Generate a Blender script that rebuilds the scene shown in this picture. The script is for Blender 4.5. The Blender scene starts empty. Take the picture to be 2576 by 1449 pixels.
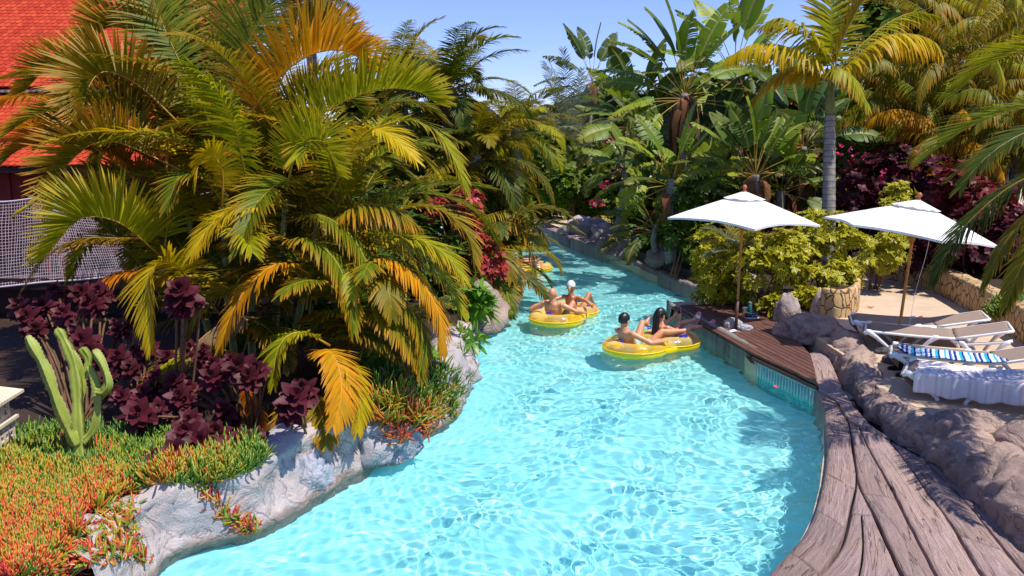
import bpy, bmesh, math, random
from mathutils import Vector, Matrix, noise
from math import radians, sin, cos, pi

random.seed(7)
SC = bpy.context.scene
COL = SC.collection
V = Vector

# ------------------------------------------------------------------ camera
HC = 3.6
PITCH = radians(10.0)
FPX = 2022.0            # focal length in units of a 2576-wide picture
cam_d = bpy.data.cameras.new("camera")
cam = bpy.data.objects.new("camera", cam_d)
COL.objects.link(cam)
cam.location = (0, 0, HC)
cam.rotation_euler = (radians(90) - PITCH, 0, 0)
cam_d.sensor_width = 36
cam_d.lens = 36 * FPX / 2576
cam_d.clip_end = 2000
SC.camera = cam
FWD = V((0, cos(PITCH), -sin(PITCH)))
UPV = V((0, sin(PITCH), cos(PITCH)))


def ray(px, py):
    return FWD + V((1, 0, 0)) * ((px - 1288) / FPX) + UPV * (-(py - 724.5) / FPX)


def G(px, py, z=0.0):
    """the place on a level z that the photograph shows there"""
    d = ray(px, py)
    t = (z - HC) / d.z
    return V((d.x * t, d.y * t, z))


def D(px, py, dep):
    """the place at a given depth from the viewpoint"""
    return V((0, 0, HC)) + ray(px, py) * dep


def depth_of(p):
    return (V(p) - V((0, 0, HC))).dot(FWD)


# ------------------------------------------------------------------ light
SUN_EL, SUN_AZ = radians(65), radians(-30)      # azimuth counted from +X
sun_dir = V((cos(SUN_EL) * cos(SUN_AZ), cos(SUN_EL) * sin(SUN_AZ), sin(SUN_EL)))
sd = bpy.data.lights.new("sun", "SUN")
sd.energy = 5.0
sd.angle = radians(0.5)
sd.color = (1.0, 0.95, 0.87)
so = bpy.data.objects.new("sun", sd)
COL.objects.link(so)
so.rotation_euler = sun_dir.to_track_quat('Z', 'Y').to_euler()
so.location = (6, -2, 12)
W = bpy.data.worlds.new("World")
SC.world = W
W.use_nodes = True
wn = W.node_tree.nodes
bg = wn["Background"]
sky = wn.new("ShaderNodeTexSky")
sky.sky_type = 'NISHITA'
sky.sun_disc = False
sky.sun_elevation = SUN_EL
sky.sun_rotation = radians(90) - SUN_AZ
sky.air_density = 1.0
sky.dust_density = 0.0
sky.ozone_density = 6.0
hsv = wn.new("ShaderNodeHueSaturation")
hsv.inputs["Hue"].default_value = 0.53
hsv.inputs["Saturation"].default_value = 1.0
hsv.inputs["Value"].default_value = 1.0
tint = wn.new("ShaderNodeMix")
tint.data_type = 'RGBA'
tint.blend_type = 'MULTIPLY'
tint.inputs[0].default_value = 1.0
tint.inputs[7].default_value = (0.96, 0.90, 1.24, 1)
W.node_tree.links.new(sky.outputs[0], tint.inputs[6])
W.node_tree.links.new(tint.outputs[2], bg.inputs[0])
wn.remove(hsv)
bg.inputs[1].default_value = 0.125
vs = SC.view_settings
vs.view_transform = 'Standard'
vs.look = 'None'
vs.gamma = 1
vs.exposure = 0.35
cy = SC.cycles
cy.use_denoising = True
cy.max_bounces = 10
cy.diffuse_bounces = 4
cy.glossy_bounces = 5
cy.transmission_bounces = 8
cy.transparent_max_bounces = 12
cy.caustics_reflective = True
cy.caustics_refractive = True
cy.sample_clamp_indirect = 4


# ------------------------------------------------------------------ objects
def tag(o, label=None, cat=None, group=None, kind=None):
    if label:
        o["label"] = label
    if cat:
        o["category"] = cat
    if group:
        o["group"] = group
    if kind:
        o["kind"] = kind
    return o


def empty(name, loc=(0, 0, 0), rz=0.0, label=None, cat=None, group=None):
    o = bpy.data.objects.new(name, None)
    COL.objects.link(o)
    o.location = loc
    o.rotation_euler = (0, 0, rz)
    o.empty_display_size = 0.1
    return tag(o, label, cat, group)


class MB:
    """collects faces for one mesh; uv per vertex, one random number per vertex"""

    def __init__(s):
        s.v, s.f, s.uv, s.r, s.mi = [], [], [], [], []

    def add(s, vs, fs, uvs=None, r=0.0, mi=0):
        b = len(s.v)
        s.v.extend(vs)
        s.f.extend([tuple(i + b for i in f) for f in fs])
        s.uv.extend(uvs if uvs else [(0.5, 0.5)] * len(vs))
        s.r.extend([r] * len(vs))
        s.mi.extend([mi] * len(fs))

    def box(s, c, size, rot=None, r=0.0, mi=0):
        x, y, z = [k / 2 for k in size]
        ps = [V((sx * x, sy * y, sz * z)) for sz in (-1, 1) for sy in (-1, 1) for sx in (-1, 1)]
        if rot is not None:
            ps = [rot @ p for p in ps]
        ps = [p + V(c) for p in ps]
        s.add(ps, [(0, 2, 3, 1), (4, 5, 7, 6), (0, 1, 5, 4), (2, 6, 7, 3), (1, 3, 7, 5), (0, 4, 6, 2)], None, r, mi)

    def tube(s, pts, rad, n=8, cap=True, r=0.0, mi=0, flat=1.0):
        pts = [V(p) for p in pts]
        rads = rad if isinstance(rad, (list, tuple)) else [rad] * len(pts)
        vs, uvs, fs = [], [], []
        N = None
        for i, p in enumerate(pts):
            t = (pts[min(i + 1, len(pts) - 1)] - pts[max(i - 1, 0)])
            t = t.normalized() if t.length > 1e-9 else V((0, 0, 1))
            if N is None:
                a = V((0, 0, 1)) if abs(t.z) < 0.9 else V((1, 0, 0))
                N = (a - t * a.dot(t)).normalized()
            else:
                N = (N - t * N.dot(t)).normalized()
            B = t.cross(N)
            for k in range(n):
                a = 2 * pi * k / n
                vs.append(p + (N * cos(a) * flat + B * sin(a)) * rads[i])
                uvs.append((k / n, i / max(1, len(pts) - 1)))
        for i in range(len(pts) - 1):
            for k in range(n):
                k2 = (k + 1) % n
                fs.append((i * n + k, i * n + k2, (i + 1) * n + k2, (i + 1) * n + k))
        if cap:
            fs.append(tuple(range(n - 1, -1, -1)))
            fs.append(tuple((len(pts) - 1) * n + k for k in range(n)))
        s.add(vs, fs, uvs, r, mi)

    def build(s, name, mat=None, parent=None, smooth=True, mats=None):
        me = bpy.data.meshes.new(name)
        me.from_pydata([tuple(p) for p in s.v], [], s.f)
        n = len(me.loops)
        if n:
            idx = [0] * n
            me.loops.foreach_get("vertex_index", idx)
            ul = me.uv_layers.new(name="UVMap")
            flat = []
            for i in idx:
                flat.extend(s.uv[i])
            ul.data.foreach_set("uv", flat)
            at = me.attributes.new("rnd", 'FLOAT', 'POINT')
            at.data.foreach_set("value", s.r)
            me.polygons.foreach_set("use_smooth", [smooth] * len(me.polygons))
            if any(s.mi):
                me.polygons.foreach_set("material_index", s.mi)
        for m in (mats or ([mat] if mat else [])):
            me.materials.append(m)
        me.update()
        o = bpy.data.objects.new(name, me)
        COL.objects.link(o)
        if parent:
            o.parent = parent
        return o


def bevel(o, w=0.01, seg=2, ang=40):
    m = o.modifiers.new("bevel", 'BEVEL')
    m.width = w
    m.segments = seg
    m.limit_method = 'ANGLE'
    m.angle_limit = radians(ang)
    return o


def put(o, parent):
    """parent while keeping the vertices, already in the world, where they are"""
    o.parent = parent
    o.matrix_parent_inverse = Matrix.Translation(-V(parent.location)) if parent.rotation_euler.z == 0 else \
        (Matrix.Translation(parent.location) @ parent.rotation_euler.to_matrix().to_4x4()).inverted()
    return o


def catmull(pts, n):
    pts = [V(p) for p in pts]
    P = [pts[0] * 2 - pts[1]] + pts + [pts[-1] * 2 - pts[-2]]
    out = []
    m = len(pts) - 1
    for i in range(n + 1):
        u = i / n * m
        k = min(int(u), m - 1)
        t = u - k
        a, b, c, d = P[k], P[k + 1], P[k + 2], P[k + 3]
        out.append(0.5 * ((2 * b) + (c - a) * t + (2 * a - 5 * b + 4 * c - d) * t * t + (3 * b - a - 3 * c + d) * t ** 3))
    return out


def fbm(p, o=4, lac=2.1, gain=0.5):
    s, a = 0.0, 1.0
    q = V(p)
    for _ in range(o):
        s += a * noise.noise(q)
        q = q * lac
        a *= gain
    return s


# ------------------------------------------------------------------ materials
class NT:
    def __init__(s, name):
        s.m = bpy.data.materials.new(name)
        s.m.use_nodes = True
        s.t = s.m.node_tree
        s.n = s.t.nodes
        s.n.clear()
        s.out = s.n.new("ShaderNodeOutputMaterial")

    def add(s, typ, **kw):
        n = s.n.new("ShaderNode" + typ)
        for k, v in kw.items():
            if hasattr(n, k):
                setattr(n, k, v)
        return n

    def link(s, a, b):
        s.t.links.new(a, b)

    def set(s, sock, v):
        if hasattr(v, "bl_rna") and isinstance(v, bpy.types.NodeSocket):
            s.link(v, sock)
        else:
            if isinstance(v, (tuple, list)) and len(v) == 3 and sock.type == 'RGBA':
                v = (*v, 1)
            sock.default_value = v

    def noise(s, scale, detail=4, rough=0.55, vec=None, dist=0.0):
        n = s.add("TexNoise")
        n.inputs["Scale"].default_value = scale
        n.inputs["Detail"].default_value = detail
        n.inputs["Roughness"].default_value = rough
        n.inputs["Distortion"].default_value = dist
        if vec is not None:
            s.link(vec, n.inputs["Vector"])
        return n.outputs["Fac"]

    def coord(s, which="Object", scale=None):
        c = s.add("TexCoord").outputs[which]
        if scale:
            m = s.add("Mapping")
            m.inputs["Scale"].default_value = scale
            s.link(c, m.inputs["Vector"])
            return m.outputs[0]
        return c

    def attr(s, name):
        return s.add("Attribute", attribute_name=name).outputs["Fac"]

    def ramp(s, fac, stops, interp='LINEAR'):
        r = s.add("ValToRGB")
        cr = r.color_ramp
        cr.interpolation = interp
        while len(cr.elements) < len(stops):
            cr.elements.new(0.5)
        for e, (p, c) in zip(cr.elements, stops):
            e.position = p
            e.color = (*c, 1) if len(c) == 3 else c
        s.link(fac, r.inputs[0])
        return r.outputs[0]

    def mix(s, fac, a, b, blend='MIX'):
        m = s.add("Mix", data_type='RGBA', blend_type=blend)
        s.set(m.inputs[0], fac)
        s.set(m.inputs[6], a)
        s.set(m.inputs[7], b)
        return m.outputs[2]

    def math(s, op, a, b=0.0, clamp=False):
        m = s.add("Math", operation=op)
        m.use_clamp = clamp
        s.set(m.inputs[0], a)
        s.set(m.inputs[1], b)
        return m.outputs[0]

    def rng(s, x, a, b, c=0.0, d=1.0):
        m = s.add("MapRange")
        s.link(x, m.inputs[0])
        for i, v in enumerate((a, b, c, d)):
            m.inputs[i + 1].default_value = v
        return m.outputs[0]

    def bump(s, h, strength=0.3, dist=0.02):
        b = s.add("Bump")
        b.inputs["Strength"].default_value = strength
        b.inputs["Distance"].default_value = dist
        s.link(h, b.inputs["Height"])
        return b.outputs[0]

    def pbr(s, col, rough=0.6, spec=0.4, normal=None, metal=0.0):
        p = s.add("BsdfPrincipled")
        s.set(p.inputs["Base Color"], col)
        s.set(p.inputs["Roughness"], rough)
        p.inputs["Specular IOR Level"].default_value = spec
        p.inputs["Metallic"].default_value = metal
        if normal is not None:
            s.link(normal, p.inputs["Normal"])
        return p

    def done(s, shader):
        s.link(shader, s.out.inputs[0])
        return s.m


def simple(name, col, rough=0.6, spec=0.4, vary=0.12, scale=6.0, bump=0.0, bscale=60, metal=0.0):
    n = NT(name)
    co = n.coord("Object")
    f = n.noise(scale, 5, 0.6, co)
    c2 = tuple(max(0, k * (1 - vary)) for k in col)
    c1 = tuple(min(1, k * (1 + vary)) for k in col)
    c = n.mix(n.rng(f, 0.3, 0.7), c2, c1)
    nm = n.bump(n.noise(bscale, 3, 0.6, co), bump, 0.01) if bump else None
    return n.done(n.pbr(c, rough, spec, nm, metal).outputs[0])


def leafy(name, base=None, tip=(0.42, 0.16, 0.02), translucent=0.3, rough=0.42, spec=0.35, vary=0.35, edge=None, rib=None, tipfac=1.0):
    """a leaf: base colour (or the object's own colour), drier towards the tip, each leaf a little different"""
    n = NT(name)
    uv = n.add("UVMap", uv_map="UVMap").outputs[0]
    sep = n.add("SeparateXYZ")
    n.link(uv, sep.inputs[0])
    u, v = sep.outputs[0], sep.outputs[1]
    rnd = n.attr("rnd")
    if base is None:
        oi = n.add("ObjectInfo")
        col = oi.outputs["Color"]
        dry = oi.outputs["Alpha"]
    else:
        col = base
        dry = 0.35
    k = n.rng(rnd, 0, 1, 1 - vary, 1 + vary)
    hs = n.add("HueSaturation")
    n.set(hs.inputs["Color"], col)
    n.link(k, hs.inputs["Value"])
    n.link(n.rng(rnd, 0, 1, 0.515, 0.485), hs.inputs["Hue"])
    c = hs.outputs[0]
    across = n.math('ABSOLUTE', n.math('SUBTRACT', u, 0.5))
    if edge is not None:
        co = n.coord("Object")
        w = n.math('ADD', across, n.math('MULTIPLY', n.math('SUBTRACT', n.noise(30, 2, 0.5, co), 0.5), 0.25))
        c = n.mix(n.rng(w, 0.14, 0.24), c, edge)
    if rib is not None:
        c = n.mix(n.rng(across, 0.03, 0.06, 1, 0), c, rib)
    # tip fades to dry colour
    t = n.math('MULTIPLY', n.math('POWER', v, 2.2), tipfac)
    t = n.math('MULTIPLY', t, n.math('ADD', rnd, 0.35))
    t = n.math('MULTIPLY', t, n.math('MULTIPLY', dry, 1.6) if base is None else 0.4, True)
    c = n.mix(t, c, tip)
    p = n.pbr(c, rough, spec)
    if translucent > 0:
        tr = n.add("BsdfTranslucent")
        tc = n.mix(0.25, c, (0.9, 0.8, 0.05), 'MULTIPLY')
        n.link(c, tr.inputs[0])
        ms = n.add("MixShader")
        ms.inputs[0].default_value = translucent
        n.link(p.outputs[0], ms.inputs[1])
        n.link(tr.outputs[0], ms.inputs[2])
        return n.done(ms.outputs[0])
    return n.done(p.outputs[0])
# ------------------------------------------------------------------ pool, banks, ground
ZT = 0.40       # terrace and edging level
RIGHT_EDGE = [(1800, 1700), (1890, 1540), (1960, 1449), (2010, 1390), (2040, 1330), (2060, 1250), (2072, 1150), (2070, 1080), (2062, 1010), (2050, 978)]
right_w = [G(x, y, 0) for x, y in RIGHT_EDGE]
step_w = [G(x, y, 0) for x, y in [(2046, 968), (1972, 952), (1888, 928), (1880, 918)]]
deck_w = [G(x, y, 0) for x, y in [(1872, 908), (1800, 866), (1740, 830), (1690, 797), (1677, 785)]]
far_w = [G(x, y, 0) for x, y in [(1790, 765), (1765, 745), (1700, 722), (1620, 690), (1590, 672), (1530, 652), (1480, 636), (1430, 615), (1390, 600), (1345, 583), (1250, 566), (1100, 556)]]
left_w = [G(x, y, 0) for x, y in [(250, 1560), (340, 1449), (400, 1395), (480, 1362), (600, 1335), (680, 1305), (760, 1250), (850, 1210), (950, 1150), (1040, 1095), (1100, 1065), (1150, 1025), (1165, 970), (1180, 915), (1195, 850), (1245, 790), (1255, 735), (1262, 690), (1225, 655), (1150, 635), (1000, 622)]]

FLOOR_Z = -0.85


def prism(poly, z0, z1, name, mat, skirt=True):
    bm = bmesh.new()
    top = [bm.verts.new((p[0], p[1], z1)) for p in poly]
    bot = [bm.verts.new((p[0], p[1], z0)) for p in poly]
    f = bm.faces.new(top)
    n = len(poly)
    for i in range(n):
        j = (i + 1) % n
        bm.faces.new((top[i], bot[i], bot[j], top[j]))
    bm.normal_update()
    if f.normal.z < 0:
        bmesh.ops.reverse_faces(bm, faces=bm.faces[:])
    bmesh.ops.triangulate(bm, faces=[f])
    me = bpy.data.meshes.new(name)
    bm.to_mesh(me)
    bm.free()
    me.materials.append(mat)
    o = bpy.data.objects.new(name, me)
    COL.objects.link(o)
    return o


def m_concrete(name, c1, c2, c3, scale=3.0, bump=0.25):
    n = NT(name)
    co = n.coord("Object")
    a = n.noise(scale, 8, 0.65, co)
    b = n.noise(scale * 0.28, 4, 0.6, co)
    c = n.mix(n.rng(a, 0.35, 0.65), c1, c2)
    c = n.mix(n.rng(b, 0.48, 0.68, 0, 0.75), c, c3)
    fine = n.noise(120, 4, 0.7, co)
    c = n.mix(n.rng(fine, 0.3, 0.75, 0, 0.35), c, (c1[0] * 0.55, c1[1] * 0.55, c1[2] * 0.55))
    h = n.math('ADD', fine, n.math('MULTIPLY', a, 2.0))
    return n.done(n.pbr(c, 0.75, 0.25, n.bump(h, bump, 0.01)).outputs[0])


M_terrace = m_concrete("terrace_concrete", (0.52, 0.38, 0.26), (0.60, 0.46, 0.32), (0.44, 0.30, 0.19), 2.2)
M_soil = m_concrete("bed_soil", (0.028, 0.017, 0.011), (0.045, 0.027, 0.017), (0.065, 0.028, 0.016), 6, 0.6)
M_ground = m_concrete("dry_ground", (0.12, 0.10, 0.05), (0.08, 0.09, 0.03), (0.16, 0.12, 0.07), 0.6)


def m_pool():
    n = NT("pool_paint")
    co = n.coord("Object")
    a = n.noise(1.3, 5, 0.6, co)
    b = n.noise(7, 6, 0.65, co)
    c = n.mix(n.rng(a, 0.35, 0.7), (0.30, 0.74, 0.75), (0.39, 0.81, 0.81))
    c = n.mix(n.rng(b, 0.5, 0.8, 0, 0.35), c, (0.25, 0.67, 0.70))
    return n.done(n.pbr(c, 0.8, 0.1, n.bump(b, 0.15, 0.01)).outputs[0])


M_pool = m_pool()

g = MB()
g.add([V((-900, -60, -1.2)), V((900, -60, -1.2)), V((900, 1500, -1.2)), V((-900, 1500, -1.2))], [(0, 1, 2, 3)])
tag(g.build("ground", M_ground), kind="structure")


def seg_dist(p, poly):
    best = 1e9
    for a, b in zip(poly[:-1], poly[1:]):
        ax, ay, bx, by = a[0], a[1], b[0], b[1]
        dx, dy = bx - ax, by - ay
        t = max(0, min(1, ((p[0] - ax) * dx + (p[1] - ay) * dy) / (dx * dx + dy * dy + 1e-12)))
        best = min(best, math.hypot(p[0] - ax - t * dx, p[1] - ay - t * dy))
    return best


g = MB()
fx = [-30, -20, -14, -9] + [-6 + 0.2 * i for i in range(46)] + [4, 6, 9, 12]
fy = [1, 3] + [4 + 0.2 * i for i in range(60)] + [17, 19, 22, 26, 32, 40, 48]
lw16 = left_w[:16]
fv = []
for y in fy:
    for x in fx:
        d = seg_dist((x, y), lw16) if y < 17.5 else 9
        k = max(0.0, 1 - d / 1.15)
        fv.append(V((x, y, FLOOR_Z + 0.62 * k * k * (3 - 2 * k) + 0.05 * k * noise.noise(V((x * 2, y * 2, 0))))))
nx = len(fx)
g.add(fv, [(j * nx + i, j * nx + i + 1, (j + 1) * nx + i + 1, (j + 1) * nx + i) for j in range(len(fy) - 1) for i in range(nx - 1)])
floor_o = tag(g.build("pool_floor", M_pool), kind="structure")

# right bank: terrace and edging stand on it
rb = [right_w[0] + V((0.0, -6, 0))] + right_w + step_w + deck_w
rb = rb + [G(1693, 770, 0), G(1760, 768, 0)] + far_w + [V((-30, 46, 0)), V((-30, 120, 0)), V((120, 120, 0)), V((120, -20, 0))]
right_bank = tag(prism(rb, -1.25, 0.10, "terrain", M_terrace), kind="structure")
tpoly = [G(x, y, ZT) for x, y in [(1950, 790), (2000, 840), (2080, 893), (2125, 940), (2175, 985), (2260, 1050), (2380, 1120), (2500, 1200), (2690, 1350), (3000, 1560)]]
tpoly = [p + V((0.26, 0.06, 0)) for p in tpoly]
tpoly = tpoly + [tpoly[-1] + V((0, -8, 0)), V((120, -10, 0)), V((120, 120, 0)), V((6, 120, 0)), V((4, 30, 0))]
tag(prism(tpoly, -1.0, ZT, "terrace", M_terrace), kind="structure")
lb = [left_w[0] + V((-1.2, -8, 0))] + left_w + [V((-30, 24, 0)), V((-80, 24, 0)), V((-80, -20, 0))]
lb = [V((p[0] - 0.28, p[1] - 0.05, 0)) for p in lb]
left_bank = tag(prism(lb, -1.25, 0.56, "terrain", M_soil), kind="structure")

# ---- water: a real rippled sheet
random.seed(11)
WV = []
for i in range(46):
    wl = 0.12 * (1.0 + 10.0 * random.random() ** 2.4)
    a = random.uniform(0, 2 * pi)
    k = 2 * pi / wl
    WV.append((k * cos(a), k * sin(a), random.uniform(0, 2 * pi), 0.0125 / k * random.uniform(0.6, 1.4) * (0.72 if wl > 0.5 else 1.12)))


def water_z(x, y):
    # slow warp breaks the pattern up
    wx = x + 0.16 * sin(1.7 * y + 0.9 * x) + 0.07 * sin(4.1 * x - 2.3 * y)
    wy = y + 0.16 * sin(1.5 * x - 1.1 * y + 1.0) + 0.07 * sin(3.7 * y + 2.9 * x)
    amp = 0.75 + 0.35 * noise.noise(V((x * 0.45, y * 0.45, 0.3)))
    s = 0.0
    for kx, ky, ph, am in WV:
        s += am * sin(kx * wx + ky * wy + ph)
    return s * amp * WAMP


WAMP = 1.7


def water_mesh():
    vs, fs = [], []
    rows = []
    y = 4.6
    while y < 47:
        rows.append(y)
        y += 0.026 if y < 9.5 else (0.042 if y < 15 else (0.07 if y < 24 else 0.14))
    ends = []
    for y in rows:
        if y < 15:
            x0, x1, st = -5.0 + max(0, y - 9) * 0.45, 5.6 + max(0, y - 9) * 0.1, 0.038
        else:
            x0, x1, st = -3.2 - max(0, y - 20) * 0.9, 7.6, 0.075
        ends.append((x0, x1, st))
    # two grids with a fixed column count each
    def grid(rs, nx, f0, f1):
        b = len(vs)
        for y in rs:
            x0, x1 = f0(y), f1(y)
            for i in range(nx):
                x = x0 + (x1 - x0) * i / (nx - 1)
                vs.append((x, y, water_z(x, y)))
        for j in range(len(rs) - 1):
            for i in range(nx - 1):
                q = b + j * nx + i
                fs.append((q, q + 1, q + nx + 1, q + nx))
    grid([r for r in rows], 350, lambda y: -5.2 + min(9, max(0, y - 6.5)) * 0.36 - max(0, y - 19) * 0.9, lambda y: 4.4 + max(0, min(8, y - 9)) * 0.36)
    return vs, fs


def m_water():
    n = NT("water")
    p = n.add("BsdfGlass")
    p.inputs["IOR"].default_value = 1.33
    p.inputs["Roughness"].default_value = 0.0
    p.inputs["Color"].default_value = (0.93, 0.99, 1.0, 1)
    return n.done(p.outputs[0])


M_water = m_water()
wv, wf = water_mesh()
me = bpy.data.meshes.new("water")
me.from_pydata(wv, [], wf)
me.polygons.foreach_set("use_smooth", [True] * len(me.polygons))
me.materials.append(M_water)
water = bpy.data.objects.new("water", me)
COL.objects.link(water)
tag(water, kind="structure")
water.cycles.is_caustics_caster = True
floor_o.cycles.is_caustics_receiver = True
left_bank.cycles.is_caustics_receiver = True
right_bank.cycles.is_caustics_receiver = True
sd.cycles.is_caustics_light = True
# ------------------------------------------------------------------ stone-look edging, deck, rocks, walls
ZE = 0.20      # edging near the viewer
ZD = 0.30      # wooden deck


def resample(pts, n):
    pts = [V(p) for p in pts]
    L = [0.0]
    for a, b in zip(pts[:-1], pts[1:]):
        L.append(L[-1] + (b - a).length)
    out, k = [], 0
    for i in range(n + 1):
        s = L[-1] * i / n
        while k < len(pts) - 2 and L[k + 1] < s:
            k += 1
        t = (s - L[k]) / max(1e-9, L[k + 1] - L[k])
        out.append(pts[k].lerp(pts[k + 1], t))
    return out


def smooth_line(px, z, n=40):
    return resample(catmull([G(x, y, z) for x, y in px], 12 * len(px)), n)


def m_woodstone(name, c1, c2, c3, rough=0.7):
    n = NT(name)
    uv = n.add("UVMap", uv_map="UVMap").outputs[0]
    mp = n.add("Mapping")
    mp.inputs["Scale"].default_value = (2.6, 34, 1)
    n.link(uv, mp.inputs["Vector"])
    rnd = n.attr("rnd")
    off = n.add("CombineXYZ")
    n.link(n.math('MULTIPLY', rnd, 37.0), off.inputs[0])
    n.link(n.math('MULTIPLY', rnd, 11.0), off.inputs[2])
    va = n.add("VectorMath", operation='ADD')
    n.link(mp.outputs[0], va.inputs[0])
    n.link(off.outputs[0], va.inputs[1])
    grain = n.noise(1.0, 7, 0.68, va.outputs[0], 0.9)
    co = n.coord("Object")
    blot = n.noise(1.7, 5, 0.6, co)
    c = n.mix(n.rng(grain, 0.32, 0.66), c1, c2)
    c = n.mix(n.rng(blot, 0.42, 0.7, 0, 0.8), c, c3)
    crack = n.noise(0.30, 3, 0.5, va.outputs[0], 0.3)
    ck = n.rng(n.math('ABSOLUTE', n.math('SUBTRACT', crack, 0.5)), 0.0, 0.018, 1, 0)
    c = n.mix(n.math('MULTIPLY', ck, n.rng(blot, 0.40, 0.60)), c, tuple(k * 0.18 for k in c1))
    grit = n.noise(60, 5, 0.75, co)
    c = n.mix(n.rng(grit, 0.48, 0.70, 0, 0.6), c, tuple(k * 0.55 for k in c1))
    hs = n.add("HueSaturation")
    n.link(c, hs.inputs["Color"])
    n.link(n.rng(rnd, 0, 1, 0.8, 1.2), hs.inputs["Value"])
    h = n.math('ADD', n.math('SUBTRACT', n.math('MULTIPLY', grain, 1.5), ck), n.math('MULTIPLY', n.noise(70, 4, 0.7, co), 0.5))
    return n.done(n.pbr(hs.outputs[0], rough, 0.3, n.bump(h, 0.55, 0.02)).outputs[0])


M_edge = m_woodstone("wood_look_concrete", (0.16, 0.105, 0.095), (0.38, 0.275, 0.25), (0.32, 0.215, 0.165))
M_edge_grey = m_woodstone("grey_kerb_stone", (0.16, 0.14, 0.13), (0.36, 0.33, 0.30), (0.20, 0.17, 0.14))
M_dark = simple("joint_dark", (0.012, 0.010, 0.010), 0.9, 0.1)


def strip(mb, A, B, z, prof, rnd, wob=0.006, seed=0):
    """a board between two lines; prof = [(across 0..1, drop)]"""
    vs, uvs, fs = [], [], []
    n = len(A)
    m = len(prof)
    s = 0.0
    for i in range(n):
        if i:
            s += (A[i] - A[i - 1]).length
        w = (B[i] - A[i]).length
        for (a, d) in prof:
            p = A[i].lerp(B[i], a)
            zz = z + d + wob * noise.noise(V((p.x * 5, p.y * 5, seed))) + 0.5 * wob * noise.noise(V((p.x * 17, p.y * 17, seed)))
            vs.append(V((p.x, p.y, zz)))
            uvs.append((s, a * w))
    for i in range(n - 1):
        for k in range(m - 1):
            q = i * m + k
            fs.append((q, q + m, q + m + 1, q + 1))
    fs.append(tuple(range(m)))
    fs.append(tuple((n - 1) * m + k for k in range(m - 1, -1, -1)))
    mb.add(vs, fs, uvs, rnd)


PROF = [(0.0, -0.10), (0.004, -0.016), (0.02, -0.004), (0.12, 0.0), (0.3, 0.002), (0.5, 0.003), (0.7, 0.002), (0.88, 0.0), (0.98, -0.004), (0.996, -0.016), (1.0, -0.10)]


def gap(A, B, g=0.012):
    A2, B2 = [], []
    for a, b in zip(A, B):
        d = b - a
        L = max(d.length, 1e-6)
        k = min(0.45, g / L)
        A2.append(a + d * k)
        B2.append(b - d * k)
    return A2, B2


path = MB()
kin = [(2060, 985), (2104, 1012), (2134, 1062), (2146, 1140), (2155, 1205), (2142, 1265), (2122, 1350), (2092, 1405), (2052, 1449), (1980, 1540), (1880, 1700)]
kout = [(2040, 985), (2048, 1005), (2063, 1050), (2074, 1110), (2076, 1180), (2066, 1255), (2045, 1335), (2012, 1398), (1963, 1455), (1890, 1548), (1795, 1710)]
ko = smooth_line(kout, 0.0, 60)
ki = smooth_line(kin, ZE, 60)
KPROF = [(0.0, -1.1), (0.0, -0.22), (0.01, -0.07), (0.05, -0.022), (0.13, -0.004), (0.3, 0.0), (0.5, 0.003), (0.7, 0.0), (0.95, -0.003), (0.99, -0.016), (1.0, -0.09)]
random.seed(3)
cuts = [0, 7, 13, 21, 30, 38, 46, 53, 60]
for a, b in zip(cuts[:-1], cuts[1:]):
    A, B = ko[a:b + 1], ki[a:b + 1]
    A, B = [p.copy() for p in A], [p.copy() for p in B]
    for L in (A, B):
        L[0] = L[0].lerp(L[1], 0.03)
        L[-1] = L[-1].lerp(L[-2], 0.03)
    # finer along the length
    A, B = resample(A, 3 * (b - a)), resample(B, 3 * (b - a))
    B = [p + (q - p).normalized() * 0.010 for p, q in zip(B, A)]
    strip(path, A, B, ZE, KPROF, random.random(), 0.016, a)
lA = [(2157, 1206), (2166, 1232), (2202, 1300), (2227, 1355), (2272, 1449), (2350, 1600), (2450, 1800)]
lA2 = [(2136, 1064), (2148, 1140), (2160, 1220), (2202, 1300), (2227, 1355), (2272, 1449), (2350, 1600), (2450, 1800)]
lB = [(2162, 1075), (2190, 1135), (2247, 1235), (2287, 1315), (2357, 1449), (2450, 1610), (2570, 1800)]
lC = [(2240, 1110), (2290, 1175), (2332, 1235), (2392, 1315), (2472, 1449), (2590, 1620), (2720, 1800)]
lD = [(2330, 1160), (2400, 1230), (2455, 1290), (2522, 1375), (2576, 1440), (2720, 1610), (2900, 1800)]
lE = [(2420, 1200), (2480, 1260), (2545, 1325), (2622, 1405), (2690, 1480), (2860, 1650), (3060, 1830)]
LL = [smooth_line(k, ZE, 60) for k in (lA2, lB, lC, lD, lE)]
kin_low = smooth_line([(2156, 1207), (2144, 1265), (2124, 1350), (2094, 1405), (2054, 1449), (1982, 1540), (1882, 1700)], ZE, 60)
la_low = smooth_line(lA, ZE, 60)
A, B = gap(kin_low, la_low, 0.014)
mid = [a.lerp(b, 0.45) for a, b in zip(A, B)]
A1, B1 = gap(A, mid, 0.006)
A2, B2 = gap(mid, B, 0.006)
strip(path, A1[14:], B1[14:], ZE, PROF, 0.3, 0.008, 5)
strip(path, A2[14:], B2[14:], ZE, PROF, 0.62, 0.008, 6)
strip(path, A[1:15], B[1:15], ZE, PROF, 0.5, 0.008, 7)
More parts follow.
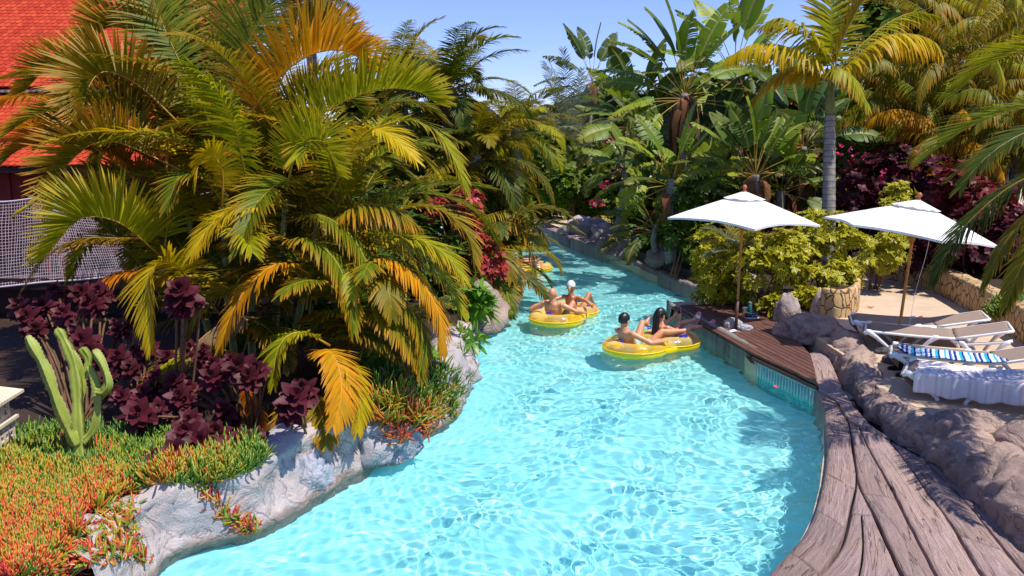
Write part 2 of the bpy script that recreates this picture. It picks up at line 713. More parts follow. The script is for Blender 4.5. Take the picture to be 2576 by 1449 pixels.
for j, (P0, P1) in enumerate(zip(LL[:-1], LL[1:])):
    A, B = gap(P0, P1, 0.013)
    cut = [0, [24, 60, 30, 60][j], 60] if j in (0, 2) else [0, 60]
    for a, b in zip(cut[:-1], cut[1:]):
        Aa, Bb = [p.copy() for p in A[a:b + 1]], [p.copy() for p in B[a:b + 1]]
        Aa[0] = Aa[0].lerp(Aa[1], 0.08)
        Bb[0] = Bb[0].lerp(Bb[1], 0.08)
        Aa, Bb = resample(Aa, 2 * (b - a)), resample(Bb, 2 * (b - a))
        strip(path, Aa, Bb, ZE, PROF, random.random(), 0.010, j * 3 + a)
# sandy strip between deck and ridge
sA = [G(x, y, ZE) for x, y in [(2030, 893), (2043, 930), (2060, 984), (2104, 1011), (2134, 1060), (2160, 1074)]]
sB = [G(x, y, ZE) for x, y in [(2075, 885), (2098, 930), (2120, 985), (2150, 1030), (2190, 1075), (2240, 1108)]]
strip(path, resample(sA, 30), resample(sB, 30), ZE + 0.03, PROF, 0.9, 0.01, 4)
path_o = tag(path.build("path", M_edge), kind="structure")
# bedding below the joints
bed = MB()
bp = [G(x, y, ZE - 0.06) for x, y in kin[1:]] + [G(x, y, ZE - 0.06) for x, y in reversed(lE)] + [G(2160, 1000, ZE - 0.06)]
bp = [V((p.x + (0.05 if i < len(kin) - 1 else 0), p.y, p.z)) for i, p in enumerate(bp)]
bed.add(bp, [tuple(range(len(bp)))])
tag(bed.build("path_surface", M_dark, smooth=False), kind="structure")

# far stone coping along the right bank
cop = MB()
fw = smooth_line([(1592, 673), (1640, 697), (1700, 724), (1765, 747), (1800, 764)], 0.0, 40)
fo = [p + V((0.42, 0.16, 0)) for p in fw]
for a, b in ((0, 13), (13, 27), (27, 40)):
    strip(cop, fw[a:b + 1], fo[a:b + 1], 0.24, KPROF, random.random(), 0.03, a)
fw2 = smooth_line([(1532, 653), (1480, 637), (1430, 616), (1390, 601), (1345, 584), (1250, 567), (1120, 557)], 0.0, 48)
fo2 = [p + V((0.25, 1.5 + 0.8 * i / 48, 0)) for i, p in enumerate(fw2)]
for a, b in ((0, 12), (12, 25), (25, 37), (37, 48)):
    for u0, u1 in ((0, 0.2), (0.21, 0.46), (0.47, 0.72), (0.73, 1.0)):
        A = [p.lerp(q, u0) for p, q in zip(fw2[a:b + 1], fo2[a:b + 1])]
        B = [p.lerp(q, u1) for p, q in zip(fw2[a:b + 1], fo2[a:b + 1])]
        strip(cop, A, B, 0.32, KPROF if u0 == 0 else PROF, random.random(), 0.03, a)
tag(cop.build("kerb", M_edge), kind="structure")

# ---- deck
dk = empty("wooden_deck", tuple(G(1860, 840, ZD)), 0, "dark brown slatted timber deck jutting into the pool under the white parasol", "deck")
M_deck = m_woodstone("deck_timber", (0.075, 0.03, 0.022), (0.17, 0.075, 0.052), (0.11, 0.05, 0.035), 0.55)
dpoly = [G(x, y, ZD) for x, y in [(1690, 772), (1720, 767), (1790, 764), (1870, 763), (1925, 772), (1960, 800), (2000, 850), (2040, 893), (2050, 930), (2054, 962), (1975, 925), (1893, 888)]]
ddir = (G(2050, 958, ZD) - G(1702, 774, ZD)).normalized()
dn = V((-ddir.y, ddir.x, 0))


def clip_poly(poly, n, lo, hi):
    def half(pl, n, d, sgn):
        out = []
        for i in range(len(pl)):
            a, b = pl[i], pl[(i + 1) % len(pl)]
            da, db = sgn * (a.dot(n) - d), sgn * (b.dot(n) - d)
            if da >= 0:
                out.append(a)
            if (da >= 0) != (db >= 0):
                out.append(a.lerp(b, da / (da - db)))
        return out
    p = half(poly, n, lo, 1)
    return half(p, n, hi, -1) if len(p) > 2 else p


ds = [p.dot(dn) for p in dpoly]
db = MB()
w = 0.105
k = 0
d0 = min(ds)
while d0 + k * w < max(ds):
    pl = clip_poly(dpoly, dn, d0 + k * w + 0.006, d0 + (k + 1) * w - 0.006)
    if len(pl) > 2:
        m = len(pl)
        z = ZD + random.uniform(-0.003, 0.003)
        uvs = [(p.dot(ddir), p.dot(dn)) for p in pl]
        top = [V((p.x, p.y, z)) for p in pl]
        bot = [V((p.x, p.y, z - 0.04)) for p in pl]
        area = sum(top[i].x * top[(i + 1) % m].y - top[(i + 1) % m].x * top[i].y for i in range(m))
        order = list(range(m)) if area > 0 else list(range(m - 1, -1, -1))
        db.add(top + bot, [tuple(order)] + [(i, (i + 1) % m, m + (i + 1) % m, m + i) for i in range(m)], uvs + uvs, random.random())
    k += 1
put(bevel(db.build("deck_board", M_deck, smooth=False), 0.004, 1), dk)["kind"] = "thing"
ff = MB()
ff.add([V((p.x, p.y, ZD - 0.05)) for p in dpoly], [tuple(range(len(dpoly)))])
put(ff.build("underlay", M_dark, smooth=False), dk)
kb = MB()
kA = resample([G(x, y, 0) for x, y in [(1676, 786), (1692, 800), (1742, 832), (1802, 868), (1876, 911)]], 30)
kB = resample([G(x, y, ZD) for x, y in [(1690, 770), (1716, 779), (1778, 806), (1845, 840), (1906, 876)]], 30)
for a, b in ((0, 10), (10, 21), (21, 30)):
    strip(kb, kA[a:b + 1], kB[a:b + 1], ZD + 0.012, [(0, -1.1), (0, -0.06), (0.03, -0.02), (0.12, 0), (0.5, 0.004), (0.9, 0), (0.97, -0.01), (1, -0.06)], random.random(), 0.022, a)
put(kb.build("edge_beam", M_edge_grey), dk)
fb = MB()
f0, f1 = G(1892, 890, ZD), G(2054, 963, ZD)
fd = (f1 - f0).normalized()
fn = V((fd.y, -fd.x, 0))
c = (f0 + f1) / 2
rot = Matrix((fd, -fn, V((0, 0, 1)))).transposed()
fb.box(c + V((0, 0, -0.085)) - fn * 0.02, ((f1 - f0).length, 0.04, 0.06), rot, 0.4)
put(bevel(fb.build("fascia_board", M_deck, smooth=False), 0.004, 1), dk)
# tiled niche with a white grille below the overhang
M_tile = simple("turquoise_tile", (0.05, 0.36, 0.36), 0.25, 0.5, 0.25, 8)
M_white = simple("white_plastic", (0.74, 0.74, 0.73), 0.35, 0.5, 0.05)
gr = empty("pool_grille", tuple(c + V((0, 0, -0.5))), 0, "white barred overflow grille set in turquoise tiles below the deck edge", "grille")
gb, gt = MB(), MB()
for i in range(22):
    u = (i + 0.5) / 22
    p = f0.lerp(f1, u) - fn * 0.05
    gb.tube([V((p.x, p.y, -0.22)), V((p.x, p.y, 0.16))], 0.008, 6)
gb.box(c + V((0, 0, -0.13)) - fn * 0.05, ((f1 - f0).length, 0.02, 0.02), rot)
gt.box(V((c.x, c.y, -0.37)) - fn * 0.14, ((f1 - f0).length, 0.06, 1.1), rot)
put(gb.build("bar_rack", M_white), gr)
put(gt.build("tile_panel", M_tile, smooth=False), gr)

# ---- rocks


def m_rock(name, c1, c2, c3, scale=3.0):
    """weathered cast rock: blotches, dark cracks and grit"""
    n = NT(name)
    co = n.coord("Object")
    a = n.noise(scale, 8, 0.65, co, 0.4)
    b = n.noise(scale * 0.3, 4, 0.6, co)
    r = n.math('ABSOLUTE', n.math('SUBTRACT', n.noise(scale * 0.6, 4, 0.55, co, 0.6), 0.5))
    fine = n.noise(55, 6, 0.75, co)
    c = n.mix(n.rng(a, 0.36, 0.64), c1, c2)
    c = n.mix(n.rng(b, 0.46, 0.66, 0, 0.8), c, c3)
    c = n.mix(n.rng(r, 0.0, 0.016, 0.6, 0), c, tuple(k * 0.3 for k in c1))
    c = n.mix(n.rng(fine, 0.45, 0.75, 0, 0.45), c, tuple(k * 0.55 for k in c1))
    # wet, algae-stained line just above the water
    gz = n.add("SeparateXYZ")
    n.link(n.add("NewGeometry").outputs["Position"], gz.inputs[0])
    wl_ = n.math('ADD', gz.outputs[2], n.math('MULTIPLY', n.math('SUBTRACT', n.noise(5, 4, 0.6, co), 0.5), 0.16))
    c = n.mix(n.rng(wl_, 0.035, 0.075, 0.7, 0), c, (0.16, 0.12, 0.085))
    h = n.math('ADD', n.math('MULTIPLY', n.rng(r, 0.0, 0.06), 0.5), n.math('ADD', n.math('MULTIPLY', a, 1.6), n.math('MULTIPLY', fine, 0.55)))
    return n.done(n.pbr(c, 0.8, 0.2, n.bump(h, 0.7, 0.05)).outputs[0])


M_rock = m_rock("sculpted_rock", (0.30, 0.235, 0.215), (0.44, 0.37, 0.34), (0.46, 0.35, 0.27), 3.5)
M_rock_dark = m_rock("brown_rock", (0.24, 0.165, 0.14), (0.40, 0.29, 0.245), (0.48, 0.34, 0.255), 4.0)
M_rock_pale = m_rock("pale_rock", (0.42, 0.345, 0.32), (0.56, 0.48, 0.45), (0.38, 0.36, 0.385), 4.0)
M_rock_blue = m_rock("blue_grey_rock", (0.30, 0.32, 0.38), (0.44, 0.46, 0.53), (0.48, 0.40, 0.36), 3.2)


def ridged(p, o=4):
    s, a = 0.0, 1.0
    q = V(p)
    for _ in range(o):
        s += a * (1 - 2 * abs(noise.noise(q)))
        q = q * 2.1
        a *= 0.5
    return s


def boulder(loc, size, mat, seed, label, name="boulder", sub=5, rough=0.28, group=None, rz=0.0, cat="boulder"):
    bm = bmesh.new()
    bmesh.ops.create_icosphere(bm, subdivisions=sub, radius=1)
    for v in bm.verts:
        p = v.co.copy()
        q = p * 1.1 + V((seed * 7.3, seed * 3.1, seed))
        k = 1 + rough * fbm(q, 5) + 0.13 * ridged(q * 1.6, 4) + 0.03 * fbm(q * 7, 3)
        c2 = p * k
        if c2.z < -0.35:
            c2.z = -0.35 + (c2.z + 0.35) * 0.2
        v.co = V((c2.x * size[0], c2.y * size[1], c2.z * size[2]))
    me = bpy.data.meshes.new(name)
    bm.to_mesh(me)
    bm.free()
    me.polygons.foreach_set("use_smooth", [True] * len(me.polygons))
    me.materials.append(mat)
    o = bpy.data.objects.new(name, me)
    COL.objects.link(o)
    o.location = loc
    o.rotation_euler.z = rz
    return tag(o, label, cat, group)


def swept_rock(name, line, prof, hs, ws, mat, seed, amp, label, lump=1.6, cat="rock edging"):
    """a sculpted rock bank along a line: prof = [(across, height)] in units of the local width and height"""
    n = len(line) - 1
    m = len(prof)
    mb = MB()
    vs, fs = [], []
    for i, p in enumerate(line):
        t = (line[min(i + 1, n)] - line[max(i - 1, 0)]).normalized()
        nn = V((-t.y, t.x, 0))
        u = i / n * (len(hs) - 1)
        a = min(int(u), len(hs) - 2)
        h = hs[a] + (hs[a + 1] - hs[a]) * (u - a)
        w = ws[a] + (ws[a + 1] - ws[a]) * (u - a)
        for j, (x, z) in enumerate(prof):
            q = p + nn * (x * w) + V((0, 0, z * h))
            # outward-ish direction
            j0, j1 = max(j - 1, 0), min(j + 1, m - 1)
            dx, dz = (prof[j1][0] - prof[j0][0]) * w, (prof[j1][1] - prof[j0][1]) * h
            no = (nn * (-dz) + V((0, 0, dx))).normalized()
            f = q * lump + V((seed, 0, seed * 2))
            d = amp * (0.9 * fbm(f, 4) + 0.55 * ridged(f * 0.8, 4) - 0.3) + amp * 0.28 * fbm(f * 5, 4)
            vs.append(q + no * d)
    for i in range(n):
        for j in range(m - 1):
            q = i * m + j
            fs.append((q, q + 1, q + m + 1, q + m))
    mb.add(vs, fs)
    mb.f = [f[::-1] for f in mb.f] if prof[-1][0] < prof[0][0] else mb.f
    return tag(mb.build(name, mat), label, cat)


def arch(m=24, lo=-0.4):
    out = [(0.0, lo)]
    for i in range(m + 1):
        a = pi * i / m
        out.append((0.5 - 0.5 * cos(a), max(0.0, sin(a)) ** 0.7))
    out.append((1.0, lo))
    return out


# left bank, from the picture's lower edge to the bend
lwl = resample(catmull([p for p in left_w[:17]], 160), 230)
fprof = [(0.06, -0.9)] + [(0.08, -0.45), (0.12, -0.2)] + [(0.16 - 0.16 * sin(i / 7 * pi) * 0.6 - 0.28 * (i / 7) ** 2, i / 7) for i in range(0, 8)] + [(-0.35, 1.08), (-0.6, 1.06), (-0.85, 0.95), (-1.1, 0.8)]
# finer profile
fprof = [tuple(p.xy) for p in catmull([V((a, b, 0)) for a, b in fprof], 40)]
fprof = [(-a, b) for a, b in fprof]
rock_bank = swept_rock("rock_bank", lwl, fprof,
                       [0.5, 0.52, 0.56, 0.58, 0.5, 0.48, 0.54, 0.58, 0.66, 0.5, 0.38, 0.40, 0.45, 0.5, 0.55, 0.6, 0.6],
                       [0.55] * 17, M_rock_pale, 2.0, 0.10,
                       "pale sculpted rock bank running along the planted side of the pool", 1.5)
fix = G(950, 1110, 0.35)
boulder(G(955, 1125, 0.2) + V((-0.15, 0.25, 0)), (0.46, 0.38, 0.46), M_rock_blue, 4, "large smooth blue grey boulder shaded by hanging palm fronds at the water", sub=5, rough=0.2)
boulder(G(745, 1230, 0.1) + V((-0.1, 0.22, 0)), (0.36, 0.28, 0.40), M_rock_blue, 9, "blue grey boulder striped with frond shadows beside the maroon rosettes", sub=5, rough=0.18)
boulder(G(425, 1310, 0.15) + V((0.0, 0.2, 0.05)), (0.34, 0.27, 0.36), M_rock_pale, 12, "rounded pale boulder between two trailing strands of ice plant", sub=5, rough=0.2)
boulder(G(565, 1300, 0.1) + V((0, 0.25, 0.05)), (0.3, 0.24, 0.34), M_rock_pale, 14, "pale boulder under the trailing orange ice plant strand at the waterline", sub=5, rough=0.2)
boulder(G(1225, 800, 0.2) + V((-0.25, 0.3, 0)), (0.6, 0.9, 0.55), M_rock_dark, 21, "dark wet boulder at the river bend below the leaning palm fronds", sub=4)
boulder(G(1120, 950, 0.2) + V((-0.1, 0.3, 0)), (0.5, 0.5, 0.36), M_rock_pale, 23, "small pinkish rock by the water below the glossy green shrub", sub=4)

# right ridge
rl = smooth_line([(2085, 878), (2110, 925), (2140, 985), (2185, 1040), (2250, 1090), (2330, 1150), (2420, 1235), (2500, 1310), (2590, 1385), (2720, 1480), (2900, 1600)], ZE, 210)
rprof = arch(30)
ridge = swept_rock("rock_ridge", rl, rprof, [0.32, 0.34, 0.28, 0.20, 0.17, 0.22, 0.30, 0.36, 0.40, 0.42, 0.42],
                   [0.46, 0.50, 0.48, 0.45, 0.46, 0.56, 0.72, 0.86, 0.95, 1.0, 1.1], M_rock_dark, 5.0, 0.10,
                   "long lumpy brown rock ridge between the plank edging and the sunny terrace", 2.3)
boulder(G(2020, 850, ZD) + V((0.18, 0.15, 0.05)), (0.50, 0.44, 0.30), M_rock_dark, 31, "brown sculpted boulder at the inner end of the wooden deck", sub=5, rough=0.22)
boulder(G(2420, 1090, ZT) + V((0.05, 0, 0.0)), (0.36, 0.3, 0.24), M_rock_dark, 35, "dark rounded boulder rising behind the ridge beside the terrace", sub=5, rough=0.16)
boulder(G(2560, 1120, ZT), (0.26, 0.22, 0.22), M_rock_dark, 37, "lone dark rock lying on the sandy terrace past the ridge", sub=4, rough=0.16)
boulder(G(1985, 795, ZT) + V((0, 0.1, 0)), (0.24, 0.2, 0.36), M_rock, 39, "upright pale brown rock among the variegated leaves", sub=4)
boulder(G(2070, 790, ZT) + V((0, 0.1, 0)), (0.17, 0.16, 0.42), M_rock, 42, "grey rock leaning on the tan stone planter", sub=4, rough=0.15)
boulder(G(1565, 650, 0.1) + V((0.3, 0.4, 0.1)), (0.75, 0.7, 0.45), M_rock_dark, 45, "dark grey rock sloping into the water between two lengths of coping", sub=4)
boulder(G(1790, 745, 0.1) + V((0.5, 0.3, 0.1)), (0.6, 0.8, 0.5), M_rock_dark, 46, "dark rock slope where the water meets the yellow leaved hedge", sub=4)
boulder(G(1690, 675, 0.3) + V((0.6, 0.8, 0.1)), (1.1, 0.7, 0.5), M_rock_dark, 48, "brown rock mound behind the stone coping under broad leaves", sub=4)
boulder(G(1468, 585, 0.32), (0.85, 0.5, 0.55), M_rock_pale, 51, "whitish rock on the far bank before the yellow shrub", sub=4)
boulder(G(1530, 600, 0.32), (0.6, 0.55, 0.5), M_rock_pale, 53, "grey rock on the far bank half shaded by a hanging leaf", sub=4)
boulder(G(1548, 622, 0.32), (0.55, 0.4, 0.42), M_rock_dark, 55, "dark rock on the far bank at the edge of the coping", sub=4)


# ---- tan flagstone walls
def m_flag():
    n = NT("tan_flagstone")
    uv = n.add("UVMap", uv_map="UVMap").outputs[0]
    mp = n.add("Mapping")
    mp.inputs["Scale"].default_value = (5.2, 4.2, 1)
    n.link(uv, mp.inputs["Vector"])
    wob = n.noise(2.0, 2, 0.5, mp.outputs[0])
    va = n.add("VectorMath", operation='ADD')
    n.link(mp.outputs[0], va.inputs[0])
    cx = n.add("CombineXYZ")
    n.link(n.math('MULTIPLY', wob, 0.5), cx.inputs[0])
    n.link(cx.outputs[0], va.inputs[1])
    v1 = n.add("TexVoronoi", feature='DISTANCE_TO_EDGE')
    v2 = n.add("TexVoronoi", feature='F1')
    for k in (v1, v2):
        k.inputs["Scale"].default_value = 1.0
        n.link(va.outputs[0], k.inputs["Vector"])
    e = n.rng(v1.outputs["Distance"], 0.015, 0.07)
    sp = n.add("SeparateColor")
    n.link(v2.outputs["Color"], sp.inputs[0])
    stone = n.mix(sp.outputs[0], (0.46, 0.28, 0.12), (0.58, 0.40, 0.20))
    fine = n.noise(26, 5, 0.6, uv)
    stone = n.mix(n.rng(fine, 0.4, 0.8, 0, 0.5), stone, (0.30, 0.18, 0.08))
    c = n.mix(e, (0.09, 0.055, 0.03), stone)
    return n.done(n.pbr(c, 0.8, 0.2, n.bump(n.math('ADD', n.math('MULTIPLY', e, 1.5), fine), 0.6, 0.02)).outputs[0])


M_flag = m_flag()


def wall_sweep(name, line, z0, z1, th, label, cat):
    mb = MB()
    n = len(line)
    s = 0
    vs, uvs, fs = [], [], []
    for i, p in enumerate(line):
        if i:
            s += (p - line[i - 1]).length
        t = (line[min(i + 1, n - 1)] - line[max(i - 1, 0)]).normalized()
        nn = V((-t.y, t.x, 0))
        h = z1 + 0.02 * noise.noise(V((s * 3, 0, 0)))
        for (a, z, vv) in ((0, z0, 0), (0, (z0 + h) / 2, (h - z0) / 2), (0.0, h - 0.03, h - z0 - 0.03), (0.03, h, h - z0), (th - 0.03, h, h - z0 + th), (th, h - 0.03, h - z0 + th), (th, z0, 2 * (h - z0) + th)):
            q = p + nn * (a + 0.012 * noise.noise(V((s * 4, z * 4, 1))))
            vs.append(V((q.x, q.y, z)))
            uvs.append((s, vv))
    for i in range(n - 1):
        for j in range(6):
            q = i * 7 + j
            fs.append((q, q + 1, q + 8, q + 7)[::-1])
    fs.append(tuple(range(7)))
    fs.append(tuple((n - 1) * 7 + k for k in range(6, -1, -1)))
    mb.add(vs, fs, uvs)
    return tag(mb.build(name, M_flag), label, cat)


wl = smooth_line([(2140, 690), (2230, 703), (2320, 722), (2400, 762), (2465, 800), (2525, 835), (2640, 905)], ZT, 60)
wall_sweep("retaining_wall", wl, 0.2, ZT + 0.56, 0.32, "curved tan flagstone retaining wall behind the sun loungers", "wall")
pl = smooth_line([(2062, 795), (2085, 800), (2112, 801), (2142, 795), (2160, 778), (2158, 760), (2140, 750)], ZT, 40)
wall_sweep("stone_planter", pl, 0.2, ZT + 0.55, 0.12, "short tan flagstone planter wall holding the variegated hedge", "planter")
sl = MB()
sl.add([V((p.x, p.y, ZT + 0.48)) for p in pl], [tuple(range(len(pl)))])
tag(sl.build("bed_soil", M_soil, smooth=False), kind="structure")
# beds behind: raised soil
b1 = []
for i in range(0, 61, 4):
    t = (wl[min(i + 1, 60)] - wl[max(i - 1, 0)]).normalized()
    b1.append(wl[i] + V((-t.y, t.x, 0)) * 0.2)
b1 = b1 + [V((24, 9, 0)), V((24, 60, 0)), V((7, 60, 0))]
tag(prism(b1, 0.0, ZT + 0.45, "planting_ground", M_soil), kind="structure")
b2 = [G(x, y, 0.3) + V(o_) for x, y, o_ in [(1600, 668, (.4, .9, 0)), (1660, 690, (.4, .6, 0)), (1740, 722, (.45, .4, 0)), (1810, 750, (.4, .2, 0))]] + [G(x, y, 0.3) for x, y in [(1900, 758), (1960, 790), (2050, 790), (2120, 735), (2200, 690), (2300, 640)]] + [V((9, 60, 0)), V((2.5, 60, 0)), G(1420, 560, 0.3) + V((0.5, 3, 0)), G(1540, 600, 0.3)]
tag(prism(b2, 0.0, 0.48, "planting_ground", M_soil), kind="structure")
# ------------------------------------------------------------------ furniture and small things
def m_cloth(name, col, stripes=None, spec=0.1, bumps=0.15):
    n = NT(name)
    co = n.coord("Object")
    uv = n.add("UVMap", uv_map="UVMap").outputs[0]
    f = n.noise(5, 4, 0.6, co)
    if stripes:
        sx = n.add("SeparateXYZ")
        n.link(uv, sx.inputs[0])
        x = n.math('ADD', sx.outputs[0], n.math('MULTIPLY', n.noise(3, 2, 0.5, uv), 0.03))
        x = n.math('FRACT', n.math('MULTIPLY', x, stripes[0]))
        c = n.ramp(x, stripes[1], 'CONSTANT')
    else:
        c = n.mix(n.rng(f, 0.3, 0.7), tuple(k * 0.92 for k in col), col)
    weave = n.noise(220, 2, 0.5, co)
    p = n.pbr(c, 0.85, spec, n.bump(n.math('ADD', weave, n.math('MULTIPLY', f, 2)), bumps, 0.006))
    tr = n.add("BsdfTranslucent")
    n.link(c if not isinstance(c, tuple) else c, tr.inputs[0])
    ms = n.add("MixShader")
    ms.inputs[0].default_value = 0.18
    n.link(p.outputs[0], ms.inputs[1])
    n.link(tr.outputs[0], ms.inputs[2])
    return n.done(ms.outputs[0])


M_canvas = m_cloth("white_canvas", (0.82, 0.82, 0.82))
M_pole = m_woodstone("orange_varnished_wood", (0.50, 0.18, 0.02), (0.66, 0.28, 0.035), (0.56, 0.21, 0.025), 0.35)
M_sling = m_cloth("taupe_sling", (0.33, 0.245, 0.20))
M_finial = simple("terracotta_finial", (0.42, 0.12, 0.05), 0.5)


def parasol(base, top, R, tips, tiltv, sag, label, rise=0.56):
    """base, top: pole ends; tips: angles of the corners (degrees); canopy square to tiltv"""
    root = empty("parasol", tuple(base), 0, label, "parasol", "white parasols by the pool")
    ax = (top - base)
    pm = MB()
    pm.tube([base + ax * (i / 10) for i in range(11)], 0.024, 12)
    put(pm.build("pole", M_pole), root)
    up = V(tiltv).normalized()
    X = (V((1, 0, 0)) - up * up.x).normalized()
    Y = up.cross(X)
    apex = base + ax * 0.965
    rim = []
    tp = [apex + (X * cos(radians(a)) + Y * sin(radians(a))) * R - up * rise for a in tips]
    m = len(tp)
    cm = MB()
    nu, nv = 12, 14
    for k in range(m):
        a, b = tp[k], tp[(k + 1) % m]
        vs, uvs = [], []
        for j in range(nv + 1):
            v = 0.10 + 0.90 * j / nv
            for i in range(nu + 1):
                u = i / nu
                e = a.lerp(b, u)
                e = e + (apex - e) * (sag * 4 * u * (1 - u))
                p = apex.lerp(e, v)
                p = p - up * (0.02 * sin(v * pi) * (4 * u * (1 - u))) + up * (0.012 * sin(v * pi))
                p += up * 0.006 * noise.noise(V((p.x * 4, p.y * 4, k)))
                vs.append(p)
                uvs.append((u, v))
        fs = []
        for j in range(nv):
            for i in range(nu):
                q = j * (nu + 1) + i
                fs.append((q, q + nu + 1, q + nu + 2, q + 1))
        cm.add(vs, fs, uvs, k / m)
        # hem
        hv = [vs[nv * (nu + 1) + i] for i in range(nu + 1)]
        cm.add(hv + [p - up * 0.035 for p in hv], [(i, nu + 1 + i, nu + 2 + i, i + 1) for i in range(nu)])
    put(cm.build("canopy", M_canvas), root)
    vm = MB()
    for k in range(m):
        a, b = tp[k], tp[(k + 1) % m]
        vs = []
        for j in range(5):
            v = 0.28 * j / 4
            for i in range(9):
                u = i / 8
                e = a.lerp(b, u)
                e = e + (apex - e) * 0.05 * sin(u * pi)
                p = (apex + up * 0.045).lerp(e + up * 0.05, v)
                if j == 4:
                    p -= up * 0.018 * abs(sin(u * pi * 2))
                vs.append(p)
        vm.add(vs, [(j * 9 + i, (j + 1) * 9 + i, (j + 1) * 9 + i + 1, j * 9 + i + 1) for j in range(4) for i in range(8)])
    put(vm.build("vent_cap", M_canvas), root)
    fm = MB()
    fm.tube([apex + up * z for z in (0.03, 0.05, 0.06, 0.085, 0.10, 0.125, 0.15, 0.16)], [0.035, 0.04, 0.022, 0.03, 0.042, 0.04, 0.02, 0.004], 12)
    put(fm.build("finial", M_finial), root)
    for k in range(m):
        rm = MB()
        rm.tube([apex - up * 0.03, tp[k] - up * 0.02], 0.009, 6)
        put(rm.build("rib", M_pole), root)
    hm = MB()
    hub = base + ax * 0.72
    hm.tube([hub - up * 0.05, hub + up * 0.05], 0.045, 10)
    put(hm.build("hub", M_pole), root)
    for k in range(m):
        rm = MB()
        rm.tube([hub, apex.lerp(tp[k], 0.52) - up * 0.03], 0.008, 6)
        put(rm.build("strut", M_pole), root)
    return root


pb1 = G(1851, 828, ZD)
dep1 = depth_of(pb1)
pt1 = D(1873, 474, dep1 + 0.1)
u1 = parasol(pb1, pt1, 1.42, (187, 263, 353, 83), (0.05, -0.02, 1), 0.10, "white square parasol standing on the dark wooden deck", 0.50)
lm = MB()
lm.tube([pb1 + (pt1 - pb1) * t for t in (0.0, 0.10, 0.21)], 0.031, 12)
put(lm.build("socket", simple("dark_pole_socket", (0.08, 0.035, 0.02), 0.5)), u1)
pb2 = G(2256, 868, ZT)
dep2 = depth_of(pb2)
pt2 = D(2311, 495, dep2 + 0.1)
u2 = parasol(pb2, pt2, 1.36, (158, 205, 262, 345, 40, 100), (0.155, -0.02, 1), 0.05, "white leaning parasol standing between the taupe sun loungers", 0.50)
cm = MB()
a, b = pt2 + V((0.12, -0.25, -0.55)), pb2 + V((0.05, -0.12, 0.0))
cm.tube([a.lerp(b, t) + V((0.015 * sin(t * 9), 0, 0)) for t in [i / 12 for i in range(13)]], 0.0028, 5)
put(cm.build("cord", M_white), u2)
tag(boulder(G(1842, 822, ZD) + V((0, 0, 0.03)), (0.15, 0.12, 0.13), M_rock_pale, 61, "rough whitish stone holding down the parasol pole on the deck", name="stone", sub=4, cat="stone"))
boulder(G(1858, 827, ZD) + V((0.10, -0.04, 0.02)), (0.13, 0.09, 0.07), M_rock_blue, 62, "smooth grey pebble lying at the parasol pole beside a whitish stone", name="stone", sub=4, rough=0.08, cat="stone")


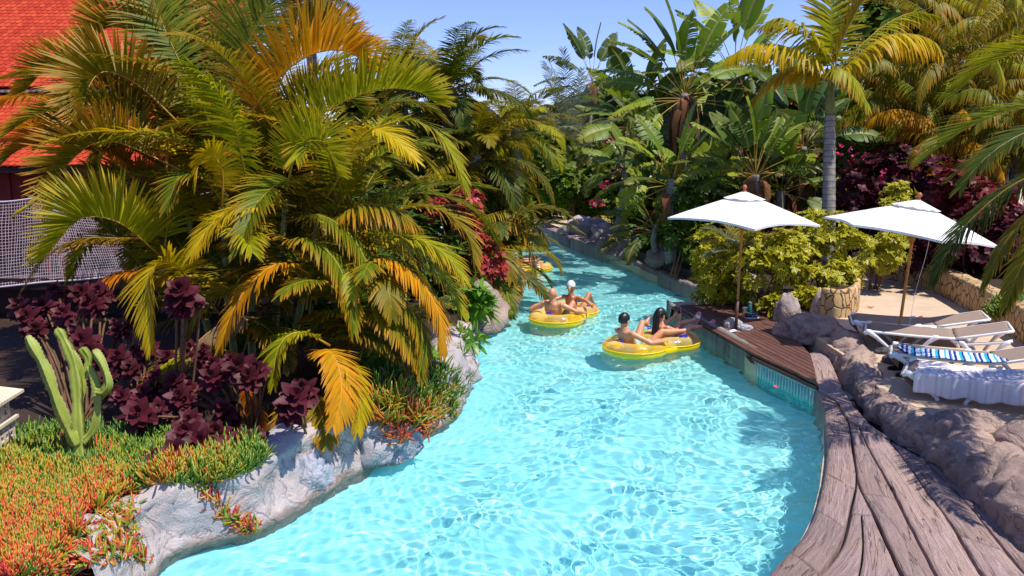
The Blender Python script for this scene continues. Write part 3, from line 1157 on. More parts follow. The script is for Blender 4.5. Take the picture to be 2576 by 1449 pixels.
# ---- loungers
def lounger(N, F, yaw, label, raise_deg=14, L=2.02, pivot=0.62):
    """N, F: near and far foot corners at the sling's height"""
    mid = (N + F) / 2
    wdt = 0.66
    root = empty("sun_lounger", (mid.x, mid.y, ZT), yaw, label, "sun lounger", "taupe sun loungers on the terrace")
    h = mid.z - ZT
    xp = L * pivot

    def ctr(s):      # sling surface along the length
        if s < 0.10:
            return V((s, 0, h - 0.05 * (1 - s / 0.10) ** 2))
        if s <= xp:
            return V((s, 0, h - 0.012 * sin((s - 0.1) / (xp - 0.1) * pi)))
        a = radians(raise_deg)
        return V((xp + (s - xp) * cos(a), 0, h + (s - xp) * sin(a)))

    def sheet(s0, s1, n, name):
        mb = MB()
        vs, uvs = [], []
        nn = 8
        for i in range(n + 1):
            s = s0 + (s1 - s0) * i / n
            c = ctr(s)
            for j in range(nn + 1):
                y = -wdt / 2 + wdt * j / nn
                vs.append(c + V((0, y, -0.022 * (1 - (2 * j / nn - 1) ** 2))))
                uvs.append((s, y))
        f = [(i * (nn + 1) + j, (i + 1) * (nn + 1) + j, (i + 1) * (nn + 1) + j + 1, i * (nn + 1) + j + 1) for i in range(n) for j in range(nn)]
        mb.add(vs, f, uvs)
        o = mb.build(name, M_sling, root)
        so_ = o.modifiers.new("thick", 'SOLIDIFY')
        so_.thickness = 0.012
        so_.offset = -1
        return o
    sheet(0.0, xp - 0.004, 16, "seat")
    sheet(xp + 0.004, L, 12, "backrest")
    # foot end: sling wraps down over the rounded end
    mb = MB()
    vs = []
    for i in range(7):
        a = i / 6 * radians(100)
        for j in range(9):
            y = -wdt / 2 + wdt * j / 8
            vs.append(V((-0.02 - 0.03 * sin(a) + 0.16 * max(0, (i - 3)) / 3, y, h - 0.05 - 0.05 * (1 - cos(a)) - 0.10 * max(0, i - 3) / 3)))
    mb.add(vs, [(i * 9 + j, i * 9 + j + 1, (i + 1) * 9 + j + 1, (i + 1) * 9 + j) for i in range(6) for j in range(8)])
    o = mb.build("foot_apron", M_sling, root)
    fr = MB()
    for sgn in (-1, 1):
        y = sgn * (wdt / 2 + 0.012)
        fr.tube([ctr(xp * i / 12) + V((0, y, -0.02)) for i in range(13)], 0.021, 8)
        fr.tube([ctr(xp + (L - xp) * i / 6) + V((0, y, -0.02)) for i in range(7)], 0.021, 8)
        # long lower rail behind the backrest
        fr.tube([V((xp - 0.05, y, h - 0.05)), V((xp + 0.12, y, h - 0.10)), V((L - 0.16, y, h - 0.02)), V((L - 0.02, y, h + 0.02))], 0.024, 8)
    fr.tube([ctr(L) + V((0, -wdt / 2, -0.02)), ctr(L) + V((0, wdt / 2, -0.02))], 0.02, 8)
    fr.tube([V((0.0, -wdt / 2, h - 0.06)), V((0.0, wdt / 2, h - 0.06))], 0.02, 8)
    fr.build("frame", M_white, root)
    for sgn in (-1, 1):
        y = sgn * (wdt / 2 + 0.012)
        for (x0, x1, zt) in ((0.06, 0.42, h - 0.03), (0.98, 0.72, h - 0.03), (xp + 0.1, xp + 0.34, h - 0.08), (L - 0.10, L - 0.30, h - 0.02)):
            lg = MB()
            lg.tube([V((x0 - 0.05 * (1 if x1 > x0 else -1), y, zt + 0.012)), V((x0, y, zt)), V((x0 + (x1 - x0) * 0.3, y, zt - 0.07)), V((x0 + (x1 - x0) * 0.92, y, 0.05)), V((x1, y, 0.0))], [0.034, 0.046, 0.034, 0.026, 0.028], 8, flat=1.0)
            bevel(lg.build("leg", M_white, root), 0.004, 1)
    return root, ctr, wdt


hz = ZT + 0.34
LG = []
for (n, f, e, lab, rd) in (
        ((2152, 806), (2133, 786), (2330, 814), "taupe sun lounger farthest back, its foot in the parasol's shade beside the stone planter", 13),
        ((2187, 829), (2170, 809), (2390, 846), "taupe sun lounger directly behind the leaning parasol pole", 14),
        ((2256, 886), (2230, 861), (2440, 905), "taupe sun lounger with the blue striped towel on it", 16),
        ((2300, 932), (2261, 902), (2520, 965), "taupe sun lounger draped with the large white towel", 14)):
    N_, F_, E_ = G(*n, hz), G(*f, hz), G(*e, hz)
    yaw = math.atan2((E_ - N_).y, (E_ - N_).x)
    LG.append((N_, F_, yaw, lab, rd))
    print("lounger", N_, F_, round((N_ - F_).length, 2), round(math.degrees(yaw), 1))
lo = []
ym = sum(l[2] for l in LG) / 4
for (N_, F_, yaw, lab, rd) in LG:
    # keep the foot's middle, square the corners
    c = (N_ + F_) / 2
    y = 0.5 * yaw + 0.5 * ym
    s = V((-sin(y), cos(y), 0)) * 0.33
    lo.append(lounger(c - s, c + s, y, lab, rd))


def drape(name, root, ctr, wdt, s0, s1, y0, hang, mat, label, cat, seed, wr=0.012, n=70, m=44, skew=0.0, edge_wob=0.02):
    """a towel laid along a lounger; hang = length that falls over the near side"""
    mb = MB()
    vs, uvs = [], []
    W_ = wdt / 2 - y0 + hang
    for i in range(n + 1):
        for j in range(m + 1):
            s = s0 + (s1 - s0) * i / n
            q = (j / m) * (wdt / 2 - y0 + hang) - hang   # <0 over the near side
            s += skew * (q / W_) + edge_wob * noise.noise(V((j * 0.15, seed, i // n * 3.0)))
            c = ctr(max(0.02, s))
            z = 0.012 + wr * (0.6 + fbm(V((s * 4.5, q * 4.5, seed)), 3)) + 0.3 * wr * noise.noise(V((s * 14, q * 14, seed)))
            if q >= 0:
                p = c + V((0, -wdt / 2 + q, z - 0.02 * (1 - (2 * min(1, q / wdt) - 1) ** 2)))
            else:
                d = -q
                d = d * (1 + 0.10 * noise.noise(V((s * 3, seed, 2))))
                fold = 0.035 * sin(s * 17 + seed + 1.5 * noise.noise(V((s * 3, 0, seed)))) * min(1, d / 0.15)
                p = V((c.x + 0.02 * sin(s * 9) * d, -wdt / 2 - 0.045 - 0.03 * min(1, d / .05) + fold - 0.02, c.z + z - max(0, d - 0.03)))
            vs.append(p)
            uvs.append((s - s0, q))
    mb.add(vs, [(i * (m + 1) + j, (i + 1) * (m + 1) + j, (i + 1) * (m + 1) + j + 1, i * (m + 1) + j + 1) for i in range(n) for j in range(m)], uvs)
    o = mb.build(name, mat)
    o.location = root.location
    o.rotation_euler = root.rotation_euler
    so_ = o.modifiers.new("thick", 'SOLIDIFY')
    so_.thickness = 0.006
    return tag(o, label, cat)


NAVY, TEAL, PALE, BLUE = (0.015, 0.03, 0.22), (0.03, 0.42, 0.55), (0.62, 0.70, 0.80), (0.10, 0.22, 0.50)
M_stripe = m_cloth("striped_towel", (0.5, 0.5, 0.6), (3.3, [(0.0, NAVY), (0.10, PALE), (0.22, TEAL), (0.34, NAVY), (0.42, PALE), (0.60, TEAL), (0.68, PALE), (0.80, NAVY), (0.86, BLUE), (0.92, PALE)]))
M_towel = m_cloth("white_towel", (0.80, 0.75, 0.74), (5.5, [(0.0, (0.82, 0.78, 0.77)), (0.42, (0.72, 0.64, 0.63)), (0.58, (0.82, 0.78, 0.77)), (0.80, (0.76, 0.70, 0.69))]))
r3, c3, w3 = lo[2]
drape("towel", r3, c3, w3, 0.20, 1.42, -0.16, 0.03, M_stripe, "blue and teal striped towel spread on a taupe lounger", "towel", 3.0, 0.016, skew=-0.15)
r4, c4, w4 = lo[3]
drape("towel", r4, c4, w4, 0.13, 1.95, -0.30, 0.30, M_towel, "large white towel hanging over the side of the front lounger", "towel", 8.0, 0.022, n=90)
# weights and shoes on the terrace
M_stone_dark = simple("dark_stone", (0.06, 0.05, 0.055), 0.7, 0.3, 0.3, 12, 0.4)
boulder(G(2230, 888, ZT) + V((0, 0, 0.02)), (0.17, 0.11, 0.07), M_stone_dark, 71, "flat dark stone on the terrace at the foot of a lounger leg", name="stone", sub=4, rough=0.1, cat="stone")
boulder(G(2258, 912, ZT) + V((0, 0, 0.03)), (0.2, 0.14, 0.09), M_stone_dark, 73, "larger dark stone on the terrace beside the striped towel's lounger", name="stone", sub=4, rough=0.1, cat="stone")


# ---- shoes: a last shape along +X
def shoe(name, loc, rz, mat_u, mat_s, label, s=1.0, stripes=None, lace=True, cat="shoe", group=None):
    root = empty(name, loc, rz, label, cat, group)
    up, sole = MB(), MB()
    for (mb, z0, z1, grow) in ((sole, 0.0, 0.022, 1.06), (up, 0.022, 0.10, 1.0)):
        secs = []
        for i in range(13):
            x = -0.14 + 0.28 * i / 12
            t = i / 12
            w = (0.033 + 0.016 * sin(t * pi) + 0.010 * sin(max(0, t - 0.4) / 0.6 * pi)) * grow
            if t > 0.88:
                w *= 1 - (t - 0.88) / 0.12 * 0.55
            if t < 0.08:
                w *= 0.7 + t / 0.08 * 0.3
            top = z1 if mb is sole else 0.022 + (0.075 * (1 - 0.62 * max(0, min(1, (t - 0.25) / 0.5))))
            if mb is up and t > 0.9:
                top = 0.022 + 0.028 * (1 - (t - 0.9) / 0.1 * 0.6)
            secs.append((x, w, top))
        vs = []
        for (x, w, top) in secs:
            for k in range(10):
                a = pi * k / 9
                vs.append(V((x, cos(a) * w, z0 + (top - z0) * sin(a) ** 0.6)) * s)
        n = len(secs)
        fs = [(i * 10 + k, (i + 1) * 10 + k, (i + 1) * 10 + k + 1, i * 10 + k + 1) for i in range(n - 1) for k in range(9)]
        fs += [tuple(range(10)), tuple((n - 1) * 10 + k for k in range(9, -1, -1))] + [(i * 10, i * 10 + 9, (i + 1) * 10 + 9, (i + 1) * 10) for i in range(n - 1)]
        mb.add(vs, fs)
    up.build("upper", mat_u, root)
    sole.build("sole", mat_s, root)
    op = MB()
    vs = [V((-0.075 + 0.055 * cos(2 * pi * k / 14), 0.026 * sin(2 * pi * k / 14), 0.101 - 0.02 * cos(2 * pi * k / 14))) * s for k in range(14)]
    op.tube(vs + [vs[0]], 0.006 * s, 6)
    op.build("collar", mat_s, root)
    if stripes:
        st = MB()
        for sg in (-1, 1):
            for k in range(3):
                st.tube([V((-0.03 + 0.03 * k, sg * 0.050, 0.026)) * s, V((0.0 + 0.03 * k, sg * 0.043, 0.062 - 0.008 * k)) * s], 0.004 * s, 5)
        st.build("side_stripes", stripes, root)
    return root


M_navy = simple("navy_mesh_fabric", (0.025, 0.05, 0.10), 0.8, 0.2, 0.2, 20)
M_wht = simple("white_rubber", (0.75, 0.76, 0.76), 0.5)
M_blk = simple("black_fabric", (0.012, 0.011, 0.012), 0.85, 0.2, 0.3, 20)
shoe("trainer", tuple(G(1892, 800, ZD)), radians(12), M_navy, M_wht, "navy trainer with white side stripes lying in front on the deck", 1.05, M_wht, group="trainers on the deck", cat="trainer")
shoe("trainer", tuple(G(1893, 792, ZD) + V((0.03, 0.14, 0))), radians(20), M_navy, M_wht, "navy trainer tucked behind another by the green flask", 1.05, M_wht, group="trainers on the deck", cat="trainer")
shoe("black_shoe", tuple(G(2277, 946, ZT)), radians(185), M_blk, M_blk, "black shoe standing on the terrace under the white towel's lounger", 1.0, group="black shoes", cat="shoe")
shoe("black_shoe", tuple(G(2268, 936, ZT) + V((0.0, 0.13, 0))), radians(178), M_blk, M_blk, "black shoe half hidden behind another below the front lounger", 1.0, group="black shoes", cat="shoe")


def lathe(mb, prof, loc=(0, 0, 0), n=18, r=0.0, mi=0, sx=1.0, sy=1.0):
    vs = []
    for (rad, z) in prof:
        for k in range(n):
            a = 2 * pi * k / n
            vs.append(V((rad * cos(a) * sx, rad * sin(a) * sy, z)) + V(loc))
    m = len(prof)
    fs = [(i * n + k, i * n + (k + 1) % n, (i + 1) * n + (k + 1) % n, (i + 1) * n + k) for i in range(m - 1) for k in range(n)]
    fs += [tuple(range(n - 1, -1, -1)), tuple((m - 1) * n + k for k in range(n))]
    mb.add(vs, fs, None, r, mi)


sb = empty("spray_bottle", tuple(G(1875, 800, ZD) + V((0.0, 0.05, 0))), 0.4, "yellow spray bottle with a white trigger head on the deck", "bottle")
mb = MB()
lathe(mb, [(0.036, 0), (0.04, 0.006), (0.04, 0.10), (0.034, 0.125), (0.018, 0.145), (0.014, 0.155)], sx=1.1, sy=0.8)
mb.build("body", simple("yellow_plastic", (0.75, 0.45, 0.02), 0.35), sb)
mb = MB()
mb.tube([V((0, 0, 0.15)), V((0, 0, 0.185))], 0.015, 10)
mb.box((-0.015, 0, 0.20), (0.075, 0.026, 0.028))
mb.tube([V((-0.045, 0, 0.19)), V((-0.05, 0, 0.165)), V((-0.04, 0, 0.145))], 0.006, 6)
bevel(mb.build("trigger_head", M_white, sb, smooth=False), 0.004, 2)
mb = MB()
mb.box((0, -0.0335, 0.06), (0.045, 0.003, 0.05))
bevel(mb.build("paper_label", simple("orange_paper", (0.75, 0.30, 0.05), 0.6), sb, smooth=False), 0.001, 1)
fl = empty("flask", tuple(G(1887, 798, ZD) + V((0.03, 0.16, 0))), 0, "dark green vacuum flask standing on the deck behind the trainers", "flask")
mb = MB()
lathe(mb, [(0.042, 0), (0.045, 0.005), (0.045, 0.19), (0.04, 0.21), (0.034, 0.222)])
mb.build("body", simple("green_enamel", (0.02, 0.16, 0.10), 0.35), fl)
mb = MB()
lathe(mb, [(0.034, 0.222), (0.036, 0.225), (0.036, 0.268), (0.03, 0.278)])
mb.build("cap", simple("grey_green_cap", (0.10, 0.20, 0.18), 0.4), fl)
# face mask on the deck
mk = MB()
vs, uvs = [], []
for i in range(13):
    for j in range(9):
        u, v = i / 12 - 0.5, j / 8 - 0.5
        vs.append(V((u * 0.17, v * 0.095 * (1 - 0.5 * u * u * 4), 0.012 + 0.045 * max(0, 1 - 4 * u * u) * (1 - 2.2 * v * v) + 0.004 * sin(v * 40))))
mk.add(vs, [(i * 9 + j, (i + 1) * 9 + j, (i + 1) * 9 + j + 1, i * 9 + j + 1) for i in range(12) for j in range(8)])
mo = empty("face_mask", tuple(G(1844, 836, ZD)), 0.5, "white pleated face mask dropped on the deck by the stones", "face mask")
mk.build("cloth", M_canvas, mo)
mb = MB()
for sg in (-1, 1):
    mb.tube([V((sg * 0.083, -0.035, 0.012)), V((sg * 0.13, -0.04, 0.008)), V((sg * 0.14, 0.01, 0.008)), V((sg * 0.12, 0.045, 0.008)), V((sg * 0.083, 0.035, 0.012))], 0.003, 5)
mb.build("ear_loop", M_white, mo)

# fallen red leaves on the terrace and one in the water
M_redleaf = leafy("fallen_leaf", (0.45, 0.04, 0.04), (0.3, 0.05, 0.02), 0.1)
for i, (x, y, z, lab) in enumerate([(2114, 786, ZT, "red fallen leaf on the terrace beside the planter"), (2241, 815, ZT, "red fallen leaf on the terrace behind the loungers"), (2190, 775, ZT, "small reddish leaf in the shade past the far lounger"),
                                    (2315, 800, ZT, "red leaf lying against the retaining wall"), (1955, 978, 0.02, "red leaf floating on the water below the grille")]):
    mb = MB()
    pts = []
    for k in range(7):
        t = k / 6
        w = 0.035 * sin(pi * min(1, t * 0.94 + 0.04)) ** 0.8
        for q in (-1, 0, 1):
            pts.append(V((0.13 * (t - 0.5), q * w, 0.012 + 0.012 * abs(q) + 0.02 * (t - 0.5) ** 2 * 4)))
    mb.add(pts, [(k * 3 + q, (k + 1) * 3 + q, (k + 1) * 3 + q + 1, k * 3 + q + 1) for k in range(6) for q in range(2)], [(0.2 + 0.3 * (i2 % 3), i2 / 21) for i2 in range(21)], random.random())
    o = mb.build("fallen_leaf", M_redleaf)
    o.location = G(x, y, z)
    o.rotation_euler.z = i * 1.3
    tag(o, lab, "leaf", "fallen red leaves")

# ---- house with scalloped red tiles
M_tiles = NT("red_roof_tile")
_r = M_tiles.attr("rnd")
_c = M_tiles.mix(_r, (0.36, 0.030, 0.014), (0.52, 0.070, 0.024))
_c = M_tiles.mix(M_tiles.rng(M_tiles.noise(0.9, 4, 0.6, M_tiles.coord("Object")), 0.45, 0.75, 0, 0.4), _c, (0.33, 0.03, 0.018))
M_tiles = M_tiles.done(M_tiles.pbr(_c, 0.65, 0.12).outputs[0])
M_redwall = m_concrete("red_plaster", (0.20, 0.02, 0.016), (0.25, 0.03, 0.022), (0.15, 0.015, 0.012), 2)
M_fascia = simple("cream_fascia", (0.50, 0.33, 0.22), 0.6)
M_darkwood = simple("dark_timber", (0.03, 0.014, 0.012), 0.7, 0.2, 0.3, 8)


def tile_roof(x0, x1, ytop, ztop, ybot, zbot, root, tw=0.172):
    mb = MB()
    a, b = V((0, ybot, zbot)), V((0, ytop, ztop))
    sl = (b - a)
    Ls = sl.length
    sd_ = sl.normalized()
    nrm = V((0, -sd_.z, sd_.y))
    rh = 0.155
    rows = int(Ls / rh)
    rr = random.Random(5)
    for r in range(rows):
        off = (r % 2) * tw / 2
        k = int((x1 - x0) / tw)
        for i in range(k):
            cx_ = x0 + i * tw + off + tw / 2
            base = a + sd_ * (r * rh)
            pts = []
            lift = 0.022 + rr.uniform(0, 0.006)
            for (u, v) in ((-0.48, 1.9), (-0.48, 0.42), (-0.40, 0.2), (-0.24, 0.06), (0, 0.0), (0.24, 0.06), (0.40, 0.2), (0.48, 0.42), (0.48, 1.9)):
                p = base + sd_ * (v * rh) + nrm * (lift * (1 - v / 1.9) + 0.004)
                pts.append(V((cx_ + u * tw, p.y, p.z)))
            n = len(pts)
            edge = [p - nrm * 0.014 for p in pts[1:8]]
            mb.add(pts + edge, [tuple(range(n))[::-1]] + [(1 + q, 2 + q, n + 1 + q, n + q) for q in range(6)], None, rr.random())
    under = [V((x0, ybot, zbot)), V((x1, ybot, zbot)), V((x1, ytop, ztop)), V((x0, ytop, ztop))]
    mb.add(under, [(0, 1, 2, 3)], None, 0)
    return put(mb.build("roof", M_tiles, smooth=False), root)


hd = 22.0
P = lambda x, y, d=hd: D(x, y, d)
ev = P(0, 219)
house = empty("tiled_house", (-13, ev.y + 2, 0.5), 0, "dark red house with two tiers of scalloped red roof tiles behind the palms", "house")
tp_ = P(0, -150, hd + 4.2)
tile_roof(-16.5, -7.4, tp_.y, tp_.z, ev.y, ev.z, house)
e2 = P(0, 418, hd - 2.0)
t2 = P(0, 243, hd - 0.1)
tile_roof(-16.5, -7.0, t2.y, t2.z, e2.y, e2.z, house)
wm = MB()
wm.box((-12.0, ev.y + 2.3, 2.5), (9.0, 4.0, 5.7))
wm.box((-12.0, e2.y + 0.75, 1.4), (9.0, 0.3, 4.0))
put(wm.build("wall", M_redwall, smooth=False), house)
fm = MB()
fm.box((-12, ev.y + 0.05, ev.z - 0.10), (9.2, 0.06, 0.07))
put(fm.build("fascia", M_fascia, smooth=False), house)
fm = MB()
fm.box((-12, e2.y + 0.06, e2.z - 0.10), (9.4, 0.06, 0.12))
put(fm.build("gutter", M_darkwood, smooth=False), house)
for i in range(9):
    pm = MB()
    pm.box((-16.1 + i * 1.05, e2.y + 0.57, 1.5), (0.13, 0.06, 3.4))
    put(pm.build("pilaster", M_redwall, smooth=False), house)

# ---- rope bridge with a white net
M_rope = simple("white_rope", (0.50, 0.42, 0.46), 0.8, 0.1)
rbz = empty("rope_bridge", tuple(D(150, 700, 14.2)), 0, "rope bridge with white knotted net sides in front of the red house", "rope bridge")
RBD = 14.2
topl = catmull([D(x, y, RBD) for x, y in [(-160, 500), (0, 508), (110, 497), (150, 512), (240, 524), (330, 522), (430, 505), (600, 470)]], 120)
botl = catmull([D(x, y, RBD - 0.05) for x, y in [(-160, 735), (0, 722), (110, 710), (200, 704), (300, 694), (370, 690), (430, 680), (600, 655)]], 120)
nm = MB()
for i in range(0, 121):
    a, b = topl[i], botl[i]
    nm.tube([a.lerp(b, t) + V((0.014 * noise.noise(V((i * .7, t * 9, 1))), 0.03 * noise.noise(V((i * .3, t * 4, 2))), 0)) for t in [k / 10 for k in range(11)]], 0.0042, 4, False)
for k in range(1, 27):
    t = k / 27
    nm.tube([topl[i].lerp(botl[i], t) + V((0, 0.03 * noise.noise(V((i * .3, t * 4, 2))), 0.014 * noise.noise(V((i * .5, k * .9, 5))))) for i in range(0, 121, 2)], 0.0042, 4, False)
put(nm.build("net", M_rope), rbz)
rm = MB()
rm.tube(topl, 0.016, 6)
rm.tube(botl, 0.018, 6)
put(rm.build("edge_rope", M_rope), rbz)
rm = MB()
rm.tube([D(-160, 535, RBD + 0.06), D(130, 535, RBD + 0.06), D(600, 560, RBD + 0.06)], 0.028, 8)
put(rm.build("handrail", M_darkwood), rbz)
for x, y0, y1 in ((120, 480, 840), (158, 600, 860), (440, 480, 860)):
    pm = MB()
    pm.tube([D(x, y0, RBD + 0.12), D(x + 4, y1, RBD + 0.12)], 0.05, 10)
    put(pm.build("post", M_redwall), rbz)
wk = MB()
A_, B_ = D(-260, 722, RBD - 0.02), D(640, 660, RBD - 0.02)
for i in range(60):
    a = A_.lerp(B_, i / 60)
    b = A_.lerp(B_, (i + 0.93) / 60)
    wk.add([a, b, b + V((0, 1.5, 0)), a + V((0, 1.5, 0)), a - V((0, 0, .05)), b - V((0, 0, .05)), b + V((0, 1.5, -.05)), a + V((0, 1.5, -.05))], [(0, 1, 2, 3), (0, 4, 5, 1), (7, 6, 5, 4), (1, 5, 6, 2), (0, 3, 7, 4), (3, 2, 6, 7)], None, random.random())
put(wk.build("walkway", simple("mauve_boards", (0.22, 0.13, 0.15), 0.7, 0.2, 0.2, 4), smooth=False), rbz)
fs_ = MB()
fs_.box((A_ + B_) / 2 + V((0, -0.02, -0.16)), ((B_ - A_).length, 0.06, 0.20))
put(fs_.build("side_beam", M_darkwood, smooth=False), rbz)
dw = MB()
dw.box(D(170, 880, 15.0) + V((-0.5, 0, 0.0)), (10.5, 0.2, 3.6))  # dark sheet added to stand in for the deep shade below the bridge
tag(dw.build("shade_backing", M_darkwood, smooth=False), "dark backing sheet standing in for the black shade under the rope bridge", "wall")

# ---- white model pagoda lantern at the edge of the bed
M_cream = simple("cream_cast_stone", (0.62, 0.52, 0.38), 0.8, 0.2, 0.1, 10, 0.3)
lp = G(-22, 1140, 0.6)
ld = empty("stone_lantern", tuple(lp), 0.12, "cream stone lantern like a small tower with square openings and a ribbed roof", "lantern")
sc = 1 / 280.0
mb = MB()


def tower_wall(mb, hw, z0, z1, wins):
    """four walls with real square openings"""
    for q in range(4):
        R_ = Matrix.Rotation(q * pi / 2, 3, 'Z')
        th = 0.02
        xs = [-hw] + [v for (x, s, zz) in wins for v in (x - s, x + s)] + [hw]
        zs = sorted(set([z0, z1] + [v for (x, s, zz) in wins for c_ in zz for v in (c_ - s, c_ + s)]))
        for i in range(len(xs) - 1):
            for j in range(len(zs) - 1):
                cx_, cz = (xs[i] + xs[i + 1]) / 2, (zs[j] + zs[j + 1]) / 2
                if any(abs(cx_ - x) < s and any(abs(cz - c_) < s for c_ in zz) for (x, s, zz) in wins):
                    continue
                mb.box(R_ @ V((cx_, -hw + th / 2, cz)), (xs[i + 1] - xs[i] - (0.0 if 0 < i < len(xs) - 2 else th * 1.02), th, zs[j + 1] - zs[j]), R_)


tower_wall(mb, 0.17, 0.0, 0.30, [(-0.09, 0.024, (0.10, 0.17, 0.24)), (0.0, 0.024, (0.10, 0.17, 0.24)), (0.09, 0.024, (0.10, 0.17, 0.24))])
mb.box((0, 0, 0.315), (0.40, 0.40, 0.03))
tower_wall(mb, 0.15, 0.33, 0.54, [(-0.06, 0.03, (0.40, 0.48)), (0.06, 0.03, (0.40, 0.48))])
mb.box((0, 0, 0.555), (0.42, 0.42, 0.03))
put_ = mb.build("tower", M_cream, ld, smooth=False)
mb = MB()
for q in range(4):
    R_ = Matrix.Rotation(q * pi / 2, 3, 'Z')
    for i in range(9):
        x0, x1 = -0.25 + i * 0.5 / 9, -0.25 + (i + 0.9) * 0.5 / 9
        f = lambda x, t: R_ @ V((x * (1 - t * 0.75), -0.25 + t * 0.19, 0.57 + t * 0.10 + 0.006))
        mb.add([f(x0, 0), f(x1, 0), f(x1, 1), f(x0, 1), f(x0, 0) - V((0, 0, .03)), f(x1, 0) - V((0, 0, .03)), f(x1, 1) - V((0, 0, .03)), f(x0, 1) - V((0, 0, .03))], [(0, 1, 2, 3), (0, 4, 5, 1), (1, 5, 6, 2), (0, 3, 7, 4)])
mb.box((0, 0, 0.70), (0.12, 0.12, 0.08))
mb.build("roof", M_cream, ld, smooth=False)
# ------------------------------------------------------------------ river tubes and their riders
def union_mesh(mb, voxel, smooth_it, name, mat, parent=None):
    """melt overlapping closed pieces into one continuous surface"""
    me = bpy.data.meshes.new(name + "_raw")
    me.from_pydata([tuple(p) for p in mb.v], [], mb.f)
    o = bpy.data.objects.new(name + "_raw", me)
    COL.objects.link(o)
    m = o.modifiers.new("r", 'REMESH')
    m.mode = 'VOXEL'
    m.voxel_size = voxel
    m.use_smooth_shade = True
    if smooth_it:
        s = o.modifiers.new("s", 'SMOOTH')
        s.factor = 0.5
        s.iterations = smooth_it
    dg = bpy.context.evaluated_depsgraph_get()
    dg.update()
    out = bpy.data.meshes.new_from_object(o.evaluated_get(dg))
    out.name = name
    bpy.data.objects.remove(o)
    bpy.data.meshes.remove(me)
    out.materials.clear()
    out.materials.append(mat)
    out.polygons.foreach_set("use_smooth", [True] * len(out.polygons))
    r = bpy.data.objects.new(name, out)
    COL.objects.link(r)
    if parent:
        r.parent = parent
    return r


def cap(mb, a, b, ra, rb, n=12):
    a, b = V(a), V(b)
    t = (b - a)
    L = t.length
    t = t.normalized() if L > 1e-6 else V((0, 0, 1))
    pts, rs = [], []
    for k in range(1, 5):
        an = pi / 2 * k / 4
        pts.append(a - t * ra * cos(an))
        rs.append(max(0.002, ra * sin(an)))
    for k in range(1, 4):
        s = k / 4
        pts.append(a.lerp(b, s))
        rs.append(ra + (rb - ra) * s)
    for k in range(4, 0, -1):
        an = pi / 2 * k / 4
        pts.append(b + t * rb * cos(an))
        rs.append(max(0.002, rb * sin(an)))
    mb.tube(pts, rs, n)


def ell(mb, c, ax, n=16, m=10):
    """ax: three half-axis vectors"""
    c = V(c)
    vs = []
    for i in range(1, m):
        th = pi * i / m
        for k in range(n):
            ph = 2 * pi * k / n
            vs.append(c + ax[0] * (sin(th) * cos(ph)) + ax[1] * (sin(th) * sin(ph)) + ax[2] * cos(th))
    top, bot = len(vs), len(vs) + 1
    vs += [c + ax[2], c - ax[2]]
    fs = [(i * n + k, (i + 1) * n + k, (i + 1) * n + (k + 1) % n, i * n + (k + 1) % n) for i in range(m - 2) for k in range(n)]
    fs += [(top, k, (k + 1) % n) for k in range(n)] + [(bot, (m - 2) * n + (k + 1) % n, (m - 2) * n + k) for k in range(n)]
    mb.add(vs, fs)


def sweep_ell(mb, pts, lat, radii, n=18):
    """a body trunk: elliptical rings (half width, half depth) along pts; lat = sideways direction"""
    vs, fs = [], []
    N = len(pts)
    for i, p in enumerate(pts):
        t = (pts[min(i + 1, N - 1)] - pts[max(i - 1, 0)]).normalized()
        l = (lat - t * lat.dot(t)).normalized()
        d = t.cross(l)
        for k in range(n):
            a = 2 * pi * k / n
            vs.append(p + l * (cos(a) * radii[i][0]) + d * (sin(a) * radii[i][1]))
    fs = [(i * n + k, i * n + (k + 1) % n, (i + 1) * n + (k + 1) % n, (i + 1) * n + k) for i in range(N - 1) for k in range(n)]
    fs += [tuple(range(n - 1, -1, -1)), tuple((N - 1) * n + k for k in range(n))]
    mb.add(vs, fs)


def hand(mb, w, d, side, curl=0.5, s=1.0):
    """palm and five bent fingers; w wrist, d pointing direction, side = thumb direction"""
    w, d = V(w), V(d).normalized()
    th = (V(side) - d * V(side).dot(d)).normalized()
    nrm = d.cross(th)            # palm side
    if nrm.z > 0:
        nrm = -nrm
    pm = w + d * 0.045 * s
    ell(mb, pm, (th * 0.040 * s, nrm * 0.015 * s, d * 0.056 * s))
    cap(mb, w - d * 0.02, w + d * 0.03 * s, 0.026 * s, 0.024 * s)
    for k, (off, L) in enumerate(((0.028, 0.068), (0.010, 0.078), (-0.009, 0.072), (-0.027, 0.056))):
        b = w + d * 0.088 * s + th * off * s
        dd = (d + th * off * 4).normalized()
        k1 = b + dd * L * 0.42 * s
        e = (dd * cos(curl) + nrm * sin(curl)).normalized()
        k2 = k1 + e * L * 0.33 * s
        e2 = (dd * cos(curl * 1.9) + nrm * sin(curl * 1.9)).normalized()
        k3 = k2 + e2 * L * 0.25 * s
        r = 0.0092 * s
        cap(mb, b - dd * 0.02 * s, k1, r * 1.05, r, 8)
        cap(mb, k1, k2, r, r * 0.92, 8)
        cap(mb, k2, k3, r * 0.92, r * 0.78, 8)
    b = w + d * 0.03 * s + th * 0.03 * s
    e = (th * 0.75 + d * 0.7).normalized()
    cap(mb, b, b + e * 0.036 * s, 0.012 * s, 0.0105 * s, 8)
    cap(mb, b + e * 0.036 * s, b + e * 0.036 * s + (e + d * 0.7 + nrm * 0.5).normalized() * 0.028 * s, 0.0105 * s, 0.0085 * s, 8)


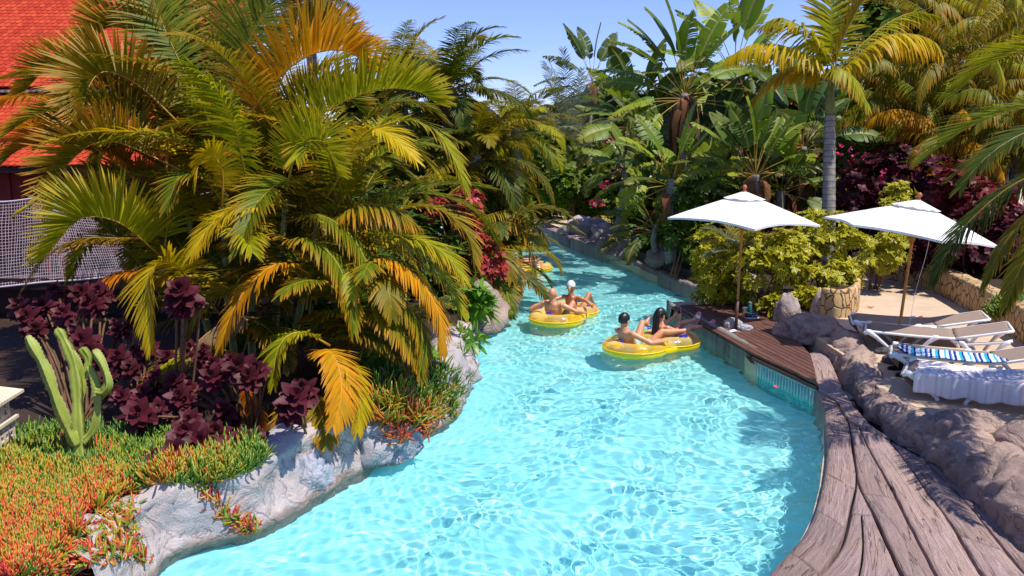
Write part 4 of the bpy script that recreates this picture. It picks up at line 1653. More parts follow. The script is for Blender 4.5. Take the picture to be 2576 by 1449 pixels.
def foot(mb, ank, d, up, s=1.0):
    ank, d = V(ank), V(d).normalized()
    u = (V(up) - d * V(up).dot(d)).normalized()
    l = d.cross(u)
    heel = ank - u * 0.055 * s - d * 0.035 * s
    ball = ank - u * 0.068 * s + d * 0.13 * s
    cap(mb, ank, heel, 0.036 * s, 0.032 * s)
    cap(mb, ank + d * 0.01, ball, 0.036 * s, 0.024 * s)
    cap(mb, heel, ball, 0.03 * s, 0.026 * s)
    cap(mb, ball + l * 0.022 * s, ball - l * 0.022 * s, 0.021 * s, 0.019 * s)
    for k, (o, L) in enumerate(((0.030, 0.052), (0.014, 0.046), (0.0, 0.042), (-0.014, 0.037), (-0.028, 0.030))):
        b = ball + l * o * s
        cap(mb, b, b + d * L * s, 0.0125 * s if k == 0 else 0.0095 * s, 0.0095 * s if k == 0 else 0.0075 * s, 8)


def m_skin(name, c1, c2):
    n = NT(name)
    co = n.coord("Object")
    f = n.noise(9, 4, 0.6, co)
    c = n.mix(n.rng(f, 0.3, 0.7), c1, c2)
    p = n.pbr(c, 0.42, 0.45, n.bump(n.noise(180, 2, 0.5, co), 0.08, 0.003))
    p.inputs["Subsurface Weight"].default_value = 0.08
    p.inputs["Subsurface Radius"].default_value = (0.02, 0.008, 0.004)
    return n.done(p.outputs[0])


SK_TAN = m_skin("tanned_skin", (0.56, 0.235, 0.115), (0.64, 0.29, 0.155))
SK_BRN = m_skin("brown_skin", (0.44, 0.165, 0.075), (0.52, 0.21, 0.10))
SK_FAIR = m_skin("fair_skin", (0.62, 0.33, 0.215), (0.69, 0.39, 0.265))
M_hairblk = simple("black_hair", (0.010, 0.008, 0.008), 0.35, 0.5, 0.3, 30, 0.4, 90)
M_hairblond = simple("blond_hair", (0.42, 0.27, 0.13), 0.4, 0.4, 0.3, 30, 0.4, 90)
M_eye = simple("dark_eye", (0.02, 0.015, 0.012), 0.2, 0.6)
M_lip = simple("lip", (0.42, 0.13, 0.10), 0.4)
M_aqua = m_cloth("aqua_swim_fabric", (0.36, 0.70, 0.72))
M_blackcloth = simple("black_swim_fabric", (0.015, 0.015, 0.018), 0.7)
M_redcloth = simple("dark_red_string", (0.22, 0.02, 0.02), 0.7)
M_capw = m_cloth("white_cap_cotton", (0.80, 0.80, 0.82))
M_bracelet = simple("dark_bracelet", (0.02, 0.015, 0.012), 0.5)


def person(root_loc, rz, label, J, sk, sex="m", s=1.0, hair=None, build=1.0, curl=(0.5, 0.5), voxel=0.0068):
    """J: joint positions in the tube's own frame (x forward, y left, z up)"""
    root = empty("person", root_loc, rz, label, "person")
    j = {k: V(v) for k, v in J.items()}
    f = 1.0 if sex == "m" else 0.86
    f *= build
    lat = (j["shL"] - j["shR"]).normalized()
    pel, che, nek, hed = j["pel"], j["che"], j["nek"], j["hed"]
    hs = 1.10 * s
    mb = MB()
    sp = catmull([pel - (che - pel).normalized() * 0.10, pel, pel.lerp(che, 0.5), che, che.lerp(nek, 0.62), nek], 15)
    hipw = 0.165 if sex == "m" else 0.175
    wst = 0.145 if sex == "m" else 0.118
    chw = 0.178 if sex == "m" else 0.14
    key = [(0.10, 0.08), (hipw, 0.118), (wst, 0.10), (chw, 0.118), (chw * 0.92, 0.085), (0.058, 0.058)]
    rad = []
    for i in range(16):
        u = i / 15 * 5
        a = min(int(u), 4)
        t = u - a
        t = t * t * (3 - 2 * t)
        rad.append(((key[a][0] + (key[a + 1][0] - key[a][0]) * t) * build * s, (key[a][1] + (key[a + 1][1] - key[a][1]) * t) * build * s))
    sweep_ell(mb, sp, lat, rad)
    # head
    hu = (hed - nek).normalized() * 0.6 + V((0, 0, 0.4))
    hu.normalize()
    fd = j["face"]
    fd = (fd - hu * fd.dot(hu)).normalized()
    hl = hu.cross(fd)
    cap(mb, nek - hu * 0.05, hed - hu * 0.05, 0.060 * f * hs, 0.052 * f * hs)
    cap(mb, che.lerp(nek, 0.55) + lat * 0.06, hed - hu * 0.07, 0.05 * f, 0.045 * f)
    cap(mb, che.lerp(nek, 0.55) - lat * 0.06, hed - hu * 0.07, 0.05 * f, 0.045 * f)
    ell(mb, hed + hu * 0.02 * hs - fd * 0.008, (hl * 0.076 * hs, fd * 0.097 * hs, hu * 0.100 * hs))
    ell(mb, hed - hu * 0.055 * hs + fd * 0.030 * hs, (hl * 0.054 * hs, fd * 0.060 * hs, hu * 0.062 * hs))
    cap(mb, hed + fd * 0.088 * hs + hu * 0.012 * hs, hed + fd * 0.106 * hs - hu * 0.022 * hs, 0.008 * hs, 0.014 * hs, 8)
    for sg in (-1, 1):
        ell(mb, hed + hl * sg * 0.078 * hs - fd * 0.006 - hu * 0.008, (hl * 0.011 * hs, fd * 0.020 * hs, hu * 0.032 * hs))
        cap(mb, hed + fd * 0.083 * hs + hu * 0.028 * hs + hl * sg * 0.014, hed + fd * 0.072 * hs + hu * 0.028 * hs + hl * sg * 0.048, 0.009, 0.008, 8)
    # arms
    for S, sg in (("L", 1), ("R", -1)):
        sh, el_, wr, hd_ = j["sh" + S], j["el" + S], j["wr" + S], j["hd" + S]
        ell(mb, sh, (V((0.062, 0, 0)) * f * s, V((0, 0.062, 0)) * f * s, V((0, 0, 0.06)) * f * s))
        cap(mb, che.lerp(nek, 0.45), sh, 0.075 * f * s, 0.056 * f * s)
        m1 = sh.lerp(el_, 0.45)
        cap(mb, sh, m1, 0.054 * f * s, 0.050 * f * s)
        cap(mb, m1, el_, 0.050 * f * s, 0.040 * f * s)
        m2 = el_.lerp(wr, 0.35)
        cap(mb, el_, m2, 0.040 * f * s, 0.042 * f * s)
        cap(mb, m2, wr, 0.042 * f * s, 0.026 * f * s)
        hand(mb, wr, (hd_ - wr), j.get("th" + S, V((0, -sg, 0.3))), curl[0 if S == "L" else 1], 0.95 * (1 if sex == "m" else 0.9) * s)
    # legs
    for S, sg in (("L", 1), ("R", -1)):
        hp, kn, an = j["hp" + S], j["kn" + S], j["an" + S]
        cap(mb, pel, hp, 0.10 * build * s, 0.088 * build * s)
        m1 = hp.lerp(kn, 0.4)
        cap(mb, hp, m1, 0.088 * build * s, 0.078 * build * s)
        cap(mb, m1, kn, 0.078 * build * s, 0.056 * build * s)
        sd_ = (kn - hp).normalized()
        sh_ = (an - kn).normalized()
        back = (sh_ * sd_.dot(sh_) - sd_)
        back = back.normalized() if back.length > 0.05 else V((0, 0, -1))
        m2 = kn.lerp(an, 0.32) - back * -0.0 + (V((0, 0, -0.012)))
        cap(mb, kn, m2, 0.052 * build * s, 0.056 * build * s)
        cap(mb, m2, an, 0.056 * build * s, 0.034 * build * s)
        foot(mb, an, j["ft" + S], j.get("up" + S, V((-0.6, 0, 0.6))), 0.95 * (1 if sex == "m" else 0.9) * s)
    body = union_mesh(mb, voxel, 5, "body", sk, root)
    # face details
    for sg in (-1, 1):
        e = MB()
        ell(e, hed + fd * 0.083 * hs + hl * sg * 0.032 * hs + hu * 0.010 * hs, (hl * 0.011 * hs, fd * 0.007 * hs, hu * 0.006 * hs), 10, 6)
        e.build("eye", M_eye, root)
    e = MB()
    ell(e, hed + fd * 0.088 * hs - hu * 0.052 * hs, (hl * 0.022 * hs, fd * 0.008 * hs, hu * 0.006 * hs), 10, 6)
    e.build("mouth", M_lip, root)
    return root, j, dict(hu=hu, fd=fd, hl=hl, lat=lat, sp=sp, rad=rad)


def hair_cap(root, j, F, mat, s=1.0, low=-0.25, name="hair", grow=1.07, front=0.30):
    """hair over the skull, cut along a hairline"""
    mb = MB()
    hu, fd, hl = F["hu"], F["fd"], F["hl"]
    c = j["hed"] + hu * 0.024 * s - fd * 0.010
    n, m = 28, 16
    vs, keep = [], []
    for i in range(m + 1):
        th = pi * 0.80 * i / m
        for k in range(n):
            ph = 2 * pi * k / n
            d = V((sin(th) * cos(ph), sin(th) * sin(ph), cos(th)))   # x = face
            lim = -0.55 if d.x < 0.15 else (-0.05 if d.x < 0.55 else front)
            z = max(d.z, lim)
            vs.append(c + (fd * (d.x * 0.098) + hl * (d.y * 0.077) + hu * (z * 0.102)) * grow * s + (hu * noise.noise(d * 6) * 0.004))
    fs = [(i * n + k, (i + 1) * n + k, (i + 1) * n + (k + 1) % n, i * n + (k + 1) % n) for i in range(m) for k in range(n)]
    fs = [f for f in fs if len(set(tuple(round(q, 4) for q in vs[i]) for i in f)) == 4]
    mb.add(vs, fs)
    o = mb.build(name, mat, root)
    so_ = o.modifiers.new("thick", 'SOLIDIFY')
    so_.thickness = 0.008
    so_.offset = 0
    return o


def shorts(root, j, F, mat, leg=0.55, build=1.0):
    mb = MB()
    sp = F["sp"]
    sweep_ell(mb, [sp[i] for i in range(0, 6)], F["lat"], [(r[0] * 1.06 + 0.008, r[1] * 1.06 + 0.008) for r in F["rad"][0:6]])
    for S in "LR":
        hp, kn = j["hp" + S], j["kn" + S]
        cap(mb, j["pel"], hp, 0.112 * build, 0.102 * build)
        e = hp.lerp(kn, leg)
        pts = [hp.lerp(kn, t) for t in (0.0, 0.25, leg)]
        mb.tube(pts, [0.100 * build, 0.099 * build, 0.096 * build], 14)
    return union_mesh(mb, 0.009, 3, "shorts", mat, root)


def ring_band(root, p, ax, r, mat, name):
    mb = MB()
    ax = V(ax).normalized()
    a = V((0, 0, 1)) if abs(ax.z) < 0.9 else V((1, 0, 0))
    X = ax.cross(a).normalized()
    Y = ax.cross(X)
    pts = [V(p) + (X * cos(2 * pi * k / 16) + Y * sin(2 * pi * k / 16)) * r for k in range(17)]
    mb.tube(pts, 0.004, 6)
    return mb.build(name, mat, root)


# ---- the figure-eight tubes
def m_vinyl(name, clear):
    n = NT(name)
    co = n.coord("Object")
    if not clear:
        w = n.add("TexWave", wave_type='RINGS')
        w.inputs["Scale"].default_value = 6
        c = n.mix(n.rng(n.noise(5, 3, 0.5, co), 0.3, 0.7), (0.93, 0.58, 0.004), (0.95, 0.66, 0.008))
        return n.done(n.pbr(c, 0.22, 0.5, n.bump(n.noise(22, 3, 0.6, co), 0.25, 0.01)).outputs[0])
    p = n.pbr(n.mix(n.rng(n.noise(2.2, 3, 0.5, co), 0.40, 0.62), (0.92, 0.60, 0.02), (0.88, 0.70, 0.28)), 0.12, 0.6, n.bump(n.noise(14, 3, 0.6, co), 0.25, 0.012))
    t = n.add("BsdfTransparent")
    t.inputs[0].default_value = (0.98, 0.93, 0.62, 1)
    lw_ = n.add("LayerWeight")
    lw_.inputs[0].default_value = 0.35
    k = n.math('ADD', n.math('MULTIPLY', lw_.outputs["Facing"], 0.5), 0.26, True)
    ms = n.add("MixShader")
    n.link(k, ms.inputs[0])
    n.link(t.outputs[0], ms.inputs[1])
    n.link(p.outputs[0], ms.inputs[2])
    return n.done(ms.outputs[0])


M_vyel = m_vinyl("yellow_vinyl", False)
M_vclr = m_vinyl("clear_yellowish_vinyl", True)
M_vblue = simple("blue_handle", (0.012, 0.03, 0.42), 0.35, 0.5)
M_vflame = simple("orange_print", (0.75, 0.09, 0.015), 0.4, 0.4)
RM, RN, HALF, ZC = 0.41, 0.168, 0.44, 0.10


def eight_dist(x, y):
    """distance from the middle line of the figure eight"""
    return min(abs(math.hypot(x - HALF, y) - RM), abs(math.hypot(x + HALF, y) - RM))


def make_tube():
    mb = MB()
    for c in (-HALF, HALF):
        pts = [V((c + RM * cos(2 * pi * k / 48), RM * sin(2 * pi * k / 48), 0)) for k in range(49)]
        mb.tube(pts, RN, 20, False)
        # bulging fill where the rings meet
    for sg in (-1, 1):
        cap(mb, (-0.14, sg * 0.34, -0.02), (0.14, sg * 0.34, -0.02), 0.155, 0.155)
    raw = union_mesh(mb, 0.022, 10, "tube_raw", M_vyel)
    me = raw.data
    bm = bmesh.new()
    bm.from_mesh(me)
    zc = 0.03
    out = []
    for keep_low in (True, False):
        b2 = bm.copy()
        bmesh.ops.bisect_plane(b2, geom=b2.verts[:] + b2.edges[:] + b2.faces[:], plane_co=(0, 0, zc), plane_no=(0, 0, 1), clear_outer=keep_low, clear_inner=not keep_low)
        m2 = bpy.data.meshes.new("lower_shell" if keep_low else "upper_shell")
        b2.to_mesh(m2)
        b2.free()
        m2.materials.append(M_vyel if keep_low else M_vclr)
        m2.polygons.foreach_set("use_smooth", [True] * len(m2.polygons))
        out.append(m2)
    bm.free()
    bpy.data.objects.remove(raw)
    return out


low_me, up_me = make_tube()
_bmt = bmesh.new()
_bmt.from_mesh(up_me)
from mathutils.bvhtree import BVHTree as _BVT
UPB = _BVT.FromBMesh(_bmt)


def on_tube(x, y):
    loc, nor, i, d = UPB.ray_cast(V((x, y, 1)), V((0, 0, -1)))
    return loc, nor


def handle_mesh():
    base, bar = MB(), MB()
    vs = [V((0.085 * cos(a), 0.030 * sin(a), 0.0)) for a in [2 * pi * k / 20 for k in range(20)]]
    base.add(vs + [v + V((0, 0, 0.012)) for v in vs], [tuple(range(19, -1, -1)), tuple(range(20, 40))] + [(k, (k + 1) % 20, 20 + (k + 1) % 20, 20 + k) for k in range(20)])
    bar.tube(catmull([V((-0.062, 0, 0.01)), V((-0.055, 0, 0.032)), V((0, 0, 0.042)), V((0.055, 0, 0.032)), V((0.062, 0, 0.01))], 14), 0.011, 8)
    return base, bar


hb0, hr0 = handle_mesh()
HSPOTS = [(-0.80, 0.0, 90), (-0.36, -0.42, 20), (-0.36, 0.42, -20), (0.36, -0.42, -20), (0.36, 0.42, 20), (0.80, 0.0, 90)]
def river_tube(loc, rz, label):
    root = empty("river_tube", loc, rz, label, "inflatable ring", "yellow river tubes on the water")
    for me_, nm in ((low_me, "lower_shell"), (up_me, "upper_shell")):
        o = bpy.data.objects.new(nm, me_)
        COL.objects.link(o)
        o.parent = root
        if nm == "lower_shell":
            sm = o.modifiers.new("thick", 'SOLIDIFY')
            sm.thickness = 0.004
    # welded seam
    for sgn in (1,):
        mb = MB()
        for c in (-HALF, HALF):
            a0 = math.acos(HALF / (RM + RN + 0.012)) if HALF < RM + RN else 0
            rng_ = (a0, 2 * pi - a0) if c < 0 else (a0 - pi, pi - a0)
            pts = []
            for k in range(61):
                a = rng_[0] + (rng_[1] - rng_[0]) * k / 60
                pts.append(V((c + (RM + RN * 0.985) * cos(a), (RM + RN * 0.985) * sin(a), 0.03 + 0.004 * sin(a * 40))))
            mb.tube(pts, 0.010, 5)
        mb.build("seam", M_vyel, root)
    for (x, y, a) in HSPOTS:
        p, n_ = on_tube(x, y)
        q = n_.to_track_quat('Z', 'Y').to_matrix() @ Matrix.Rotation(0, 3, 'Z')
        t = V((cos(radians(a)), sin(radians(a)), 0))
        t = (t - n_ * t.dot(n_)).normalized()
        R_ = Matrix((t, n_.cross(t), n_)).transposed()
        h = MB()
        h.add([R_ @ v + p - n_ * 0.004 for v in hb0.v], hb0.f)
        ho = h.build("handle", M_vblue, root)
        h = MB()
        h.add([R_ @ v + p for v in hr0.v], hr0.f)
        h.build("grip", M_vblue, ho)
    # orange printed flame, a thin decal that follows the skin
    for (sx, sy) in ((0.55, -0.36), (0.55, 0.36)):
        mb = MB()
        vs, fs = [], []
        n = 16
        for i in range(n + 1):
            t = i / n
            x0 = sx + 0.09 * sin(t * 5.5) + 0.05 * t
            w = 0.045 * (0.25 + 0.75 * sin(pi * t)) * (1 + 0.5 * sin(t * 22))
            r_ = (RM - 0.11) + 0.24 * t
            for q in (-1, 0, 1):
                ang = math.atan2(sy, sx - HALF) + (x0 - sx + q * w) * 1.9
                px_, py_ = HALF + r_ * cos(ang), r_ * sin(ang)
                hp = on_tube(px_, py_)
                p = hp[0] + hp[1] * 0.004 if hp[0] is not None else V((px_, py_, 0.1))
                vs.append(p)
        fs = [(i * 3 + q, (i + 1) * 3 + q, (i + 1) * 3 + q + 1, i * 3 + q + 1) for i in range(n) for q in range(2)]
        mb.add(vs, fs)
        mb.build("flame_print", M_vflame, root)
    return root


def frame(front, back):
    a, b = G(*front, 0.12), G(*back, 0.12)
    d = b - a
    return (a + b) / 2, math.atan2(d.y, d.x)


tc1, tz1 = frame((1390, 799), (1448, 772))
tc2, tz2 = frame((1588, 868), (1690, 848))
print("tubes", tc1, math.degrees(tz1), tc2, math.degrees(tz2))
TZ = 0.06
river_tube((tc1.x, tc1.y, TZ), tz1, "yellow and clear double ring carrying the bald man and the woman in a white cap")
river_tube((tc2.x, tc2.y, TZ), tz2, "yellow and clear double ring beside the deck carrying the dark haired couple")
tc3 = G(1305, 672, 0.1)
river_tube((tc3.x, tc3.y, TZ), 0.25, "yellow double ring half hidden by drooping fronds at the bend")
tc4 = G(1318, 615, 0.1)
river_tube((tc4.x, tc4.y, TZ), 0.5, "farthest yellow double ring, behind the fronds, carrying a fair haired child")


def L3(t, rz=0):
    return (t.x, t.y, TZ - 0.145)


# bald man and woman with the cap
J = dict(pel=(-.44, 0, .06), che=(-.60, 0, .37), nek=(-.645, 0, .55), hed=(-.635, 0.0, .695), face=(1, 0.15, -.05),
         shL=(-.62, .20, .485), shR=(-.62, -.20, .485), elL=(-.66, .47, .34), elR=(-.52, -.47, .36), wrL=(-.42, .60, .30), wrR=(-.29, -.57, .30), hdL=(-.33, .62, .28), hdR=(-.20, -.56, .29),
         hpL=(-.36, .10, .05), hpR=(-.36, -.10, .05), knL=(-.02, .20, .36), knR=(-.03, -.20, .42), anL=(.22, .24, .08), anR=(.20, -.22, .12), ftL=(.7, .1, -.4), ftR=(.7, -.1, -.3))
p1, j1, F1 = person(L3(tc1), tz1, "bald tanned man seen from behind, leaning back in a yellow ring", J, SK_TAN, "m", 1.0, build=1.06)
shorts(p1, j1, F1, M_blackcloth)
J = dict(pel=(.50, 0, .06), che=(.38, .0, .36), nek=(.345, 0, .53), hed=(.355, 0, .685), face=(1, 0.1, 0.0),
         shL=(.36, .165, .47), shR=(.36, -.165, .47), elL=(.05, .40, .40), elR=(.20, -.42, .44), wrL=(-.20, .60, .34), wrR=(-.02, -.66, .37), hdL=(-.29, .68, .30), hdR=(-.09, -.74, .31),
         thL=(1, 0, .2), thR=(1, 0, .2),
         hpL=(.56, .10, .05), hpR=(.56, -.10, .05), knL=(.93, .22, .36), knR=(.90, -.20, .46), anL=(1.17, .22, .12), anR=(1.20, -.20, .20), ftL=(.8, .1, .2), ftR=(.8, -.1, .2))
p2, j2, F2 = person(L3(tc1), tz1, "woman in a white cap with fair ponytail, arms spread over the ring", J, SK_BRN, "f", 0.96, curl=(0.25, 0.15))
hair_cap(p2, j2, F2, M_hairblond, 1.06, grow=1.04)
mb = MB()
hu, fd, hl = F2["hu"], F2["fd"], F2["hl"]
c = j2["hed"] + hu * 0.026 - fd * 0.008
vs = []
for i in range(11):
    th = pi * 0.53 * i / 10
    for k in range(24):
        ph = 2 * pi * k / 24
        d = V((sin(th) * cos(ph), sin(th) * sin(ph), cos(th)))
        vs.append(c + (fd * (d.x * 0.102) + hl * (d.y * 0.082) + hu * (d.z * 0.112)) * 1.17)
mb.add(vs, [(i * 24 + k, (i + 1) * 24 + k, (i + 1) * 24 + (k + 1) % 24, i * 24 + (k + 1) % 24) for i in range(1, 10) for k in range(24)] + [(0, 24 + k, 24 + (k + 1) % 24) for k in range(24)])
vs = []
for i in range(5):
    for k in range(13):
        a = radians(-62 + 124 * k / 12)
        vs.append(c + (fd * (cos(a) * (0.106 + 0.055 * i / 4)) + hl * (sin(a) * (0.085 + 0.006 * i))) * 1.16 - hu * (0.006 + 0.016 * (i / 4) ** 2 + 0.010 * abs(sin(a)) * i / 4))
mb.add(vs, [(i * 13 + k, (i + 1) * 13 + k, (i + 1) * 13 + k + 1, i * 13 + k + 1) for i in range(4) for k in range(12)])
o = mb.build("cap", M_capw, p2)
o.modifiers.new("thick", 'SOLIDIFY').thickness = 0.004
mb = MB()
b = j2["hed"] - fd * 0.10 + hu * 0.015
mb.tube(catmull([b, b - fd * 0.035 - hu * 0.03, b - fd * 0.03 - hu * 0.10, b - fd * 0.005 - hu * 0.17], 12), [0.016, 0.024, 0.027, 0.028, 0.028, 0.027, 0.026, 0.024, 0.022, 0.019, 0.015, 0.010, 0.004], 10)
mb.build("ponytail", M_hairblond, p2)
mb = MB()
ch = j2["che"]
nk = j2["nek"] - fd * 0.055
for sg in (-1, 1):
    mb.tube(catmull([nk + hl * 0.01 * sg - hu * 0.01, nk + hl * 0.03 * sg - hu * 0.05 - fd * 0.02, nk + hl * 0.045 * sg - hu * 0.09 - fd * 0.015], 8), 0.005, 6)
mb.build("bikini_strap", M_redcloth, p2)
ring_band(p2, j2["wrR"] + (j2["elR"] - j2["wrR"]) * 0.12, j2["wrR"] - j2["elR"], 0.031, M_bracelet, "bracelet")

# dark haired couple
J = dict(pel=(-.42, 0, .07), che=(-.64, .0, .36), nek=(-.71, .0, .53), hed=(-.70, 0.0, .675), face=(1, .12, -.05),
         shL=(-.66, .20, .46), shR=(-.68, -.20, .46), elL=(-.42, .40, .38), elR=(-.50, -.46, .33), wrL=(-.50, .20, .47), wrR=(-.24, -.50, .33), hdL=(-.56, .12, .50), hdR=(-.14, -.48, .33),
         hpL=(-.36, .10, .06), hpR=(-.36, -.10, .07), knL=(-.02, .24, .50), knR=(.02, -.22, .42), anL=(.30, .46, .42), anR=(.45, -.34, .40), ftL=(.35, .15, .8), ftR=(.75, -.05, .55), upL=(-.8, 0, .4), upR=(-.6, 0, .8))
p3, j3, F3 = person(L3(tc2), tz2, "man with short black hair and aqua shorts reclining in the ring by the deck", J, SK_TAN, "m", 1.0, curl=(0.7, 1.0))
hair_cap(p3, j3, F3, M_hairblk, 1.10, grow=1.05)
shorts(p3, j3, F3, M_aqua, 0.5)
for k in (0.10, 0.18):
    ring_band(p3, j3["wrL"].lerp(j3["elL"], k), j3["wrL"] - j3["elL"], 0.031, M_bracelet, "bracelet")
J = dict(pel=(.42, .0, .06), che=(.24, .0, .34), nek=(.20, .01, .50), hed=(.215, .015, .655), face=(1, .05, -.12),
         shL=(.24, .165, .44), shR=(.23, -.165, .44), elL=(.48, .20, .40), elR=(.47, -.17, .36), wrL=(.64, .09, .56), wrR=(.645, -.06, .54), hdL=(.665, .06, .64), hdR=(.67, -.035, .62),
         thL=(0, -1, .3), thR=(0, 1, .3),
         hpL=(.50, .09, .06), hpR=(.50, -.09, .06), knL=(.86, .14, .40), knR=(.88, -.10, .36), anL=(1.20, .10, .42), anR=(1.30, -.14, .33), ftL=(.35, .0, .9), ftR=(.5, -.1, .8), upL=(-.9, 0, .3), upR=(-.9, 0, .3))
p4, j4, F4 = person(L3(tc2), tz2, "woman with long black hair and pink sandals holding up a phone", J, SK_TAN, "f", 0.96, curl=(0.9, 0.9))
hair_cap(p4, j4, F4, M_hairblk, 1.06, grow=1.08)
mb = MB()
hu, fd, hl = F4["hu"], F4["fd"], F4["hl"]
b = j4["hed"]
sp = catmull([b - fd * 0.055 + hu * 0.06, b - fd * 0.10 - hu * 0.02, b - fd * 0.105 - hu * 0.16, b - fd * 0.13 - hu * 0.30, b - fd * 0.12 - hu * 0.43], 16)
sweep_ell(mb, sp, hl, [(0.074 - 0.0 * i, 0.035) if i < 9 else (0.074 - 0.006 * (i - 8), 0.030 - 0.002 * (i - 8)) for i in range(17)])
for q in range(9):
    off = (q - 4) / 4
    mb.tube([p + hl * off * 0.066 * (1 - 0.02 * k) - F4["fd"] * (0.030 - 0.012 * abs(off)) + hl * 0.004 * sin(k + q) for k, p in enumerate(sp)], [0.010] * 15 + [0.007, 0.003], 6)
mb.build("long_hair", M_hairblk, p4)
mb = MB()
for sg in (-1, 1):
    for (a, b2) in ((0.6, 0.0),):
        mb.tube(catmull([j4["nek"] - fd * 0.05, j4["nek"] + hl * sg * 0.06 + fd * 0.02 - hu * 0.02, j4["che"] + hl * sg * 0.075 + fd * 0.125], 8), 0.005, 6)
mb.build("bikini_strap", M_white, p4)
mb = MB()
for sg in (-1, 1):
    ell(mb, j4["che"] + hl * sg * 0.07 + fd * 0.085 - hu * 0.01, (hl * 0.062, fd * 0.055, hu * 0.055))
mb.build("bikini_top", M_capw, p4)
mb = MB()
sweep_ell(mb, F4["sp"][0:4], F4["lat"], [(r[0] * 1.05 + 0.01, r[1] * 1.05 + 0.01) for r in F4["rad"][0:4]])
mb.build("bikini_bottom", M_aqua, p4)
ring_band(p4, j4["wrR"].lerp(j4["elR"], 0.14), j4["wrR"] - j4["elR"], 0.029, M_bracelet, "bracelet")
# sunglasses
mb = MB()
for sg in (-1, 1):
    ell(mb, j4["hed"] + fd * 0.094 + hl * sg * 0.033 + hu * 0.010, (hl * 0.028, fd * 0.006, hu * 0.022), 12, 8)
    mb.tube([j4["hed"] + fd * 0.090 + hl * sg * 0.060 + hu * 0.012, j4["hed"] + fd * 0.0 + hl * sg * 0.083 + hu * 0.012], 0.003, 5)
mb.tube([j4["hed"] + fd * 0.098 - hl * 0.012 + hu * 0.014, j4["hed"] + fd * 0.098 + hl * 0.012 + hu * 0.014], 0.003, 5)
mb.build("sunglasses", M_bracelet, p4)
# sandals
M_pinkr = simple("pink_sandal_rubber", (0.72, 0.22, 0.32), 0.5)
for S in "LR":
    a = j4["an" + S]
    d = V(J["ft" + S]).normalized()
    u = V(J["up" + S])
    u = (u - d * u.dot(d)).normalized()
    l = d.cross(u)
    so_b = MB()
    secs = []
    for i in range(13):
        t = i / 12
        x = -0.075 + 0.27 * t
        w = 0.036 + 0.016 * sin(pi * min(1, t * 0.75 + 0.1)) + 0.004 * t
        if t > 0.85:
            w *= 1 - ((t - 0.85) / 0.15) ** 2 * 0.6
        if t < 0.1:
            w *= 0.7 + 3 * t
        secs.append((x, w))
    vs = []
    for (x, w) in secs:
        for (q, z) in ((-1, -0.118), (1, -0.118), (1, -0.092), (-1, -0.092)):
            vs.append(a + d * x + l * (q * w) + u * z)
    so_b.add(vs, [(i * 4 + k, (i + 1) * 4 + k, (i + 1) * 4 + (k + 1) % 4, i * 4 + (k + 1) % 4) for i in range(12) for k in range(4)] + [(0, 1, 2, 3), (51, 50, 49, 48)])
    sn = bevel(so_b.build("sandal", M_pinkr, p4, smooth=False), 0.004, 2)
    sb2 = MB()
    vs = []
    for i in range(5):
        x = 0.06 + 0.06 * i / 4
        for k in range(11):
            an = pi * k / 10
            vs.append(a + d * x + l * (cos(an) * 0.056) + u * (-0.10 + 0.075 * sin(an) * (1 - 0.15 * i / 4)))
    sb2.add(vs, [(i * 11 + k, i * 11 + k + 1, (i + 1) * 11 + k + 1, (i + 1) * 11 + k) for i in range(4) for k in range(10)])
    st = sb2.build("strap", M_white, sn)
# phone
ph_ = empty("phone", (0, 0, 0), 0, "smartphone in a pink case held up by the long haired woman", "phone")
Rz = Matrix.Rotation(tz2, 3, 'Z')
pw = Rz @ V((0.705, 0.012, 0.685)) + V(L3(tc2))
ph_.location = pw
ph_.rotation_euler = (0, radians(-12), tz2)
mb = MB()
mb.box((0, 0, 0), (0.010, 0.078, 0.158))
bevel(mb.build("case", M_pinkr, ph_, smooth=False), 0.004, 3)
mb = MB()
mb.box((-0.0058, 0, 0), (0.002, 0.070, 0.148))
bevel(mb.build("screen", simple("dark_glass", (0.02, 0.012, 0.012), 0.08, 0.6), ph_, smooth=False), 0.0008, 2)

# the riders farther away
J = dict(pel=(-.42, 0, .07), che=(-.64, .0, .34), nek=(-.72, .0, .50), hed=(-.72, 0.0, .66), face=(1, -.3, .1),
         shL=(-.66, .19, .45), shR=(-.68, -.19, .45), elL=(-.48, .42, .34), elR=(-.50, -.42, .34), wrL=(-.24, .48, .33), wrR=(-.24, -.48, .33), hdL=(-.14, .47, .33), hdR=(-.14, -.47, .33),
         hpL=(-.36, .10, .06), hpR=(-.36, -.10, .07), knL=(.02, .20, .36), knR=(.02, -.20, .38), anL=(.45, .24, .38), anR=(.45, -.24, .38), ftL=(.5, .0, .8), ftR=(.5, 0, .8), upL=(-.8, 0, .4), upR=(-.8, 0, .4))
p5, j5, F5 = person(L3(tc3), 0.25, "bare chested rider stretched out in the ring behind the drooping fronds", J, SK_BRN, "m", 1.0, voxel=0.009)
hair_cap(p5, j5, F5, M_hairblk, 1.1, grow=1.05)
shorts(p5, j5, F5, M_blackcloth, 0.5)
J = {k: tuple(V(v)) for k, v in J.items()}
J.update(pel=(.40, 0, .10), che=(.32, 0, .34), nek=(.31, 0, .47), hed=(.32, 0, .60), face=(-1, -.4, 0), shL=(.31, -.14, .42), shR=(.31, .14, .42), elL=(.25, -.32, .32), elR=(.25, .32, .32), wrL=(.15, -.44, .30), wrR=(.15, .44, .30),
         hdL=(.08, -.46, .29), hdR=(.08, .46, .29), hpL=(.33, -.07, .08), hpR=(.33, .07, .08), knL=(.06, -.14, .28), knR=(.06, .14, .28), anL=(-.2, -.15, .15), anR=(-.2, .15, .15), ftL=(-.7, 0, .4), ftR=(-.7, 0, .4), upL=(.5, 0, .7), upR=(.5, 0, .7))
